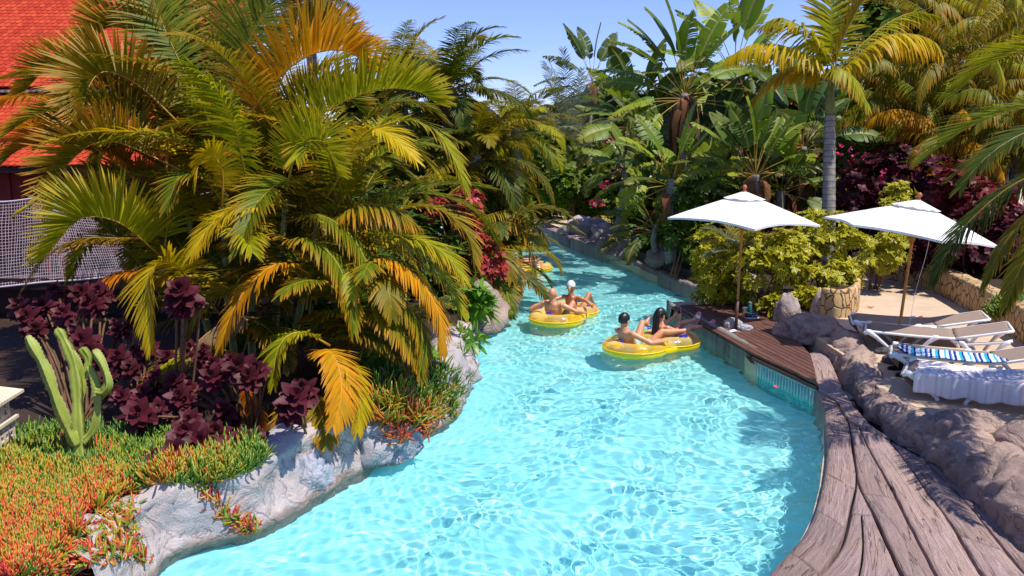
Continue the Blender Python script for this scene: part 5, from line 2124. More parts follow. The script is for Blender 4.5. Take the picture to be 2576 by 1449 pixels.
p6, j6, F6 = person(L3(tc4), 0.5, "fair haired child in a teal swim shirt sitting in the farthest ring", J, SK_FAIR, "f", 0.9, build=0.85, voxel=0.009)
hair_cap(p6, j6, F6, M_hairblond, 1.0, grow=1.07)
mb = MB()
sweep_ell(mb, F6["sp"][2:14], F6["lat"], [(r[0] * 1.06 + 0.008, r[1] * 1.06 + 0.008) for r in F6["rad"][2:14]])
for S in "LR":
    cap(mb, j6["che"].lerp(j6["nek"], .5), j6["sh" + S], 0.062, 0.055)
    cap(mb, j6["sh" + S], j6["sh" + S].lerp(j6["el" + S], 0.5), 0.055, 0.05)
union_mesh(mb, 0.010, 3, "swim_shirt", simple("teal_swim_fabric", (0.03, 0.30, 0.30), 0.7), p6)
# ------------------------------------------------------------------ plants
KS = 1.0      # how much farther (and larger) the next group of plants stands


def DK(x, y, dep):
    return D(x, y, dep * KS)


M_palm = leafy("palm_leaf", None, (0.58, 0.25, 0.015), 0.40, 0.5, 0.2, 0.30)
M_rachis = NT("frond_stalk")
_oi = M_rachis.add("ObjectInfo")
M_rachis = M_rachis.done(M_rachis.pbr(M_rachis.mix(0.45, (0.42, 0.14, 0.015), _oi.outputs["Color"]), 0.45, 0.4).outputs[0])
GREEN = (0.125, 0.175, 0.005)
DEEP = (0.045, 0.085, 0.006)
LIME = (0.28, 0.30, 0.004)
YELL = (0.52, 0.39, 0.004)
GOLD = (0.60, 0.29, 0.004)
ORNG = (0.54, 0.15, 0.005)
OLIVE = (0.20, 0.175, 0.005)
TAN = (0.30, 0.20, 0.10)
SILV = (0.16, 0.21, 0.12)


def frond_mesh(pts, N0, ll, n=52, vdeg=35, sweep=(72, 28), droop=0.35, lw=0.034, seed=0, bare=0.12, stalk=0.013, curl=0.0):
    """a feather leaf along a 3-D curve; N0 = the upper side at its base"""
    rr = random.Random(seed)
    C = catmull(pts, 36)
    T = []
    for i in range(len(C)):
        T.append((C[min(i + 1, len(C) - 1)] - C[max(i - 1, 0)]).normalized())
    N = [(N0 - T[0] * N0.dot(T[0])).normalized()]
    for i in range(1, len(C)):
        m = N[-1] - T[i] * N[-1].dot(T[i])
        N.append(m.normalized())
    mb = MB()
    nc = len(C) - 1
    mb.tube(C[::3], [stalk * (1 - 0.8 * i / 12) for i in range(len(C[::3]))], 5, True, rr.random(), 1)
    dn_ = V((0, 0, -1))
    for side in (-1, 1):
        for k in range(n):
            t = bare + (1 - bare) * (k + 0.5 * rr.random() + (0.25 if side > 0 else 0)) / n
            if t > 0.995:
                t = 0.995
            if rr.random() < 0.03:
                continue
            u = t * nc
            a = min(int(u), nc - 1)
            f = u - a
            p = C[a].lerp(C[a + 1], f)
            tt = T[a].lerp(T[a + 1], f).normalized()
            nn = N[a].lerp(N[a + 1], f).normalized()
            bb = tt.cross(nn) * side
            tr = (t - bare) / (1 - bare)
            sw = radians(sweep[0] + (sweep[1] - sweep[0]) * tr + rr.uniform(-5, 5))
            vd = radians(vdeg + rr.uniform(-9, 9))
            L = ll * (0.55 + 0.45 * sin(min(1, tr * 1.9 + 0.15) * pi / 2)) * (1 - 0.62 * max(0, tr - 0.55) / 0.45) * rr.uniform(0.88, 1.08)
            d = (tt * cos(sw) + (bb * cos(vd) + nn * sin(vd)) * sin(sw)).normalized()
            wv_ = d.cross(bb * sin(vd) - nn * cos(vd))
            wd = (nn * cos(vd) - bb * sin(vd))
            wv_ = tt - d * tt.dot(d)
            if wv_.length < 1e-4:
                continue
            wv_.normalize()
            w = lw * (0.8 + 0.2 * (1 - tr)) * rr.uniform(0.85, 1.15)
            dr = droop * rr.uniform(0.7, 1.4)
            secs = ((0.0, 0.5), (0.3, 1.0), (0.62, 0.85), (0.85, 0.5))
            vs, uvs = [], []
            q = p.copy()
            prev = 0
            dd = d.copy()
            tips = None
            for (s, ww) in secs:
                step = (s - prev) * L
                dd = (dd + dn_ * dr * (s - prev) * 1.6 + wd * curl * (s - prev)).normalized()
                q = q + dd * step
                prev = s
                vs += [q - wv_ * (w * ww * 0.5), q + wv_ * (w * ww * 0.5)]
                uvs += [(0.2, s), (0.8, s)]
            dd = (dd + dn_ * dr * 0.4).normalized()
            vs.append(q + dd * (0.15 * L))
            uvs.append((0.5, 1.0))
            mb.add(vs, [(0, 1, 3, 2), (2, 3, 5, 4), (4, 5, 7, 6), (6, 7, 8)], uvs, rr.random())
    return mb


def add_frond(root, pts, N0, ll, col, dry=0.5, name="frond", **kw):
    kw["lw"] = kw.get("lw", 0.034) * KS
    kw["stalk"] = kw.get("stalk", 0.013) * KS
    mb = frond_mesh(pts, N0, ll * KS, **kw)
    o = mb.build(name, mats=[M_palm, M_rachis], smooth=True)
    o.color = (*col, dry)
    put(o, root)
    return o


def pxfrond(root, px, d0, d1, ll, col, dry=0.5, N0=None, inward=None, **kw):
    n = len(px) - 1
    pts = [DK(x, y, d0 + (d1 - d0) * (i / n)) for i, (x, y) in enumerate(px)]
    if N0 is None:
        t = (pts[1] - pts[0]).normalized()
        up = V((0, 0, 1)) + (inward or V((0, 0, 0)))
        out = pts[-1] - pts[0]
        out.z = 0
        up = up - out.normalized() * 0.5
        N0 = up - t * up.dot(t)
        if N0.length < 0.05:
            N0 = V((0, -1, 0.2))
    return add_frond(root, pts, N0.normalized(), ll, col, dry, **kw)


def arcfrond(root, base, az, el, L, bend, ll, col, dry=0.5, side=0.0, **kw):
    """a frond that leaves base at elevation el (deg) and bends down by bend degrees"""
    pts = [V(base)]
    L = L * KS
    n = 8
    e = radians(el)
    a = az
    for i in range(n):
        d = V((cos(a) * cos(e), sin(a) * cos(e), sin(e)))
        pts.append(pts[-1] + d * (L / n))
        e -= radians(bend) / n * (0.5 + 1.0 * i / n)
        a += side / n
    e0 = radians(el)
    N0 = V((-cos(az) * sin(e0), -sin(az) * sin(e0), cos(e0)))
    return add_frond(root, pts, N0, ll, col, dry, **kw)


M_trunk = NT("ringed_palm_trunk")
_uv = M_trunk.add("UVMap", uv_map="UVMap").outputs[0]
_s = M_trunk.add("SeparateXYZ")
M_trunk.link(_uv, _s.inputs[0])
_w = M_trunk.math('FRACT', M_trunk.math('MULTIPLY', _s.outputs[1], 26.0))
_n = M_trunk.noise(9, 5, 0.6, M_trunk.coord("Object"))
_c = M_trunk.mix(M_trunk.rng(_n, 0.3, 0.7), (0.17, 0.15, 0.12), (0.34, 0.31, 0.26))
_c = M_trunk.mix(M_trunk.rng(_w, 0.78, 0.92, 0, 0.75), _c, (0.07, 0.06, 0.045))
M_trunk = M_trunk.done(M_trunk.pbr(_c, 0.8, 0.2, M_trunk.bump(M_trunk.math('ADD', _w, _n), 0.5, 0.02)).outputs[0])
M_fibre = m_concrete("brown_fibre", (0.10, 0.055, 0.03), (0.20, 0.11, 0.055), (0.25, 0.10, 0.04), 9, 0.8)
M_canegreen = simple("green_cane", (0.16, 0.17, 0.03), 0.45, 0.4, 0.3, 6)


def trunk(root, pts, r0, r1, mat=None, name="trunk", n=12):
    mb = MB()
    C = catmull(pts, 40)
    mb.tube(C, [(r0 + (r1 - r0) * (i / 40) + 0.006 * (i % 2)) * KS for i in range(41)], n)
    return put(mb.build(name, mat or M_trunk), root)


# ---- leafy shrubs made of many small leaf sprays
def leaf_strip(mb, p, d, n, L, w, droop, r, segs=3, fold=0.15):
    """one leaf: from p along d, upper side n"""
    s = d.cross(n).normalized()
    vs, uvs = [], []
    q = V(p)
    dd = V(d)
    for k in range(segs + 1):
        t = k / segs
        ww = w * 0.5 * (sin(pi * (0.06 + 0.90 * t)) ** 0.85)
        vs += [q - s * ww + n * (fold * ww), q, q + s * ww + n * (fold * ww)]
        uvs += [(0, t), (0.5, t), (1, t)]
        dd = (dd + V((0, 0, -droop / segs))).normalized()
        q = q + dd * (L / segs)
    f = []
    for k in range(segs):
        b = k * 3
        f += [(b, b + 1, b + 4, b + 3), (b + 1, b + 2, b + 5, b + 4)]
    mb.add(vs, f, uvs, r)


def whorl(mb, p, ax, n, L, w, rr, open_=1.1, droop=0.5, segs=3):
    """a rosette of n leaves around the axis ax"""
    ax = ax.normalized()
    a = V((1, 0, 0)) if abs(ax.x) < 0.8 else V((0, 1, 0))
    X = (a - ax * a.dot(ax)).normalized()
    Y = ax.cross(X)
    ph0 = rr.random() * 6.28
    r0 = rr.random()
    for i in range(n):
        an = ph0 + 2 * pi * i / n + rr.uniform(-0.2, 0.2)
        o = X * cos(an) + Y * sin(an)
        op = open_ * rr.uniform(0.75, 1.2)
        d = (o * sin(op) + ax * cos(op)).normalized()
        nn = (ax * sin(op) - o * cos(op)).normalized()
        leaf_strip(mb, p + d * 0.015, d, nn, L * rr.uniform(0.75, 1.15), w * rr.uniform(0.85, 1.15), droop, min(1, max(0, r0 * 0.6 + rr.random() * 0.4)), segs)


def shrub(name, c, size, nwh, nleaf, L, w, mat, label, cat="shrub", seed=0, open_=1.1, droop=0.5, shell=0.55, stems=5, segs=3, lumps=5, group=None, base_z=None, parts=()):
    rr = random.Random(seed)
    size = tuple(k * KS for k in size)
    L, w = L * KS, w * KS
    bz = base_z if base_z is not None else c[2] - size[2]
    root = empty(name, (c[0], c[1], bz), 0, label, cat, group)
    c = V(c)
    lob = []
    for i in range(lumps):
        a = rr.uniform(0, 2 * pi)
        e = rr.uniform(-0.95, 1.0)
        k = rr.uniform(0.35, 0.62)
        lob.append((V((cos(a) * size[0] * k, sin(a) * size[1] * k, e * size[2] * 0.55)), rr.uniform(0.42, 0.62)))
    mb = MB()
    for i in range(nwh):
        lc, ls = rr.choice(lob)
        d = V((rr.gauss(0, 1), rr.gauss(0, 1), rr.gauss(0.15, 1))).normalized()
        rad = (shell + (1 - shell) * rr.random()) * ls
        p = c + lc + V((d.x * size[0] * rad, d.y * size[1] * rad, d.z * size[2] * rad))
        if p.z < bz + 0.03:
            p.z = bz + 0.03 + rr.random() * 0.15
        ax = (d + V((0, 0, 0.7)) + V((rr.uniform(-.4, .4), rr.uniform(-.4, .4), rr.uniform(-.2, .4)))).normalized()
        whorl(mb, p, ax, nleaf, L, w, rr, open_, droop, segs)
    put(mb.build("foliage", mat), root)
    sm = MB()
    for i in range(stems):
        lc, ls = lob[i % len(lob)]
        e = c + lc * 0.9
        b = V((c.x + rr.uniform(-.15, .15) * size[0], c.y + rr.uniform(-.15, .15) * size[1], bz - 0.05))
        sm.tube(catmull([b, b.lerp(e, 0.5) + V((rr.uniform(-.1, .1), rr.uniform(-.1, .1), 0)), e], 8), [0.03 - 0.0025 * k for k in range(9)], 6)
    put(sm.build("stem", M_fibre), root)
    return root


M_var = leafy("variegated_leaf", (0.055, 0.12, 0.012), (0.4, 0.34, 0.02), 0.28, 0.42, 0.25, 0.3, edge=(0.55, 0.46, 0.015), tipfac=0.3)
M_small = leafy("small_green_leaf", (0.10, 0.18, 0.008), (0.3, 0.28, 0.01), 0.35, 0.45, 0.25, 0.5)
M_yellowleaf = leafy("yellow_leaf", (0.50, 0.42, 0.03), (0.45, 0.28, 0.03), 0.3, 0.4, 0.4, 0.3)
M_maroon = leafy("maroon_leaf", (0.060, 0.008, 0.014), (0.11, 0.012, 0.014), 0.12, 0.5, 0.2, 0.5, rib=(0.10, 0.012, 0.02))
M_wine = leafy("wine_leaf", (0.045, 0.007, 0.014), (0.13, 0.015, 0.015), 0.15, 0.5, 0.15, 0.6)
M_redlf = leafy("coppery_red_leaf", (0.34, 0.035, 0.030), (0.42, 0.07, 0.03), 0.25, 0.45, 0.2, 0.45)
M_darkred = leafy("dark_red_leaf", (0.13, 0.014, 0.014), (0.22, 0.03, 0.02), 0.2, 0.45, 0.2, 0.5)
M_glossy = leafy("glossy_green_leaf", (0.11, 0.26, 0.015), (0.16, 0.28, 0.02), 0.35, 0.35, 0.3, 0.3, rib=(0.16, 0.26, 0.06))
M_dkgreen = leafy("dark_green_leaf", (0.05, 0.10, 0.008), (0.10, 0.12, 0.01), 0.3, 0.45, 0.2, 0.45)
M_pink = leafy("pink_flower", (0.58, 0.04, 0.15), (0.66, 0.10, 0.20), 0.3, 0.5, 0.2, 0.3)
M_scarlet = leafy("scarlet_flower", (0.70, 0.05, 0.01), (0.75, 0.15, 0.02), 0.3, 0.5, 0.2, 0.3)
M_fernlf = leafy("fern_leaf", (0.10, 0.17, 0.015), (0.2, 0.2, 0.01), 0.3, 0.45, 0.3, 0.4)


def flowers(root, c, size, n, mat, seed, L=0.05, name="blossom"):
    rr = random.Random(seed)
    size = tuple(k * KS for k in size)
    L = L * KS
    mb = MB()
    for i in range(n):
        d = V((rr.gauss(0, 1), rr.gauss(0, 1), rr.gauss(0, 1))).normalized()
        p = V(c) + V((d.x * size[0], d.y * size[1], d.z * size[2])) * rr.uniform(0.5, 1)
        whorl(mb, p, d + V((0, -0.4, 0.4)), 5, L, L * 0.75, rr, 0.9, 0.1, 2)
    return put(mb.build(name, mat), root)


rng = random.Random(21)
KS = 1.12
# ---- the big golden palm clump on the left bank
PB = V(G(640, 1010, 0.6))
DP = 9.9
palm1 = empty("areca_palm", tuple(PB), 0, "huge golden green feather palm clump towering before the red roof", "palm")
for (x0, y0, x1, y1, dd) in ((600, 1010, 560, 470, 0.2), (640, 1030, 640, 440, 0.0), (690, 1010, 720, 500, 0.15), (560, 1000, 470, 520, 0.3), (720, 1020, 800, 560, -0.1)):
    b = DK(x0, y0, DP + dd)
    b.z = 0.45
    trunk(palm1, [b, DK((x0 + x1) / 2 - 8, (y0 + y1) / 2, DP + dd), DK(x1, y1, DP + dd)], 0.05, 0.035, M_canegreen, "cane", 8)
HF = [
    # points, base depth, tip depth, leaflet length, colour, dryness, options
    ([(470, 330), (350, 215), (262, 180), (222, 222), (204, 292)], 9.8, 9.0, 0.62, OLIVE, 0.75, dict(vdeg=42, n=60)),
    ([(480, 440), (325, 368), (262, 356), (215, 372), (150, 440), (132, 528)], 9.6, 8.8, 0.56, OLIVE, 0.9, dict(vdeg=45, n=60)),
    ([(380, 340), (210, 330), (100, 345), (10, 352), (-50, 385)], 10.2, 10.0, 0.42, ORNG, 0.9, dict(vdeg=20)),
    ([(360, 300), (200, 245), (110, 238), (30, 245), (-30, 280)], 10.6, 10.6, 0.42, GOLD, 0.7, dict(vdeg=15)),
    ([(400, 640), (350, 597), (300, 560), (235, 545), (185, 562), (112, 650)], 9.0, 8.2, 0.60, LIME, 0.35, dict(vdeg=45, n=56)),
    ([(380, 600), (290, 600), (210, 600), (120, 640), (60, 720)], 9.5, 9.0, 0.42, OLIVE, 0.8, dict(vdeg=10)),
    ([(420, 690), (330, 680), (260, 700), (215, 750), (190, 840)], 9.2, 8.7, 0.40, ORNG, 0.8, dict(vdeg=5, droop=0.5)),
    ([(480, 720), (450, 672), (405, 660), (374, 700), (376, 780), (382, 872)], 8.6, 7.8, 0.46, YELL, 0.25, dict(vdeg=18, n=52)),
    ([(745, 520), (690, 508), (640, 510), (572, 530), (520, 580), (482, 640)], 8.9, 8.0, 0.46, YELL, 0.3, dict(vdeg=12, n=52)),
    ([(625, 480), (612, 420), (588, 310), (545, 225), (480, 160)], 9.3, 8.3, 0.52, LIME, 0.1, dict(vdeg=8, n=62, droop=0.4, N0=V((-0.3, -1, 0.25)))),
    ([(540, 330), (440, 130), (395, 25), (360, -70)], 9.9, 9.9, 0.66, GREEN, 0.45, dict(vdeg=12, n=60, N0=V((0.5, -1, 0.1)))),
    ([(560, 330), (600, 185), (622, 110), (668, 28), (700, -60)], 9.9, 9.6, 0.72, GREEN, 0.4, dict(vdeg=14, n=60, N0=V((-0.4, -1, 0.1)))),
    ([(500, 330), (470, 150), (480, 20), (500, -90)], 10.3, 10.5, 0.72, GREEN, 0.4, dict(vdeg=14, n=60, N0=V((0, -1, 0.1)))),
    ([(600, 330), (655, 250), (702, 195), (765, 146), (832, 126), (890, 136), (915, 165)], 9.7, 9.3, 0.62, GOLD, 0.8, dict(vdeg=48, n=64)),
    ([(680, 430), (770, 320), (860, 258), (960, 224), (1050, 230), (1100, 262)], 9.4, 9.0, 0.54, LIME, 0.3, dict(vdeg=44, n=62)),
    ([(720, 480), (738, 405), (765, 357), (797, 345), (822, 372), (855, 440)], 8.8, 8.0, 0.42, LIME, 0.35, dict(vdeg=40, n=54)),
    ([(850, 450), (882, 385), (918, 338), (952, 326), (1000, 358), (1046, 404)], 8.9, 8.3, 0.40, YELL, 0.2, dict(vdeg=20, n=52)),
    ([(820, 500), (900, 380), (1000, 305), (1090, 325), (1145, 405), (1170, 475)], 9.3, 8.9, 0.46, LIME, 0.4, dict(vdeg=15, n=58)),
    ([(800, 420), (900, 320), (980, 262), (1060, 262), (1120, 300)], 9.6, 9.8, 0.44, GREEN, 0.4, dict(vdeg=20, n=54)),
    ([(770, 600), (850, 545), (910, 516), (980, 520), (1040, 560)], 8.9, 8.4, 0.46, OLIVE, 0.7, dict(vdeg=5, n=56, droop=0.7)),
    ([(840, 640), (940, 560), (1040, 520), (1120, 535), (1175, 590), (1195, 660)], 9.1, 8.7, 0.44, OLIVE, 0.7, dict(vdeg=22, n=56)),
    ([(820, 700), (930, 620), (1040, 600), (1120, 640), (1165, 700)], 8.8, 8.3, 0.42, LIME, 0.55, dict(vdeg=15, n=54)),
    ([(850, 690), (960, 650), (1050, 700), (1105, 790), (1112, 880)], 8.6, 8.1, 0.40, GOLD, 0.9, dict(vdeg=5, n=54, droop=0.5)),
    ([(780, 690), (730, 664), (680, 672), (625, 720), (582, 790), (556, 868)], 8.5, 7.8, 0.40, GOLD, 0.6, dict(vdeg=12, n=54)),
    ([(650, 800), (590, 800), (520, 840), (470, 890), (415, 940)], 8.5, 8.0, 0.26, TAN, 0.2, dict(vdeg=-10, n=44, droop=1.0)),
    ([(830, 870), (770, 838), (724, 845), (695, 890), (688, 965)], 8.1, 7.6, 0.32, LIME, 0.35, dict(vdeg=15, n=44)),
    ([(780, 900), (822, 880), (852, 925), (858, 1000), (838, 1068)], 8.1, 7.5, 0.36, GOLD, 0.7, dict(vdeg=10, n=46)),
    ([(820, 930), (880, 920), (905, 990), (900, 1080)], 8.1, 7.8, 0.34, YELL, 0.6, dict(vdeg=5, n=44)),
    ([(760, 960), (745, 1000), (725, 1050), (715, 1110)], 7.9, 7.5, 0.28, OLIVE, 0.6, dict(vdeg=5, n=36)),
    ([(770, 980), (800, 1020), (815, 1070), (820, 1115)], 7.9, 7.6, 0.28, OLIVE, 0.6, dict(vdeg=5, n=36)),
    ([(640, 960), (620, 985), (640, 1040), (665, 1090)], 8.1, 7.8, 0.26, ORNG, 0.6, dict(vdeg=5, n=34)),
    ([(720, 560), (800, 540), (880, 590), (930, 680), (950, 780)], 8.7, 8.2, 0.40, GREEN, 0.5, dict(vdeg=10, n=52, droop=0.5)),
    ([(700, 620), (770, 600), (840, 650), (880, 740), (890, 830)], 8.5, 8.0, 0.40, GREEN, 0.6, dict(vdeg=10, n=52, droop=0.5)),
    ([(600, 560), (540, 480), (500, 440), (450, 450), (420, 520)], 9.0, 8.4, 0.40, GREEN, 0.5, dict(vdeg=15, n=50)),
    ([(560, 520), (560, 430), (530, 390), (500, 410), (492, 470)], 8.7, 8.2, 0.28, YELL, 0.2, dict(vdeg=15, n=40)),
    ([(900, 760), (980, 740), (1040, 790), (1065, 860), (1060, 920)], 8.5, 8.1, 0.36, GREEN, 0.6, dict(vdeg=5, n=48, droop=0.6)),
    ([(640, 430), (700, 330), (780, 255), (860, 240), (920, 290)], 9.9, 10.0, 0.5, GREEN, 0.5, dict(vdeg=35, n=56)),
    ([(470, 300), (400, 150), (330, 80), (270, 70), (225, 110)], 10.2, 9.8, 0.56, OLIVE, 0.7, dict(vdeg=40, n=58)),
    ([(450, 260), (380, 90), (320, 10), (280, -20), (250, 10)], 10.4, 10.2, 0.56, GOLD, 0.6, dict(vdeg=40, n=58)),
    ([(430, 350), (300, 230), (200, 170), (120, 175), (60, 230)], 10.4, 10.2, 0.5, OLIVE, 0.8, dict(vdeg=35, n=58)),
    ([(560, 330), (560, 150), (590, 40), (640, -60)], 10.3, 10.4, 0.7, GREEN, 0.4, dict(vdeg=14, n=60, N0=V((0.3, -1, 0.1)))),
    ([(640, 360), (700, 220), (760, 110), (830, 70), (890, 110)], 10.2, 10.2, 0.6, OLIVE, 0.6, dict(vdeg=35, n=60)),
    ([(420, 420), (330, 300), (250, 270), (180, 300), (140, 350)], 10.2, 10.0, 0.5, GREEN, 0.7, dict(vdeg=35, n=56)),
]
for i, (px, d0, d1, ll, col, dry, kw) in enumerate(HF):
    kw = dict(kw)
    if kw.get("vdeg", 0) >= 35:      # the combs that stand upright on the arching stalks
        kw.update(vdeg=60, droop=0.06, sweep=(84, 34))
        ll *= 1.1
    kw["n"] = int(kw.get("n", 52) * 1.6)
    kw.setdefault("lw", 0.029)
    pxfrond(palm1, px, d0, d1, ll, col, dry, seed=100 + i, **kw)
# inner and rear fronds that fill the clump
for i in range(120):
    x, y = rng.uniform(400, 900), rng.uniform(330, 800)
    if x > 720:
        y = max(y, 460 + 0.4 * (x - 720))
    dep = rng.uniform(9.7, 11.2)
    az = rng.uniform(0, 2 * pi)
    if sin(az) < -0.55 and rng.random() < 0.6:
        az = -az
    arcfrond(palm1, DK(x, y, dep), az, rng.uniform(10, 82), rng.uniform(1.7, 2.6), rng.uniform(50, 120), rng.uniform(0.42, 0.56),
             rng.choice([GREEN, GREEN, OLIVE, LIME, LIME, YELL]), rng.uniform(0.2, 0.8), seed=300 + i, n=72, lw=0.029, vdeg=rng.uniform(10, 40), side=rng.uniform(-0.5, 0.5))
for i in range(9):
    x, y = rng.uniform(330, 450), rng.uniform(300, 470)
    arcfrond(palm1, DK(x, y, rng.uniform(9.9, 10.9)), pi + rng.uniform(-0.7, 0.7), rng.uniform(15, 55), rng.uniform(1.4, 2.0), rng.uniform(60, 110), 0.5,
             rng.choice([GREEN, OLIVE, OLIVE, GOLD]), rng.uniform(0.4, 0.9), seed=560 + i, n=72, lw=0.028, vdeg=rng.uniform(20, 50), droop=0.15)
for i in range(34):
    x, y = rng.uniform(500, 1000), rng.uniform(640, 960)
    arcfrond(palm1, DK(x, y, rng.uniform(8.6, 9.4)), rng.uniform(0, 2 * pi), rng.uniform(0, 60), rng.uniform(1.0, 1.6), rng.uniform(70, 120), 0.34,
             rng.choice([DEEP, GREEN, OLIVE, LIME]), rng.uniform(0.3, 0.9), seed=460 + i, n=60, lw=0.028, vdeg=10)


def palm(name, crown, nf, L, ll, cols, label, cat="palm", group=None, el=(5, 80), bend=(60, 120), base_z=0.5, tr=(0.16, 0.11), vdeg=(5, 30), n=62, seed=0, lw=0.030, droop=0.4, dry=(0.2, 0.7), lean=V((0, 0, 0)), azr=None, trmat=None):
    rr = random.Random(seed)
    base = V((crown.x, crown.y, base_z)) + lean
    root = empty(name, tuple(base), 0, label, cat, group)
    trunk(root, [base, base.lerp(crown, 0.5) + V((0.06, 0, 0)), crown], tr[0], tr[1], trmat)
    ga = 2.39996
    for i in range(nf):
        t = (i + 0.5) / nf
        az = i * ga + rr.uniform(-0.3, 0.3)
        if azr:
            az = rr.uniform(*azr)
        e = el[1] + (el[0] - el[1]) * t + rr.uniform(-8, 8)
        arcfrond(root, crown + V((cos(az) * 0.06, sin(az) * 0.06, -0.25 * t)), az, e, L * rr.uniform(0.8, 1.1), bend[0] + (bend[1] - bend[0]) * rr.random(), ll * rr.uniform(0.85, 1.1),
                 rr.choice(cols), rr.uniform(*dry), seed=seed * 100 + i, n=n, vdeg=rr.uniform(*vdeg), side=rr.uniform(-0.4, 0.4), lw=lw, droop=droop)
    return root


KS = 1.35
# second, darker palms along the bend
palm("date_palm", DK(1125, 225, 15.5), 36, 1.85, 0.42, [DEEP, DEEP, GREEN, OLIVE], "dark green palm with arching fronds against the blue sky behind the golden clump", seed=3, el=(-40, 80), dry=(0.05, 0.3))
palm("date_palm", DK(1195, 390, 15.2), 42, 1.8, 0.40, [DEEP, DEEP, OLIVE, OLIVE], "dark drooping palm hanging over the river bend above the red leaved shrub", seed=4, el=(-55, 70), dry=(0.1, 0.45))
low = palm("date_palm", DK(1215, 640, 14.2), 16, 1.8, 0.40, [DEEP, OLIVE, GREEN], "low drooping palm whose frond tips touch the water at the bend", seed=5, el=(-10, 60), bend=(80, 140), dry=(0.3, 0.8), azr=(-1.6, 0.6))
for i, (px, d0, d1) in enumerate([([(1200, 590), (1280, 560), (1330, 600), (1345, 680), (1352, 725)], 14.2, 13.8), ([(1200, 640), (1255, 640), (1285, 700), (1280, 790)], 13.9, 13.4), ([(1180, 560), (1270, 530), (1320, 545), (1372, 590)], 14.4, 14.2), ([(1200, 680), (1240, 690), (1268, 750), (1275, 820)], 13.6, 13.1)]):
    pxfrond(low, px, d0, d1, 0.40, OLIVE, 0.6, seed=700 + i, vdeg=0, droop=0.9, n=46)
palm("date_palm", DK(1010, 215, 17.5), 28, 1.9, 0.42, [DEEP, GREEN, OLIVE], "green palm crown rising behind the golden clump", seed=6, el=(0, 80))
palm("date_palm", DK(775, 0, 19), 22, 1.2, 0.36, [DEEP, DEEP, GREEN], "tall dark palm peeping over the top of the golden clump", seed=7, el=(-30, 70))
palm("date_palm", DK(1300, 320, 21), 30, 1.75, 0.42, [LIME, OLIVE, GREEN], "yellowish palm in the sun beyond the river bend", seed=8, el=(-20, 75), n=56, dry=(0.1, 0.4))
palm("date_palm", DK(1190, 500, 17), 28, 1.7, 0.42, [DEEP, DEEP, OLIVE], "shaded palm between the bend and the yellowish palm", seed=81, el=(-50, 60), n=56, dry=(0.05, 0.35))
palm("date_palm", DK(1425, 350, 33), 30, 3.3, 0.6, [SILV, SILV, (0.11, 0.15, 0.07)], "silver green palm with stiff upright fronds on the far bank", seed=9, el=(10, 86), bend=(25, 75), n=44, dry=(0, 0.2), lw=0.042)
palm("date_palm", DK(1452, 420, 31), 16, 2.6, 0.5, [SILV, OLIVE], "small silvery palm above the clipped green bush", seed=10, el=(10, 80), bend=(30, 80), n=36, dry=(0, 0.3))

KS = 1.3
# understory on the left bank behind the golden clump
for i, (x, y, dep, sx, sz, m, lab) in enumerate([
    (1130, 700, 13.2, 0.7, 0.8, "d", "dark shrub in deep shade at the river bend below the dark palms"),
    (1010, 690, 12.5, 0.9, 0.9, "d", "dark shrub behind the golden clump's lower fronds"),
    (880, 620, 12.5, 0.9, 1.0, "d", "dark shrub in the middle of the golden clump's shade"),
    (720, 560, 12.6, 1.0, 1.0, "d", "dark shrub behind the golden clump's canes"),
    (560, 600, 12.6, 0.9, 0.8, "d", "dark shrub between the rope net and the golden clump"),
    (900, 800, 11.0, 0.8, 0.6, "d", "low dark shrub under the hanging orange fronds"),
    (1180, 560, 16.0, 1.0, 0.9, "g", "green shrub under the drooping palms at the bend"),
    (1020, 480, 16.0, 1.4, 1.3, "g", "tall green shrub between the golden clump and the dark palms"),
    (1250, 540, 20.0, 1.0, 1.0, "g", "green shrub on the far inner bank behind the frond tips"),
    (700, 900, 10.0, 0.8, 0.4, "d", "low dark shrub beneath the golden clump")]):
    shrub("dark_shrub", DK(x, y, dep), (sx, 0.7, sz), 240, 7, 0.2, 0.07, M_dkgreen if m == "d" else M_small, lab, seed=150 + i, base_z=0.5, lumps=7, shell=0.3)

KS = 1.28
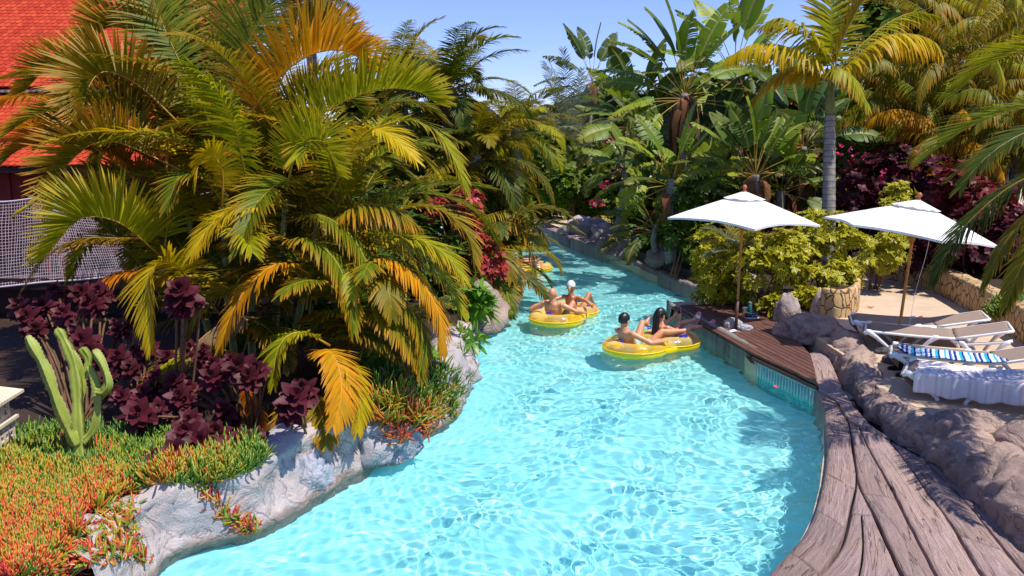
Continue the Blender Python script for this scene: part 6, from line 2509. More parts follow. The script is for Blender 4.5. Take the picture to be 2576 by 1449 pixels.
# king palm with a ringed trunk
kc = DK(2090, 180, 15.0)
kroot = empty("king_palm", (DK(2086, 640, 15.0).x, DK(2086, 640, 15.0).y, 0.45), 0, "slender palm with a grey ringed trunk and torn yellow fronds behind the parasols", "palm")
kb_ = V((DK(2084, 640, 15).x, DK(2084, 640, 15).y, 0.45))
trunk(kroot, [kb_, DK(2084, 560, 15), DK(2086, 420, 15), DK(2088, 290, 15)], 0.135, 0.095)
mb = MB()
mb.tube(catmull([DK(2088, 292, 15), DK(2089, 240, 15), DK(2092, 190, 15), DK(2096, 150, 15)], 12), [0.115, 0.12, 0.115, 0.10, 0.09, 0.08, 0.07, 0.06, 0.05, 0.045, 0.04, 0.035, 0.03], 12)
put(mb.build("crownshaft", M_canegreen), kroot)
for i, (px, d0, d1, ll, col, dry, kw) in enumerate([
    ([(2088, 200), (2050, 150), (1970, 115), (1890, 112), (1825, 150)], 15, 14.4, 0.62, YELL, 0.45, dict(vdeg=-5, droop=1.1)),
    ([(2088, 200), (2070, 130), (2020, 70), (1960, 45), (1925, 60)], 15, 14.6, 0.62, LIME, 0.5, dict(vdeg=5, droop=0.7)),
    ([(2092, 190), (2092, 100), (2090, 20), (2088, -60)], 15, 14.9, 0.75, LIME, 0.4, dict(vdeg=8, droop=0.3, N0=V((0.2, -1, 0)))),
    ([(2095, 190), (2120, 100), (2160, 20), (2200, -50)], 15, 14.8, 0.62, OLIVE, 0.4, dict(vdeg=50, droop=0.2)),
    ([(2095, 200), (2150, 150), (2215, 95), (2290, 85), (2350, 105), (2372, 140)], 15, 14.3, 0.66, YELL, 0.6, dict(vdeg=-10, droop=1.0)),
    ([(2094, 195), (2160, 120), (2230, 60), (2300, 30), (2360, 40)], 15, 15.4, 0.62, LIME, 0.6, dict(vdeg=0, droop=0.8)),
    ([(2090, 200), (2040, 180), (1990, 170), (1930, 200), (1890, 260)], 15, 15.6, 0.58, YELL, 0.7, dict(vdeg=0, droop=0.8)),
    ([(2090, 205), (2105, 170), (2150, 200), (2185, 270)], 15, 14.2, 0.5, LIME, 0.6, dict(vdeg=0, droop=0.8)),
]):
    pxfrond(kroot, px, d0, d1, ll, col, dry, seed=800 + i, n=54, lw=0.055, **kw)

# feathery palms of the right background
for i, (x, y, dep, nf, L, cols, lab) in enumerate([
    (2420, 150, 18, 40, 3.0, [LIME, OLIVE, OLIVE], "feathery yellow green palm hanging in curtains behind the slender ringed palm"),
    (2270, 260, 19, 34, 2.4, [OLIVE, LIME, GREEN], "golden drooping palm directly beside the slender ringed trunk"),
    (2560, 90, 19, 36, 3.0, [LIME, GREEN, OLIVE], "feathery palm in the upper corner behind the stiff dark fronds"),
    (2560, 330, 16.5, 36, 2.4, [OLIVE, OLIVE, GREEN], "olive feathery palm crown above the maroon hedge"),
    (2390, 350, 17.5, 30, 2.2, [OLIVE, GOLD, GREEN], "brownish feathery palm with orange tinged fronds above the maroon hedge"),
    (2240, 380, 21, 26, 2.2, [GREEN, OLIVE, GOLD], "low golden palm with comb like fronds over the pink flowers")]):
    palm("feather_palm", DK(x, y, dep), nf, L, 0.5, cols, lab, "palm", seed=20 + i, el=(-50, 75), bend=(70, 140), n=56, vdeg=(-20, 10), droop=1.3, lw=0.036, tr=(0.12, 0.09))

KS = 1.0
# stiff date palm at the right, partly out of the picture
ph = empty("date_palm", (5.9, 9.2, 0.4), 0, "stiff dark date palm reaching in with long spiky fronds over the leaning parasol", "palm")
pc = V((6.5, 8.6, 3.75))
trunk(ph, [V((6.7, 8.7, ZT - 0.1)), V((6.6, 8.6, 2.2)), pc], 0.22, 0.2, M_fibre)
for i, (px, d0, d1, ll, col, kw) in enumerate([
    ([(2760, 250), (2640, 262), (2520, 285), (2420, 330), (2345, 385)], 9.0, 9.4, 0.72, GREEN, dict(vdeg=18, droop=0.1)),
    ([(2760, 430), (2640, 430), (2540, 470), (2440, 555), (2385, 630), (2350, 700)], 8.8, 8.9, 0.52, DEEP, dict(vdeg=12, droop=0.45)),
    ([(2760, 120), (2660, 110), (2560, 130), (2470, 175), (2400, 240)], 9.2, 9.8, 0.62, LIME, dict(vdeg=22, droop=0.1)),
    ([(2760, 330), (2660, 330), (2560, 350), (2470, 390), (2400, 440)], 9.6, 10.4, 0.6, GREEN, dict(vdeg=15, droop=0.2)),
    ([(2760, 560), (2680, 560), (2610, 610), (2560, 690), (2535, 760)], 8.4, 8.3, 0.42, OLIVE, dict(vdeg=8, droop=0.4)),
    ([(2760, 480), (2660, 500), (2570, 560), (2510, 640), (2475, 720)], 9.4, 9.6, 0.40, OLIVE, dict(vdeg=8, droop=0.5)),
]):
    pxfrond(ph, px, d0, d1, ll, col, 0.12, seed=900 + i, n=84, lw=0.029, sweep=(62, 22), **kw)
rp = random.Random(5)
for i in range(9):
    az = rp.uniform(-2.9, 1.4)
    arcfrond(ph, pc, az, rp.uniform(0, 50), rp.uniform(2.2, 2.9), rp.uniform(40, 80), 0.45, DEEP, 0.15, seed=940 + i, n=56, lw=0.034, sweep=(62, 25), vdeg=15, droop=0.3)


# ---- broad paddle leaves (bird of paradise trees)
M_paddle = leafy("paddle_leaf", None, (0.40, 0.20, 0.04), 0.34, 0.45, 0.25, 0.25, rib=(0.32, 0.38, 0.10))
M_deadleaf = leafy("dead_leaf", (0.20, 0.09, 0.035), (0.12, 0.05, 0.02), 0.2, 0.7, 0.15, 0.4)


def paddle_mesh(pts, N0, wid, torn=0.4, seed=0, stalk=0.016, blade0=0.42):
    rr = random.Random(seed)
    C = catmull(pts, 30)
    T = [(C[min(i + 1, 30)] - C[max(i - 1, 0)]).normalized() for i in range(31)]
    N = [(N0 - T[0] * N0.dot(T[0])).normalized()]
    for i in range(1, 31):
        m = N[-1] - T[i] * N[-1].dot(T[i])
        N.append(m.normalized())
    mb = MB()
    mb.tube(C[::3], [stalk * (1 - 0.75 * i / 10) for i in range(11)], 6, True, 0.5, 1)
    for side in (-1, 1):
        n = 26
        prevtear = True
        shear = 0.0
        last = None
        for k in range(n):
            tear = rr.random() < torn
            if tear or prevtear:
                shear = rr.uniform(-0.05, 0.05) * (1 if torn > 0.05 else 0)
                dz = rr.uniform(-0.25, 0.05) * min(1, torn * 2)
            prevtear = tear
            vs, uvs = [], []
            for e in (0, 1):
                t = (k + e) / n
                if tear and e == 1:
                    t -= 0.22 / n
                u = (blade0 + (1 - blade0) * min(t, 0.999)) * 30
                a = min(int(u), 29)
                f = u - a
                p = C[a].lerp(C[a + 1], f)
                tt = T[a].lerp(T[a + 1], f)
                nn = N[a].lerp(N[a + 1], f)
                bb = tt.cross(nn) * side
                w = wid * 0.5 * (sin(pi * min(1.0, 0.03 + t * 0.97) ** 0.78)) ** 0.7 if t < 1 else 0
                for (x, lift) in ((0, 0), (0.5, 0.16), (1.0, 0.14 + dz)):
                    q = p + bb * (w * x) + nn * (wid * 0.5 * lift) + tt * (x * (0.06 * wid * 2 + shear))
                    q.z -= 0.10 * w * x * x
                    vs.append(q)
                    uvs.append((0.5 + side * x * 0.5, 0.15 + 0.75 * t))
            mb.add(vs, [(0, 1, 4, 3), (1, 2, 5, 4)], uvs, 0.4 + 0.3 * rr.random())
    return mb


def add_paddle(root, pts, N0, wid, col, torn, seed, dry=0.25, name="leaf"):
    o = paddle_mesh(pts, N0, wid, torn, seed).build(name, mats=[M_paddle, M_rachis])
    o.color = (*col, dry)
    return put(o, root)


PG = [(0.11, 0.20, 0.010), (0.16, 0.26, 0.012), (0.06, 0.125, 0.010), (0.24, 0.32, 0.014), (0.085, 0.155, 0.010)]


def strelitzia(base, crown, nl, L, wid, label, seed, spread=1.5, axis=0.0, r=0.12, skirt=14, torn=(0.05, 0.6), cols=None, el=(-30, 88), yawj=0.9, group=None):
    rr = random.Random(seed)
    L, wid = L * KS, wid * KS * 1.12
    nl = int(nl * 1.45)
    root = empty("bird_of_paradise_tree", tuple(base), 0, label, "tree", group)
    trunk(root, [base, base.lerp(crown, 0.5) + V((rr.uniform(-.2, .2), 0, 0)), crown], r, r * 0.75, M_trunk)
    for i in range(nl):
        t = (i + 0.5) / nl
        e = radians(el[1] + (el[0] - el[1]) * t ** 1.1 + rr.uniform(-8, 8))
        az = axis + (pi if i % 2 else 0) + rr.uniform(-yawj, yawj)
        ln = L * rr.uniform(0.8, 1.12)
        p = V(crown) + V((0, 0, rr.uniform(-0.25, 0.05)))
        pts = [p]
        bend = rr.uniform(0.4, 1.0) * (0.6 + t)
        for k in range(6):
            d = V((cos(az) * cos(e), sin(az) * cos(e), sin(e)))
            pts.append(pts[-1] + d * (ln / 6))
            e -= bend * (k + 1) / 21
        e0 = radians(el[1] + (el[0] - el[1]) * t)
        N0 = V((-cos(az) * sin(e0), -sin(az) * sin(e0), cos(e0)))
        # blades twist towards the light
        N0 = (N0 + V((rr.uniform(-0.9, 0.9), -0.5 + rr.uniform(-0.6, 0.6), 0.2))).normalized()
        c = rr.choice(cols or PG)
        add_paddle(root, pts, N0, wid * rr.uniform(0.8, 1.15), c, rr.uniform(*torn) * (0.4 + t), seed * 50 + i, dry=0.1 + 0.4 * t * t)
    if skirt:
        mb = MB()
        for i in range(skirt):
            az = rr.uniform(0, 2 * pi)
            p = V(crown) + V((0, 0, -0.1 - rr.random() * 0.5))
            h = rr.uniform(0.7, 1.4) * KS
            w = rr.uniform(0.05, 0.14) * KS
            o1 = V((cos(az), sin(az), 0))
            sd2 = V((-sin(az), cos(az), 0))
            vs, uvs = [], []
            for k in range(6):
                s = k / 5
                q = p + o1 * (r * 0.8 + 0.45 * sin(s * pi * 0.6) * h * 0.5) + V((0, 0, 0.15 * sin(s * 3) - h * s * s))
                q = q + sd2 * (0.08 * sin(s * 5 + i))
                ww = w * sin(pi * (0.15 + 0.8 * s))
                vs += [q - sd2 * ww, q + sd2 * ww]
                uvs += [(0.2, s), (0.8, s)]
            mb.add(vs, [(2 * k, 2 * k + 1, 2 * k + 3, 2 * k + 2) for k in range(5)], uvs, rr.random())
        put(mb.build("dead_leaf_skirt", M_deadleaf), root)
    return root


def sbase(x, y, dep, z=0.45):
    p = DK(x, y, dep)
    return V((p.x, p.y, z))


KS = 1.28
strelitzia(sbase(1748, 560, 19), DK(1722, 235, 19), 17, 2.2, 0.52, "tallest bird of paradise tree, bare grey trunk and torn paddle leaves against the sky", 1, skirt=26)
strelitzia(sbase(1830, 560, 21), DK(1850, 190, 21), 14, 2.4, 0.55, "bird of paradise tree with big upright leaves left of the slender ringed palm", 2, skirt=20)
strelitzia(sbase(1490, 420, 36), DK(1490, 205, 36), 12, 2.6, 0.6, "thin distant bird of paradise tree standing alone against the sky", 3, skirt=12, r=0.09, cols=[(0.06, 0.12, 0.04), (0.09, 0.15, 0.05)])
strelitzia(sbase(1615, 560, 22), DK(1610, 310, 22), 13, 2.2, 0.52, "bird of paradise tree leaning over the clipped green bush", 4, skirt=14)
strelitzia(sbase(1560, 520, 20.5), DK(1575, 430, 20.5), 9, 1.7, 0.45, "young bird of paradise with bright curved leaves by the pink flowers", 41, skirt=6, cols=[(0.15, 0.23, 0.03), (0.10, 0.18, 0.03)])
strelitzia(sbase(1890, 600, 16.5), DK(1900, 440, 16.5), 14, 1.75, 0.46, "broad leaved bird of paradise right behind the deck parasol", 5, skirt=16, el=(0, 88))
strelitzia(sbase(2010, 600, 18), DK(2020, 370, 18), 14, 2.1, 0.6, "dark green bird of paradise with very wide leaves around the ringed trunk", 6, skirt=12, cols=[(0.04, 0.10, 0.018), (0.06, 0.14, 0.02)])
strelitzia(sbase(1690, 600, 17), DK(1690, 450, 17), 14, 1.7, 0.44, "shaded bird of paradise with ragged leaves over the stone coping", 7, skirt=10, torn=(0.3, 0.8), el=(-20, 80))
strelitzia(sbase(1660, 620, 17.6), DK(1650, 565, 17.6), 13, 1.25, 0.36, "low bird of paradise with yellowing leaves drooping to the rocks", 8, skirt=0, torn=(0.3, 0.8), el=(-30, 70), cols=[(0.06, 0.12, 0.02), (0.12, 0.17, 0.02), (0.22, 0.20, 0.02)], r=0.08)
strelitzia(sbase(1790, 560, 20), DK(1800, 400, 20), 13, 2.0, 0.5, "dim bird of paradise between the tallest trunk and the deck parasol", 9, skirt=14, cols=[(0.03, 0.07, 0.02), (0.045, 0.10, 0.02)])
strelitzia(sbase(2130, 560, 21), DK(2120, 300, 21), 11, 2.0, 0.55, "bird of paradise half hidden behind the ringed palm trunk", 10, skirt=10)


for i, (x, y, dep, cy_, L_, lab) in enumerate([
    (1660, 600, 20.5, 500, 1.5, "bird of paradise filling the shade left of the tallest grey trunk"),
    (1760, 600, 19, 470, 1.5, "bird of paradise with glossy leaves right of the tallest grey trunk"),
    (1960, 600, 17.5, 480, 1.4, "bird of paradise low behind the deck parasol's right corner"),
    (1840, 600, 21.5, 330, 1.9, "bird of paradise high up in the thicket below the scarlet flowers"),
    (1680, 600, 22.5, 330, 1.8, "bird of paradise leaning left behind the tallest grey trunk"),
    (1930, 600, 21, 300, 1.9, "bird of paradise just under the scarlet flowers")]):
    strelitzia(sbase(x, y, dep), DK(x + 5, cy_, dep), 11, L_, 0.46, lab, 110 + i, skirt=10, el=(-25, 85))
KS = 1.24
# variegated hedge around the deck parasol
shrub("variegated_shrub", DK(2060, 640, 13.4), (0.95, 0.7, 0.85), 330, 8, 0.125, 0.05, M_var, "tallest variegated yellow and green hedge shrub between the two parasols", seed=1, base_z=0.4, droop=0.6, lumps=8)
shrub("variegated_shrub", DK(1930, 680, 13.2), (0.75, 0.6, 0.75), 230, 8, 0.12, 0.048, M_var, "variegated shrub to the right of the deck parasol's orange pole", seed=2, base_z=0.35, lumps=7)
shrub("variegated_shrub", DK(1795, 665, 14.0), (0.55, 0.6, 0.8), 200, 8, 0.12, 0.046, M_var, "variegated shrub by the water behind the deck parasol's pole", seed=3, base_z=0.3, lumps=6)
shrub("variegated_shrub", DK(2210, 620, 14.3), (0.55, 0.5, 0.55), 150, 8, 0.12, 0.048, M_var, "variegated shrub in shade behind the leaning parasol's pole", seed=4, base_z=0.5)
shrub("variegated_shrub", DK(1945, 775, 12.9), (0.24, 0.2, 0.22), 46, 8, 0.12, 0.05, M_var, "small variegated bush beside the green flask", seed=5, base_z=0.35, lumps=3)
shrub("variegated_shrub", DK(2030, 762, 12.8), (0.26, 0.2, 0.26), 50, 8, 0.12, 0.05, M_var, "small variegated bush between the upright rock and the stone planter", seed=6, base_z=0.35, lumps=3)
shrub("variegated_shrub", DK(1840, 735, 13.8), (0.5, 0.4, 0.45), 130, 8, 0.12, 0.046, M_var, "low variegated shrub spilling to the deck's far corner", seed=7, base_z=0.25, lumps=5)
shrub("variegated_shrub", DK(2265, 520, 15.5), (0.6, 0.5, 0.45), 110, 8, 0.13, 0.05, M_var, "sunny variegated shrub over the maroon hedge by the leaning parasol's top", seed=8, base_z=0.6)
fr = empty("feather_palm", tuple(sbase(1880, 640, 13.6, 0.4)), 0, "young tan tinged palm growing behind the deck parasol's pole", "palm")
for i in range(13):
    az = i * 2.4
    arcfrond(fr, DK(1868, 645, 13.7), az, 70 - i * 4, 0.9, 60, 0.26, random.choice([SILV, TAN, OLIVE]), 0.2, seed=1200 + i, n=34, lw=0.016)
trunk(fr, [sbase(1868, 700, 13.7, 0.3), DK(1868, 645, 13.7)], 0.06, 0.05, M_fibre)
# dried orange palm leaf by the water
KS = 1.32
# far bank
shrub("clipped_bush", DK(1455, 490, 25), (1.15, 0.9, 1.05), 800, 7, 0.14, 0.075, M_small, "dense rounded green bush on the far bank", seed=11, base_z=0.3, lumps=9, droop=0.2)
shrub("clipped_bush", DK(1530, 520, 25), (0.7, 0.7, 0.8), 300, 7, 0.13, 0.07, M_small, "smaller green bush with pink flowers on the far bank", seed=12, base_z=0.3, lumps=6, droop=0.2)
shrub("yellow_shrub", DK(1512, 562, 23.5), (0.55, 0.35, 0.24), 110, 7, 0.13, 0.06, M_yellowleaf, "low bright yellow shrub behind the whitish far rocks", seed=13, base_z=0.3)
bg1 = shrub("bougainvillea", DK(1545, 430, 24.5), (0.6, 0.5, 0.9), 120, 6, 0.1, 0.06, M_dkgreen, "bougainvillea with pink flowers by the far clipped bush", seed=14, base_z=0.3)
for (x, y, n_) in ((1555, 430, 16), (1530, 468, 26), (1502, 510, 16), (1590, 400, 16), (1540, 350, 8)):
    flowers(bg1, DK(x, y, 23.6), (0.22, 0.2, 0.13), n_, M_pink, x, 0.075)
KS = 1.32
shrub("green_shrub", DK(1700, 560, 15.6), (0.6, 0.5, 0.8), 200, 7, 0.14, 0.045, M_dkgreen, "dark green shrub with whorled leaves behind the stone coping", seed=15, base_z=0.3)
shrub("green_shrub", DK(1760, 520, 16.5), (0.7, 0.6, 0.9), 220, 7, 0.14, 0.045, M_dkgreen, "dark shrub under the deck parasol's canopy edge", seed=16, base_z=0.3)
shrub("fern_bush", DK(1830, 470, 17.5), (0.8, 0.6, 0.7), 200, 9, 0.16, 0.03, M_fernlf, "light green ferny bush behind the top of the deck parasol", seed=17, base_z=0.3)
KS = 1.28
# maroon and wine hedges right of the ringed trunk
for i, (x, y, dep, sx, sz, lab, m) in enumerate([
    (2160, 520, 16.2, 0.8, 0.9, "wine red hedge shrub beside the slender ringed trunk", M_wine),
    (2240, 430, 17.0, 0.9, 0.9, "wine red hedge shrub under the golden drooping palm", M_wine),
    (2300, 480, 16.0, 0.6, 0.9, "wine red shrub behind the leaning parasol's top", M_wine),
    (2430, 520, 14.8, 0.9, 1.0, "dark red leaved shrub right of the leaning parasol's top", M_darkred),
    (2540, 560, 14.0, 0.8, 1.1, "dark red leaved shrub at the picture's edge under the stiff fronds", M_darkred),
    (2480, 640, 13.6, 0.9, 0.7, "deep wine shrub in shade above the retaining wall", M_wine),
    (2350, 640, 14.4, 0.9, 0.6, "wine shrub in the shade of the leaning parasol", M_wine)]):
    shrub("wine_red_shrub", DK(x, y, dep), (sx, 0.6, sz), 260, 6, 0.12, 0.085, m, lab, seed=30 + i, base_z=0.5, lumps=7, droop=0.4)
fb_ = shrub("bougainvillea", DK(2170, 400, 18.2), (1.0, 0.6, 0.7), 150, 6, 0.11, 0.06, M_dkgreen, "bougainvillea with pink flowers behind the ringed trunk", seed=40, base_z=0.5)
for (x, y, n_) in ((2120, 375, 6), (2160, 400, 8), (2080, 385, 5), (2130, 440, 6), (2200, 380, 4)):
    flowers(fb_, DK(x, y, 17.3), (0.25, 0.2, 0.15), n_, M_pink, x, 0.06)
fb2 = shrub("bougainvillea", DK(2330, 400, 17.6), (0.6, 0.5, 0.6), 110, 6, 0.11, 0.06, M_dkgreen, "bougainvillea with pink flowers under the feathery palms", seed=42, base_z=0.5)
for (x, y, n_) in ((2330, 385, 8), (2310, 430, 6), (2380, 440, 7), (2230, 440, 5)):
    flowers(fb2, DK(x, y, 16.4), (0.22, 0.2, 0.15), n_, M_pink, x, 0.06)
ft = shrub("flame_tree", DK(1945, 270, 22), (1.2, 0.8, 0.7), 220, 7, 0.16, 0.07, M_dkgreen, "tree with scarlet flower clusters behind the broad paddle leaves", "tree", seed=43, base_z=0.5)
for (x, y, n_) in ((1960, 235, 60), (1985, 245, 30), (1925, 245, 14), (1880, 262, 10), (2010, 315, 12)):
    flowers(ft, DK(x, y, 20.9), (0.28, 0.2, 0.13), n_, M_scarlet, x, 0.075)


KS = 1.3
# far trees closing the view

def leaf_tree(x, y, dep, size, nwh, mat, label, seed, L=0.40, w=0.17, nl=7):
    nwh = int(nwh * 2.0)
    rr = random.Random(seed)
    c = DK(x, y, dep)
    root = shrub("leafy_tree", c, size, nwh, nl, L, w, mat, label, "tree", seed=seed, base_z=max(0.4, c.z - size[2] * KS * 1.05), lumps=9, stems=6, droop=0.4, shell=0.4, group="trees beyond the garden")
    root.location.z = 0.4
    for ch in root.children:
        ch.matrix_parent_inverse = Matrix.Translation(-V(root.location))
    mb = MB()
    mb.tube([V((c.x, c.y, 0.2)), V((c.x + 0.1, c.y, c.z * 0.6)), V((c.x, c.y, c.z + size[2] * KS * 0.2))], [0.2, 0.15, 0.07], 8)
    put(mb.build("trunk", M_fibre), root)
    return root


M_treegreen = leafy("tree_leaf", (0.085, 0.14, 0.008), (0.17, 0.19, 0.01), 0.35, 0.5, 0.2, 0.5)
M_treelime = leafy("tree_leaf_light", (0.13, 0.19, 0.02), (0.2, 0.24, 0.015), 0.35, 0.4, 0.35, 0.4)
for i, (x, y, dep, sz, n_, m, lab) in enumerate([
    (2330, 60, 26, (2.4, 1.6, 1.6), 420, M_treegreen, "leafy green tree rising behind the golden torn fronds"),
    (2500, 20, 25, (2.2, 1.6, 1.5), 420, M_treelime, "light green tree at the top right behind the feathery palms"),
    (2190, 250, 27, (1.6, 1.4, 1.3), 300, M_treegreen, "round tree seen low between the ringed trunk and the golden palm"),
    (2000, 240, 30, (1.8, 1.4, 1.0), 260, M_treelime, "pale tree far behind the scarlet flowers"),
    (1380, 320, 46, (3.4, 1.5, 1.3), 420, M_treegreen, "far green tree line crown left of the distant thin tree"),
    (1590, 300, 38, (2.6, 1.5, 1.6), 420, M_treegreen, "far tree behind the tall bird of paradise trunks"),
    (1760, 300, 34, (3.4, 1.5, 2.0), 480, M_treegreen, "dense tree filling the gap behind the tallest bird of paradise"),
    (1950, 380, 28, (2.6, 1.4, 1.8), 420, M_treegreen, "dense shaded tree behind the broad leaves"),
    (2250, 420, 25, (2.6, 1.4, 1.8), 420, M_treegreen, "dense tree behind the bougainvillea and wine hedge"),
    (2480, 330, 22, (2.6, 1.4, 2.0), 460, M_treegreen, "dense tree behind the olive feathery palms"),
    (2700, 200, 20, (2.4, 1.6, 2.4), 420, M_treegreen, "tree beyond the picture's edge behind the stiff palm"),
    (1270, 480, 30, (3.0, 1.5, 2.2), 420, M_treegreen, "tree behind the palms at the river bend"),
    (1050, 420, 22, (2.6, 1.5, 2.4), 420, M_treegreen, "shaded tree behind the golden clump"),
    (1420, 430, 42, (3.2, 1.5, 1.9), 420, M_treegreen, "tree behind the silver green palm and clipped bush")]):
    leaf_tree(x, y, dep, sz, n_, m, lab, 60 + i)

for i, (x, y, dep, sx, sz, lab) in enumerate([
    (1610, 500, 20.5, 0.9, 0.9, "dark shrub under the leaning bird of paradise beside the pink flowers"),
    (1690, 560, 18.6, 0.9, 0.8, "dark shrub just behind the far stone coping under ragged leaves"),
    (1780, 600, 17.0, 0.8, 0.7, "dark shrub left of the deck parasol's canopy"),
    (1640, 410, 24, 1.2, 1.0, "dark shrub high in the thicket left of the tallest grey trunk"),
    (1740, 440, 22, 1.1, 1.0, "dark shrub directly behind the tallest grey trunk"),
    (1900, 540, 18.5, 1.0, 0.8, "dark shrub behind the deck parasol's finial"),
    (2060, 500, 18.5, 1.0, 0.8, "dark shrub around the foot of the slender ringed palm"),
    (1990, 440, 20, 1.0, 0.9, "dark shrub behind the dark broad leaves left of the ringed trunk")]):
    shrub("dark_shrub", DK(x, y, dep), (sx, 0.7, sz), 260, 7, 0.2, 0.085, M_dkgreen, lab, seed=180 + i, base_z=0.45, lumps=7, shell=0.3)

KS = 1.04
# ---- left bank: maroon rosettes, cactus, red shrub, glossy shrub, ice plant
def rosette_shrub(base, heads, label, seed, L=0.155, w=0.088, mat=None, name="copperleaf_shrub", group=None):
    rr = random.Random(seed)
    L, w = L * KS, w * KS
    root = empty(name, tuple(base), 0, label, "shrub", group)
    sm = MB()
    extra = [(x + rr.uniform(-34, 34), y + rr.uniform(-26, 30), dep + rr.uniform(0.0, 0.25), s * rr.uniform(0.45, 0.75)) for (x, y, dep, s) in heads]
    for i, (x, y, dep, s) in enumerate(heads + extra):
        p = DK(x, y, dep)
        mb = MB()
        for k, (nl, ll, op, dz) in enumerate(((5, 0.5, 0.45, 0.03), (7, 0.85, 0.95, 0.0), (8, 1.0, 1.35, -0.03), (7, 0.95, 1.75, -0.06))):
            ax = V((rr.uniform(-.15, .15), -0.65, 0.75))
            whorl(mb, p + ax * dz * s, ax, nl, L * s * ll, w * s * (0.7 + 0.3 * ll), rr, op, 0.35, 6)
        put(mb.build("leaf_rosette", mat or M_maroon), root)
        b = V(base) + V((rr.uniform(-.12, .12), rr.uniform(-.05, .1), -0.1))
        sm.tube(catmull([b, b.lerp(p, 0.55) + V((0, 0.08, 0.05)), p + V((0, 0.03, -0.02))], 8), [0.014] * 9, 5)
    put(sm.build("stem", M_fibre), root)
    return root


def bedp(x, y, z=0.56):
    return G(x, y, z)


rosette_shrub(bedp(500, 1130), [(470, 1095, 7.7, 1.25), (505, 1115, 7.6, 1.15), (415, 1180, 7.2, 1.35), (440, 1135, 7.5, 1.0), (545, 1090, 7.8, 0.9), (480, 1060, 7.9, 0.9)], "maroon shrub with big leaf rosettes leaning over the pale boulder", 1)
rosette_shrub(bedp(640, 1150), [(600, 1130, 7.6, 1.4), (640, 1110, 7.8, 0.9), (590, 1170, 7.4, 1.0), (660, 1140, 7.7, 0.7)], "maroon shrub with one large rosette above the striped blue grey boulder", 2)
rosette_shrub(bedp(760, 1100), [(745, 1000, 7.6, 1.25), (725, 1030, 7.6, 1.0), (765, 985, 7.7, 1.0)], "maroon rosettes hanging in front of the golden lower fronds", 3)
rosette_shrub(bedp(620, 1080), [(600, 925, 8.1, 1.1), (625, 950, 8.0, 1.0), (535, 950, 8.2, 1.0), (560, 935, 8.3, 0.9), (645, 930, 8.1, 0.9), (440, 960, 8.4, 0.9), (450, 1000, 8.3, 1.0), (430, 985, 8.4, 0.8), (560, 1030, 8.2, 0.9), (470, 1010, 8.3, 0.7), (350, 1045, 8.0, 1.3)], "reddish maroon shrub thicket in the shade of the palm", 4)
rosette_shrub(bedp(450, 1060), [(455, 735, 8.0, 1.35), (440, 760, 8.0, 0.9), (470, 750, 8.1, 0.9)], "maroon rosette on a tall stem before the drooping golden frond", 5)
rosette_shrub(bedp(190, 1090), [(70, 800, 8.9, 1.0), (110, 770, 9.2, 0.9), (50, 770, 9.3, 0.9), (205, 740, 9.2, 1.1), (230, 765, 9.1, 1.1), (250, 735, 9.3, 1.0), (160, 790, 9.0, 0.9), (210, 860, 8.8, 1.2), (230, 890, 8.7, 1.1), (140, 730, 9.4, 0.8), (300, 900, 8.6, 1.0), (270, 950, 8.5, 0.9), (330, 930, 8.5, 0.8), (90, 830, 8.8, 0.8)], "wide maroon shrub behind the tall cactus under the rope net", 6)
rosette_shrub(bedp(330, 1080), [(300, 830, 9.0, 0.8), (330, 800, 9.1, 0.8), (370, 880, 8.8, 0.9), (390, 950, 8.6, 0.8), (420, 900, 8.8, 0.8), (360, 990, 8.4, 0.9), (310, 1000, 8.3, 0.8), (480, 880, 8.8, 0.8), (510, 900, 8.7, 0.8), (400, 1030, 8.2, 0.8)], "dim maroon shrub between the cactus and the palm canes", 7)
KS = 1.38
shrub("coppery_shrub", DK(1205, 640, 12.6), (0.45, 0.35, 0.62), 220, 6, 0.12, 0.06, M_redlf, "coppery red shrub drooping at the river bend under the dark palms", seed=50, base_z=0.45, droop=0.9)
shrub("coppery_shrub", DK(1140, 520, 12.2), (0.45, 0.3, 0.3), 140, 6, 0.12, 0.06, M_redlf, "coppery red shrub showing high between golden and dark fronds", seed=51, base_z=0.5, droop=0.7)
shrub("green_shrub", DK(1175, 745, 10.9), (0.30, 0.25, 0.38), 42, 6, 0.22, 0.07, M_glossy, "glossy bright green shrub by the water at the rocks of the bend", seed=52, base_z=0.45, droop=0.5)
shrub("green_shrub", DK(1155, 880, 9.4), (0.24, 0.2, 0.26), 24, 6, 0.20, 0.06, M_glossy, "glossy green leaves leaning low over the pool below the golden fronds", seed=53, base_z=0.4, droop=0.6)
shrub("green_shrub", DK(990, 940, 8.0), (0.36, 0.3, 0.26), 50, 6, 0.20, 0.06, M_glossy, "shaded glossy green shrub behind the hanging ice plant", seed=54, base_z=0.4, droop=0.6)

KS = 1.0
# cactus
M_cactus = NT("cactus_skin")
_co = M_cactus.coord("Object")
_f = M_cactus.noise(7, 4, 0.6, _co)
_rn = M_cactus.attr("rnd")
_c = M_cactus.mix(M_cactus.rng(_f, 0.3, 0.7), (0.17, 0.22, 0.018), (0.27, 0.31, 0.04))
_c = M_cactus.mix(M_cactus.rng(_rn, 0.6, 1.0), _c, (0.38, 0.37, 0.15))
M_cactus = M_cactus.done(M_cactus.pbr(_c, 0.5, 0.4).outputs[0])
cb = G(205, 1180, 0.56)
CD = depth_of(cb)
cact = empty("candelabra_cactus", tuple(cb), 0, "tall branching candelabra cactus rising from the orange ice plant bed", "cactus")


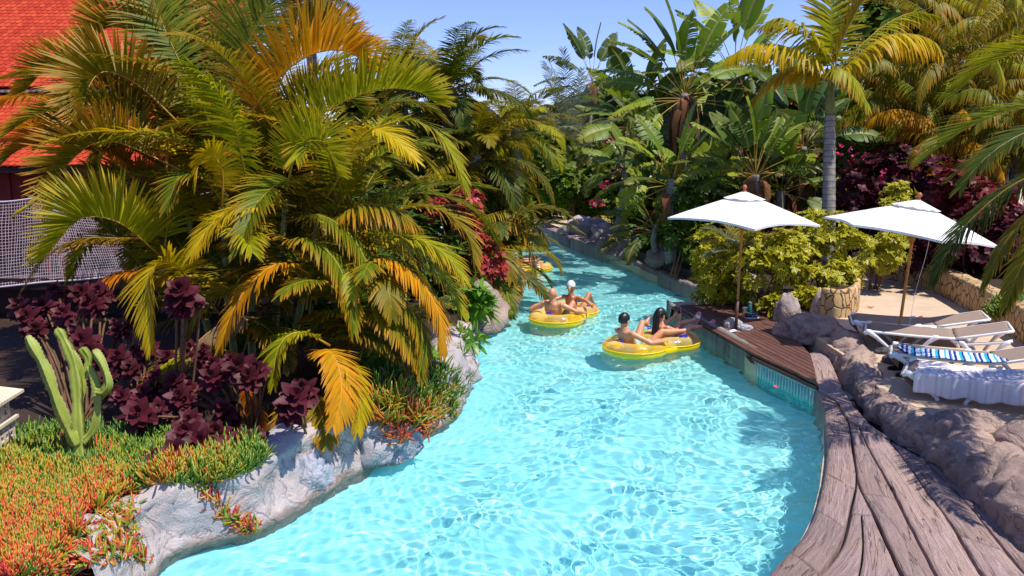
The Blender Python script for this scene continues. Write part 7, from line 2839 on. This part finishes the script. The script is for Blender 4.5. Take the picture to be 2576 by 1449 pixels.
def cactus_arm(px, w0, w1, seed, name="branch"):
    C = catmull([DK(x, y, CD + dd) for x, y, dd in px], 44)
    L = sum((b - a).length for a, b in zip(C[:-1], C[1:]))
    mb = MB()
    w0, w1 = w0 * 0.86, w1 * 0.86
    vs, rs, fs = [], [], []
    for i, p in enumerate(C):
        t = (C[min(i + 1, 44)] - C[max(i - 1, 0)]).normalized()
        a = V((0, -1, 0)) - t * V((0, -1, 0)).dot(t)
        a.normalize()
        a = (Matrix.Rotation(0.7 + seed, 3, t) @ a)
        b = t.cross(a)
        s = i / 44
        w = w0 + (w1 - w0) * s
        w *= 1 + 0.34 * abs(sin(s * L * 10.5 + seed)) - 0.16
        if s > 0.93:
            w *= 1 - ((s - 0.93) / 0.07) ** 2 * 0.55
        for k in range(16):
            an = 2 * pi * k / 16
            rib = k % 4 == 0
            rr_ = w * (1.05 if rib else (0.50 if k % 4 == 2 else 0.60))
            rr_ *= 1 + (0.16 * (i % 2) if rib else 0)
            vs.append(p + (a * cos(an) + b * sin(an)) * rr_)
            rs.append(1.0 if rib else 0.0)
    for i in range(44):
        for k in range(16):
            k2 = (k + 1) % 16
            fs.append((i * 16 + k, i * 16 + k2, (i + 1) * 16 + k2, (i + 1) * 16 + k))
    fs += [tuple(range(15, -1, -1)), tuple(44 * 16 + k for k in range(16))]
    b0 = len(mb.v)
    mb.add(vs, fs)
    for i, r in enumerate(rs):
        mb.r[b0 + i] = r
    return put(mb.build(name, M_cactus), cact)


cactus_arm([(207, 1195, 0), (200, 1130, 0), (196, 1050, 0), (192, 960, 0.02), (180, 900, 0.02), (158, 850, 0.03), (143, 826, 0.03)], 0.070, 0.044, 0.3, "stem")
cactus_arm([(195, 1120, -0.02), (168, 1070, -0.06), (140, 1000, -0.1), (115, 930, -0.1), (88, 880, -0.1), (68, 845, -0.1)], 0.055, 0.05, 1.1)
cactus_arm([(205, 1112, 0.03), (235, 1080, 0.06), (246, 1030, 0.06), (240, 960, 0.08), (222, 920, 0.08)], 0.05, 0.045, 2.0)
cactus_arm([(240, 985, 0.0), (262, 985, -0.02), (272, 960, -0.02), (258, 915, 0.0), (236, 880, 0.02)], 0.042, 0.042, 2.6)
cactus_arm([(196, 1010, 0.06), (206, 960, 0.08), (190, 905, 0.06), (165, 875, 0.05)], 0.045, 0.045, 0.8)
cactus_arm([(215, 955, 0.1), (222, 905, 0.12), (205, 875, 0.12)], 0.045, 0.04, 1.7)

# ice plant: fleshy finger leaves, green at the back and orange to red at the front
M_ice = NT("ice_plant_leaf")
_r = M_ice.attr("rnd")
_c = M_ice.ramp(_r, [(0.0, (0.045, 0.12, 0.012)), (0.30, (0.12, 0.21, 0.015)), (0.48, (0.30, 0.27, 0.015)), (0.66, (0.48, 0.16, 0.012)), (0.85, (0.50, 0.06, 0.02)), (1.0, (0.38, 0.03, 0.03))])
M_ice = M_ice.done(M_ice.pbr(_c, 0.32, 0.45).outputs[0])


def finger(mb, p, d, L, r, v, bendv):
    t = d.normalized()
    a = V((0, 0, 1)) if abs(t.z) < 0.9 else V((1, 0, 0))
    X = t.cross(a).normalized()
    Y = t.cross(X)
    vs = []
    for (s, k) in ((0, 0.7), (0.5, 1.0), (0.85, 0.7)):
        q = p + t * (L * s) + bendv * (s * s * L)
        for j in range(3):
            an = 2 * pi * j / 3
            vs.append(q + (X * cos(an) + Y * sin(an)) * (r * k))
    vs.append(p + t * L + bendv * L)
    fs = []
    for i in range(2):
        for j in range(3):
            fs.append((i * 3 + j, i * 3 + (j + 1) % 3, i * 3 + 3 + (j + 1) % 3, i * 3 + 3 + j))
    fs += [(6, 7, 9), (7, 8, 9), (8, 6, 9)]
    mb.add(vs, fs, None, v)


def tuft(mb, p, up, rr, v, n=9, L=0.075, r=0.0125):
    L *= 1.5
    for i in range(n):
        d = (V((rr.gauss(0, 1), rr.gauss(0, 1), rr.gauss(0, 1))).normalized() + up * 0.95).normalized()
        finger(mb, p + V((rr.uniform(-.03, .03), rr.uniform(-.03, .03), 0)), d, L * rr.uniform(0.6, 1.25), r * rr.uniform(0.8, 1.2), min(1, max(0, v + rr.gauss(0, 0.11))), V((0, 0, 0.35)))


import bmesh as _b
from mathutils.bvhtree import BVHTree
rock_objs = [o for o in bpy.data.objects if o.type == 'MESH' and o.name.split('.')[0] in ("rock_bank", "boulder", "terrain")]
bpy.context.view_layer.update()
_vs, _fs = [], []
for o in rock_objs:
    b0 = len(_vs)
    mw = o.matrix_world
    _vs += [mw @ v.co for v in o.data.vertices]
    _fs += [tuple(i + b0 for i in p.vertices) for p in o.data.polygons]
BVH = BVHTree.FromPolygons(_vs, _fs)


def hit(px, py, zmax=None):
    """the solid ground or rock the picture shows there"""
    o = V((0, 0, HC))
    d = ray(px, py).normalized()
    loc, nor, idx, dist = BVH.ray_cast(o, d)
    return loc, nor


def inpoly(x, y, poly):
    c = False
    j = len(poly) - 1
    for i in range(len(poly)):
        if (poly[i][1] > y) != (poly[j][1] > y) and x < (poly[j][0] - poly[i][0]) * (y - poly[i][1]) / (poly[j][1] - poly[i][1]) + poly[i][0]:
            c = not c
        j = i
    return c


rr = random.Random(77)
ice = MB()
# the flat bed
region = [(-60, 1115), (60, 1095), (160, 1085), (300, 1092), (420, 1100), (540, 1120), (650, 1125), (670, 1160), (600, 1195), (520, 1222), (400, 1215), (330, 1232), (250, 1240), (100, 1260), (-60, 1290)]
cnt = 0
while cnt < 1500:
    x, y = rr.uniform(-60, 680), rr.uniform(1085, 1290)
    if not inpoly(x, y, region):
        continue
    p, n_ = hit(x, y)
    if p is None:
        continue
    k = (y - 1090) / 160
    pat = noise.noise(V((p.x * 2.6, p.y * 2.6, 3.0))) + 0.5 * noise.noise(V((p.x * 7, p.y * 7, 1.0)))
    if pat < -0.42 and k > 0.1:
        continue
    v = 0.16 + 0.34 * k + 0.42 * noise.noise(V((p.x * 3.4, p.y * 3.4, 9.0))) + rr.gauss(0, 0.07)
    if y < 1120:
        v = min(v, 0.25)
    if rr.random() < 0.03:
        v = 0.95
    tuft(ice, p, V((rr.uniform(-.3, .3), rr.uniform(-.3, .3), 1)).normalized(), rr, v, rr.choice((5, 8, 10)), 0.085 * (0.75 + 0.5 * max(0, pat) + rr.uniform(0, 0.5)))
    cnt += 1
# trails hanging down the rock face
for pts, wd, cn in (([(60, 1210), (60, 1290), (85, 1360), (110, 1449)], 55, 230), ([(10, 1240), (0, 1320), (40, 1400), (60, 1470)], 50, 200), ([(190, 1220), (180, 1290), (200, 1360), (215, 1410)], 30, 130), ([(300, 1200), (285, 1270), (300, 1340), (330, 1390), (365, 1405)], 30, 170),
                   ([(500, 1190), (530, 1235), (555, 1280), (590, 1315), (660, 1335)], 16, 110), ([(560, 1290), (600, 1320), (620, 1335), (670, 1330)], 12, 50), ([(240, 1190), (240, 1240), (250, 1300)], 30, 110), ([(110, 1260), (130, 1330), (150, 1400)], 45, 140), ([(150, 1240), (160, 1300), (180, 1350)], 40, 110), ([(320, 1220), (310, 1290), (335, 1350), (350, 1400)], 22, 120), ([(60, 1380), (80, 1430), (150, 1449)], 50, 120), ([(240, 1330), (270, 1390), (300, 1410)], 35, 80)):
    C = catmull([V((x, y, 0)) for x, y in pts], 30)
    for i in range(int(cn * 1.5)):
        t = rr.random()
        c = C[int(t * 29.99)]
        p, n_ = hit(c.x + rr.gauss(0, wd * 0.5), c.y + rr.gauss(0, 6))
        if p is None or p.z < -0.02:
            continue
        v = 0.55 + 0.25 * t + rr.gauss(0, 0.14)
        if rr.random() < 0.25:
            v = rr.uniform(0.1, 0.4)
        tuft(ice, p + n_ * 0.02, (n_ + V((0, 0, 0.1))).normalized(), rr, v, 8, 0.075)
tag(ice.build("ice_plant_leaves", M_ice), "green to orange ice plant carpeting the bed and trailing over the rocks", "ground cover", kind="stuff")
ip = MB()
for i in range(420):
    x, y = rr.gauss(1065, 52), rr.gauss(1000, 40)
    p, n_ = hit(x, y)
    if p is None or p.z < 0.02 or p.y > 14:
        continue
    p = p + n_ * rr.uniform(0.0, 0.16)
    v = 0.2 + 0.5 * max(0, (y - 990) / 80) + rr.gauss(0, 0.12)
    tuft(ip, p, V((rr.uniform(-.2, .5), -0.4, 0.5)), rr, v, 9, 0.13)
iro = empty("ice_plant", tuple(DK(1080, 1030, 10.8)), 0, "bushy dark green ice plant with orange tips hanging to the water between rocks", "succulent")
put(ip.build("foliage", M_ice), iro)
sm = MB()
for i in range(8):
    a = DK(1060 + i * 5, 960, 11.3)
    sm.tube([a, a + V((rr.uniform(-.2, .3), -0.25, -0.25)), a + V((rr.uniform(-.2, .3), -0.4, -0.4))], 0.008, 5)
put(sm.build("stem", M_fibre), iro)
sb_ = empty("succulent_bush", tuple(G(2545, 830, ZT)), 0, "round dark succulent bush with orange tips beside the lounger heads", "succulent")
ip = MB()
cc = G(2550, 835, ZT) + V((0.1, 0.2, 0.25))
for i in range(220):
    d = V((rr.gauss(0, 1), rr.gauss(0, 1), abs(rr.gauss(0, 1)))).normalized()
    tuft(ip, cc + V((d.x * 0.4, d.y * 0.35, d.z * 0.3)) * rr.uniform(0.7, 1), d, rr, 0.1 + 0.5 * max(0, rr.gauss(0.2, 0.3)), 9, 0.09)
put(ip.build("foliage", M_ice), sb_)

# sunlight focused by the ripples falls on everything near or in the water
for o in bpy.data.objects:
    if o.type == 'MESH' and o.name.split('.')[0] in ("rock_bank", "boulder", "kerb", "path", "edge_beam", "tile_panel", "bar_rack", "lower_shell", "body", "terrain", "pool_floor", "shorts"):
        o.cycles.is_caustics_receiver = True
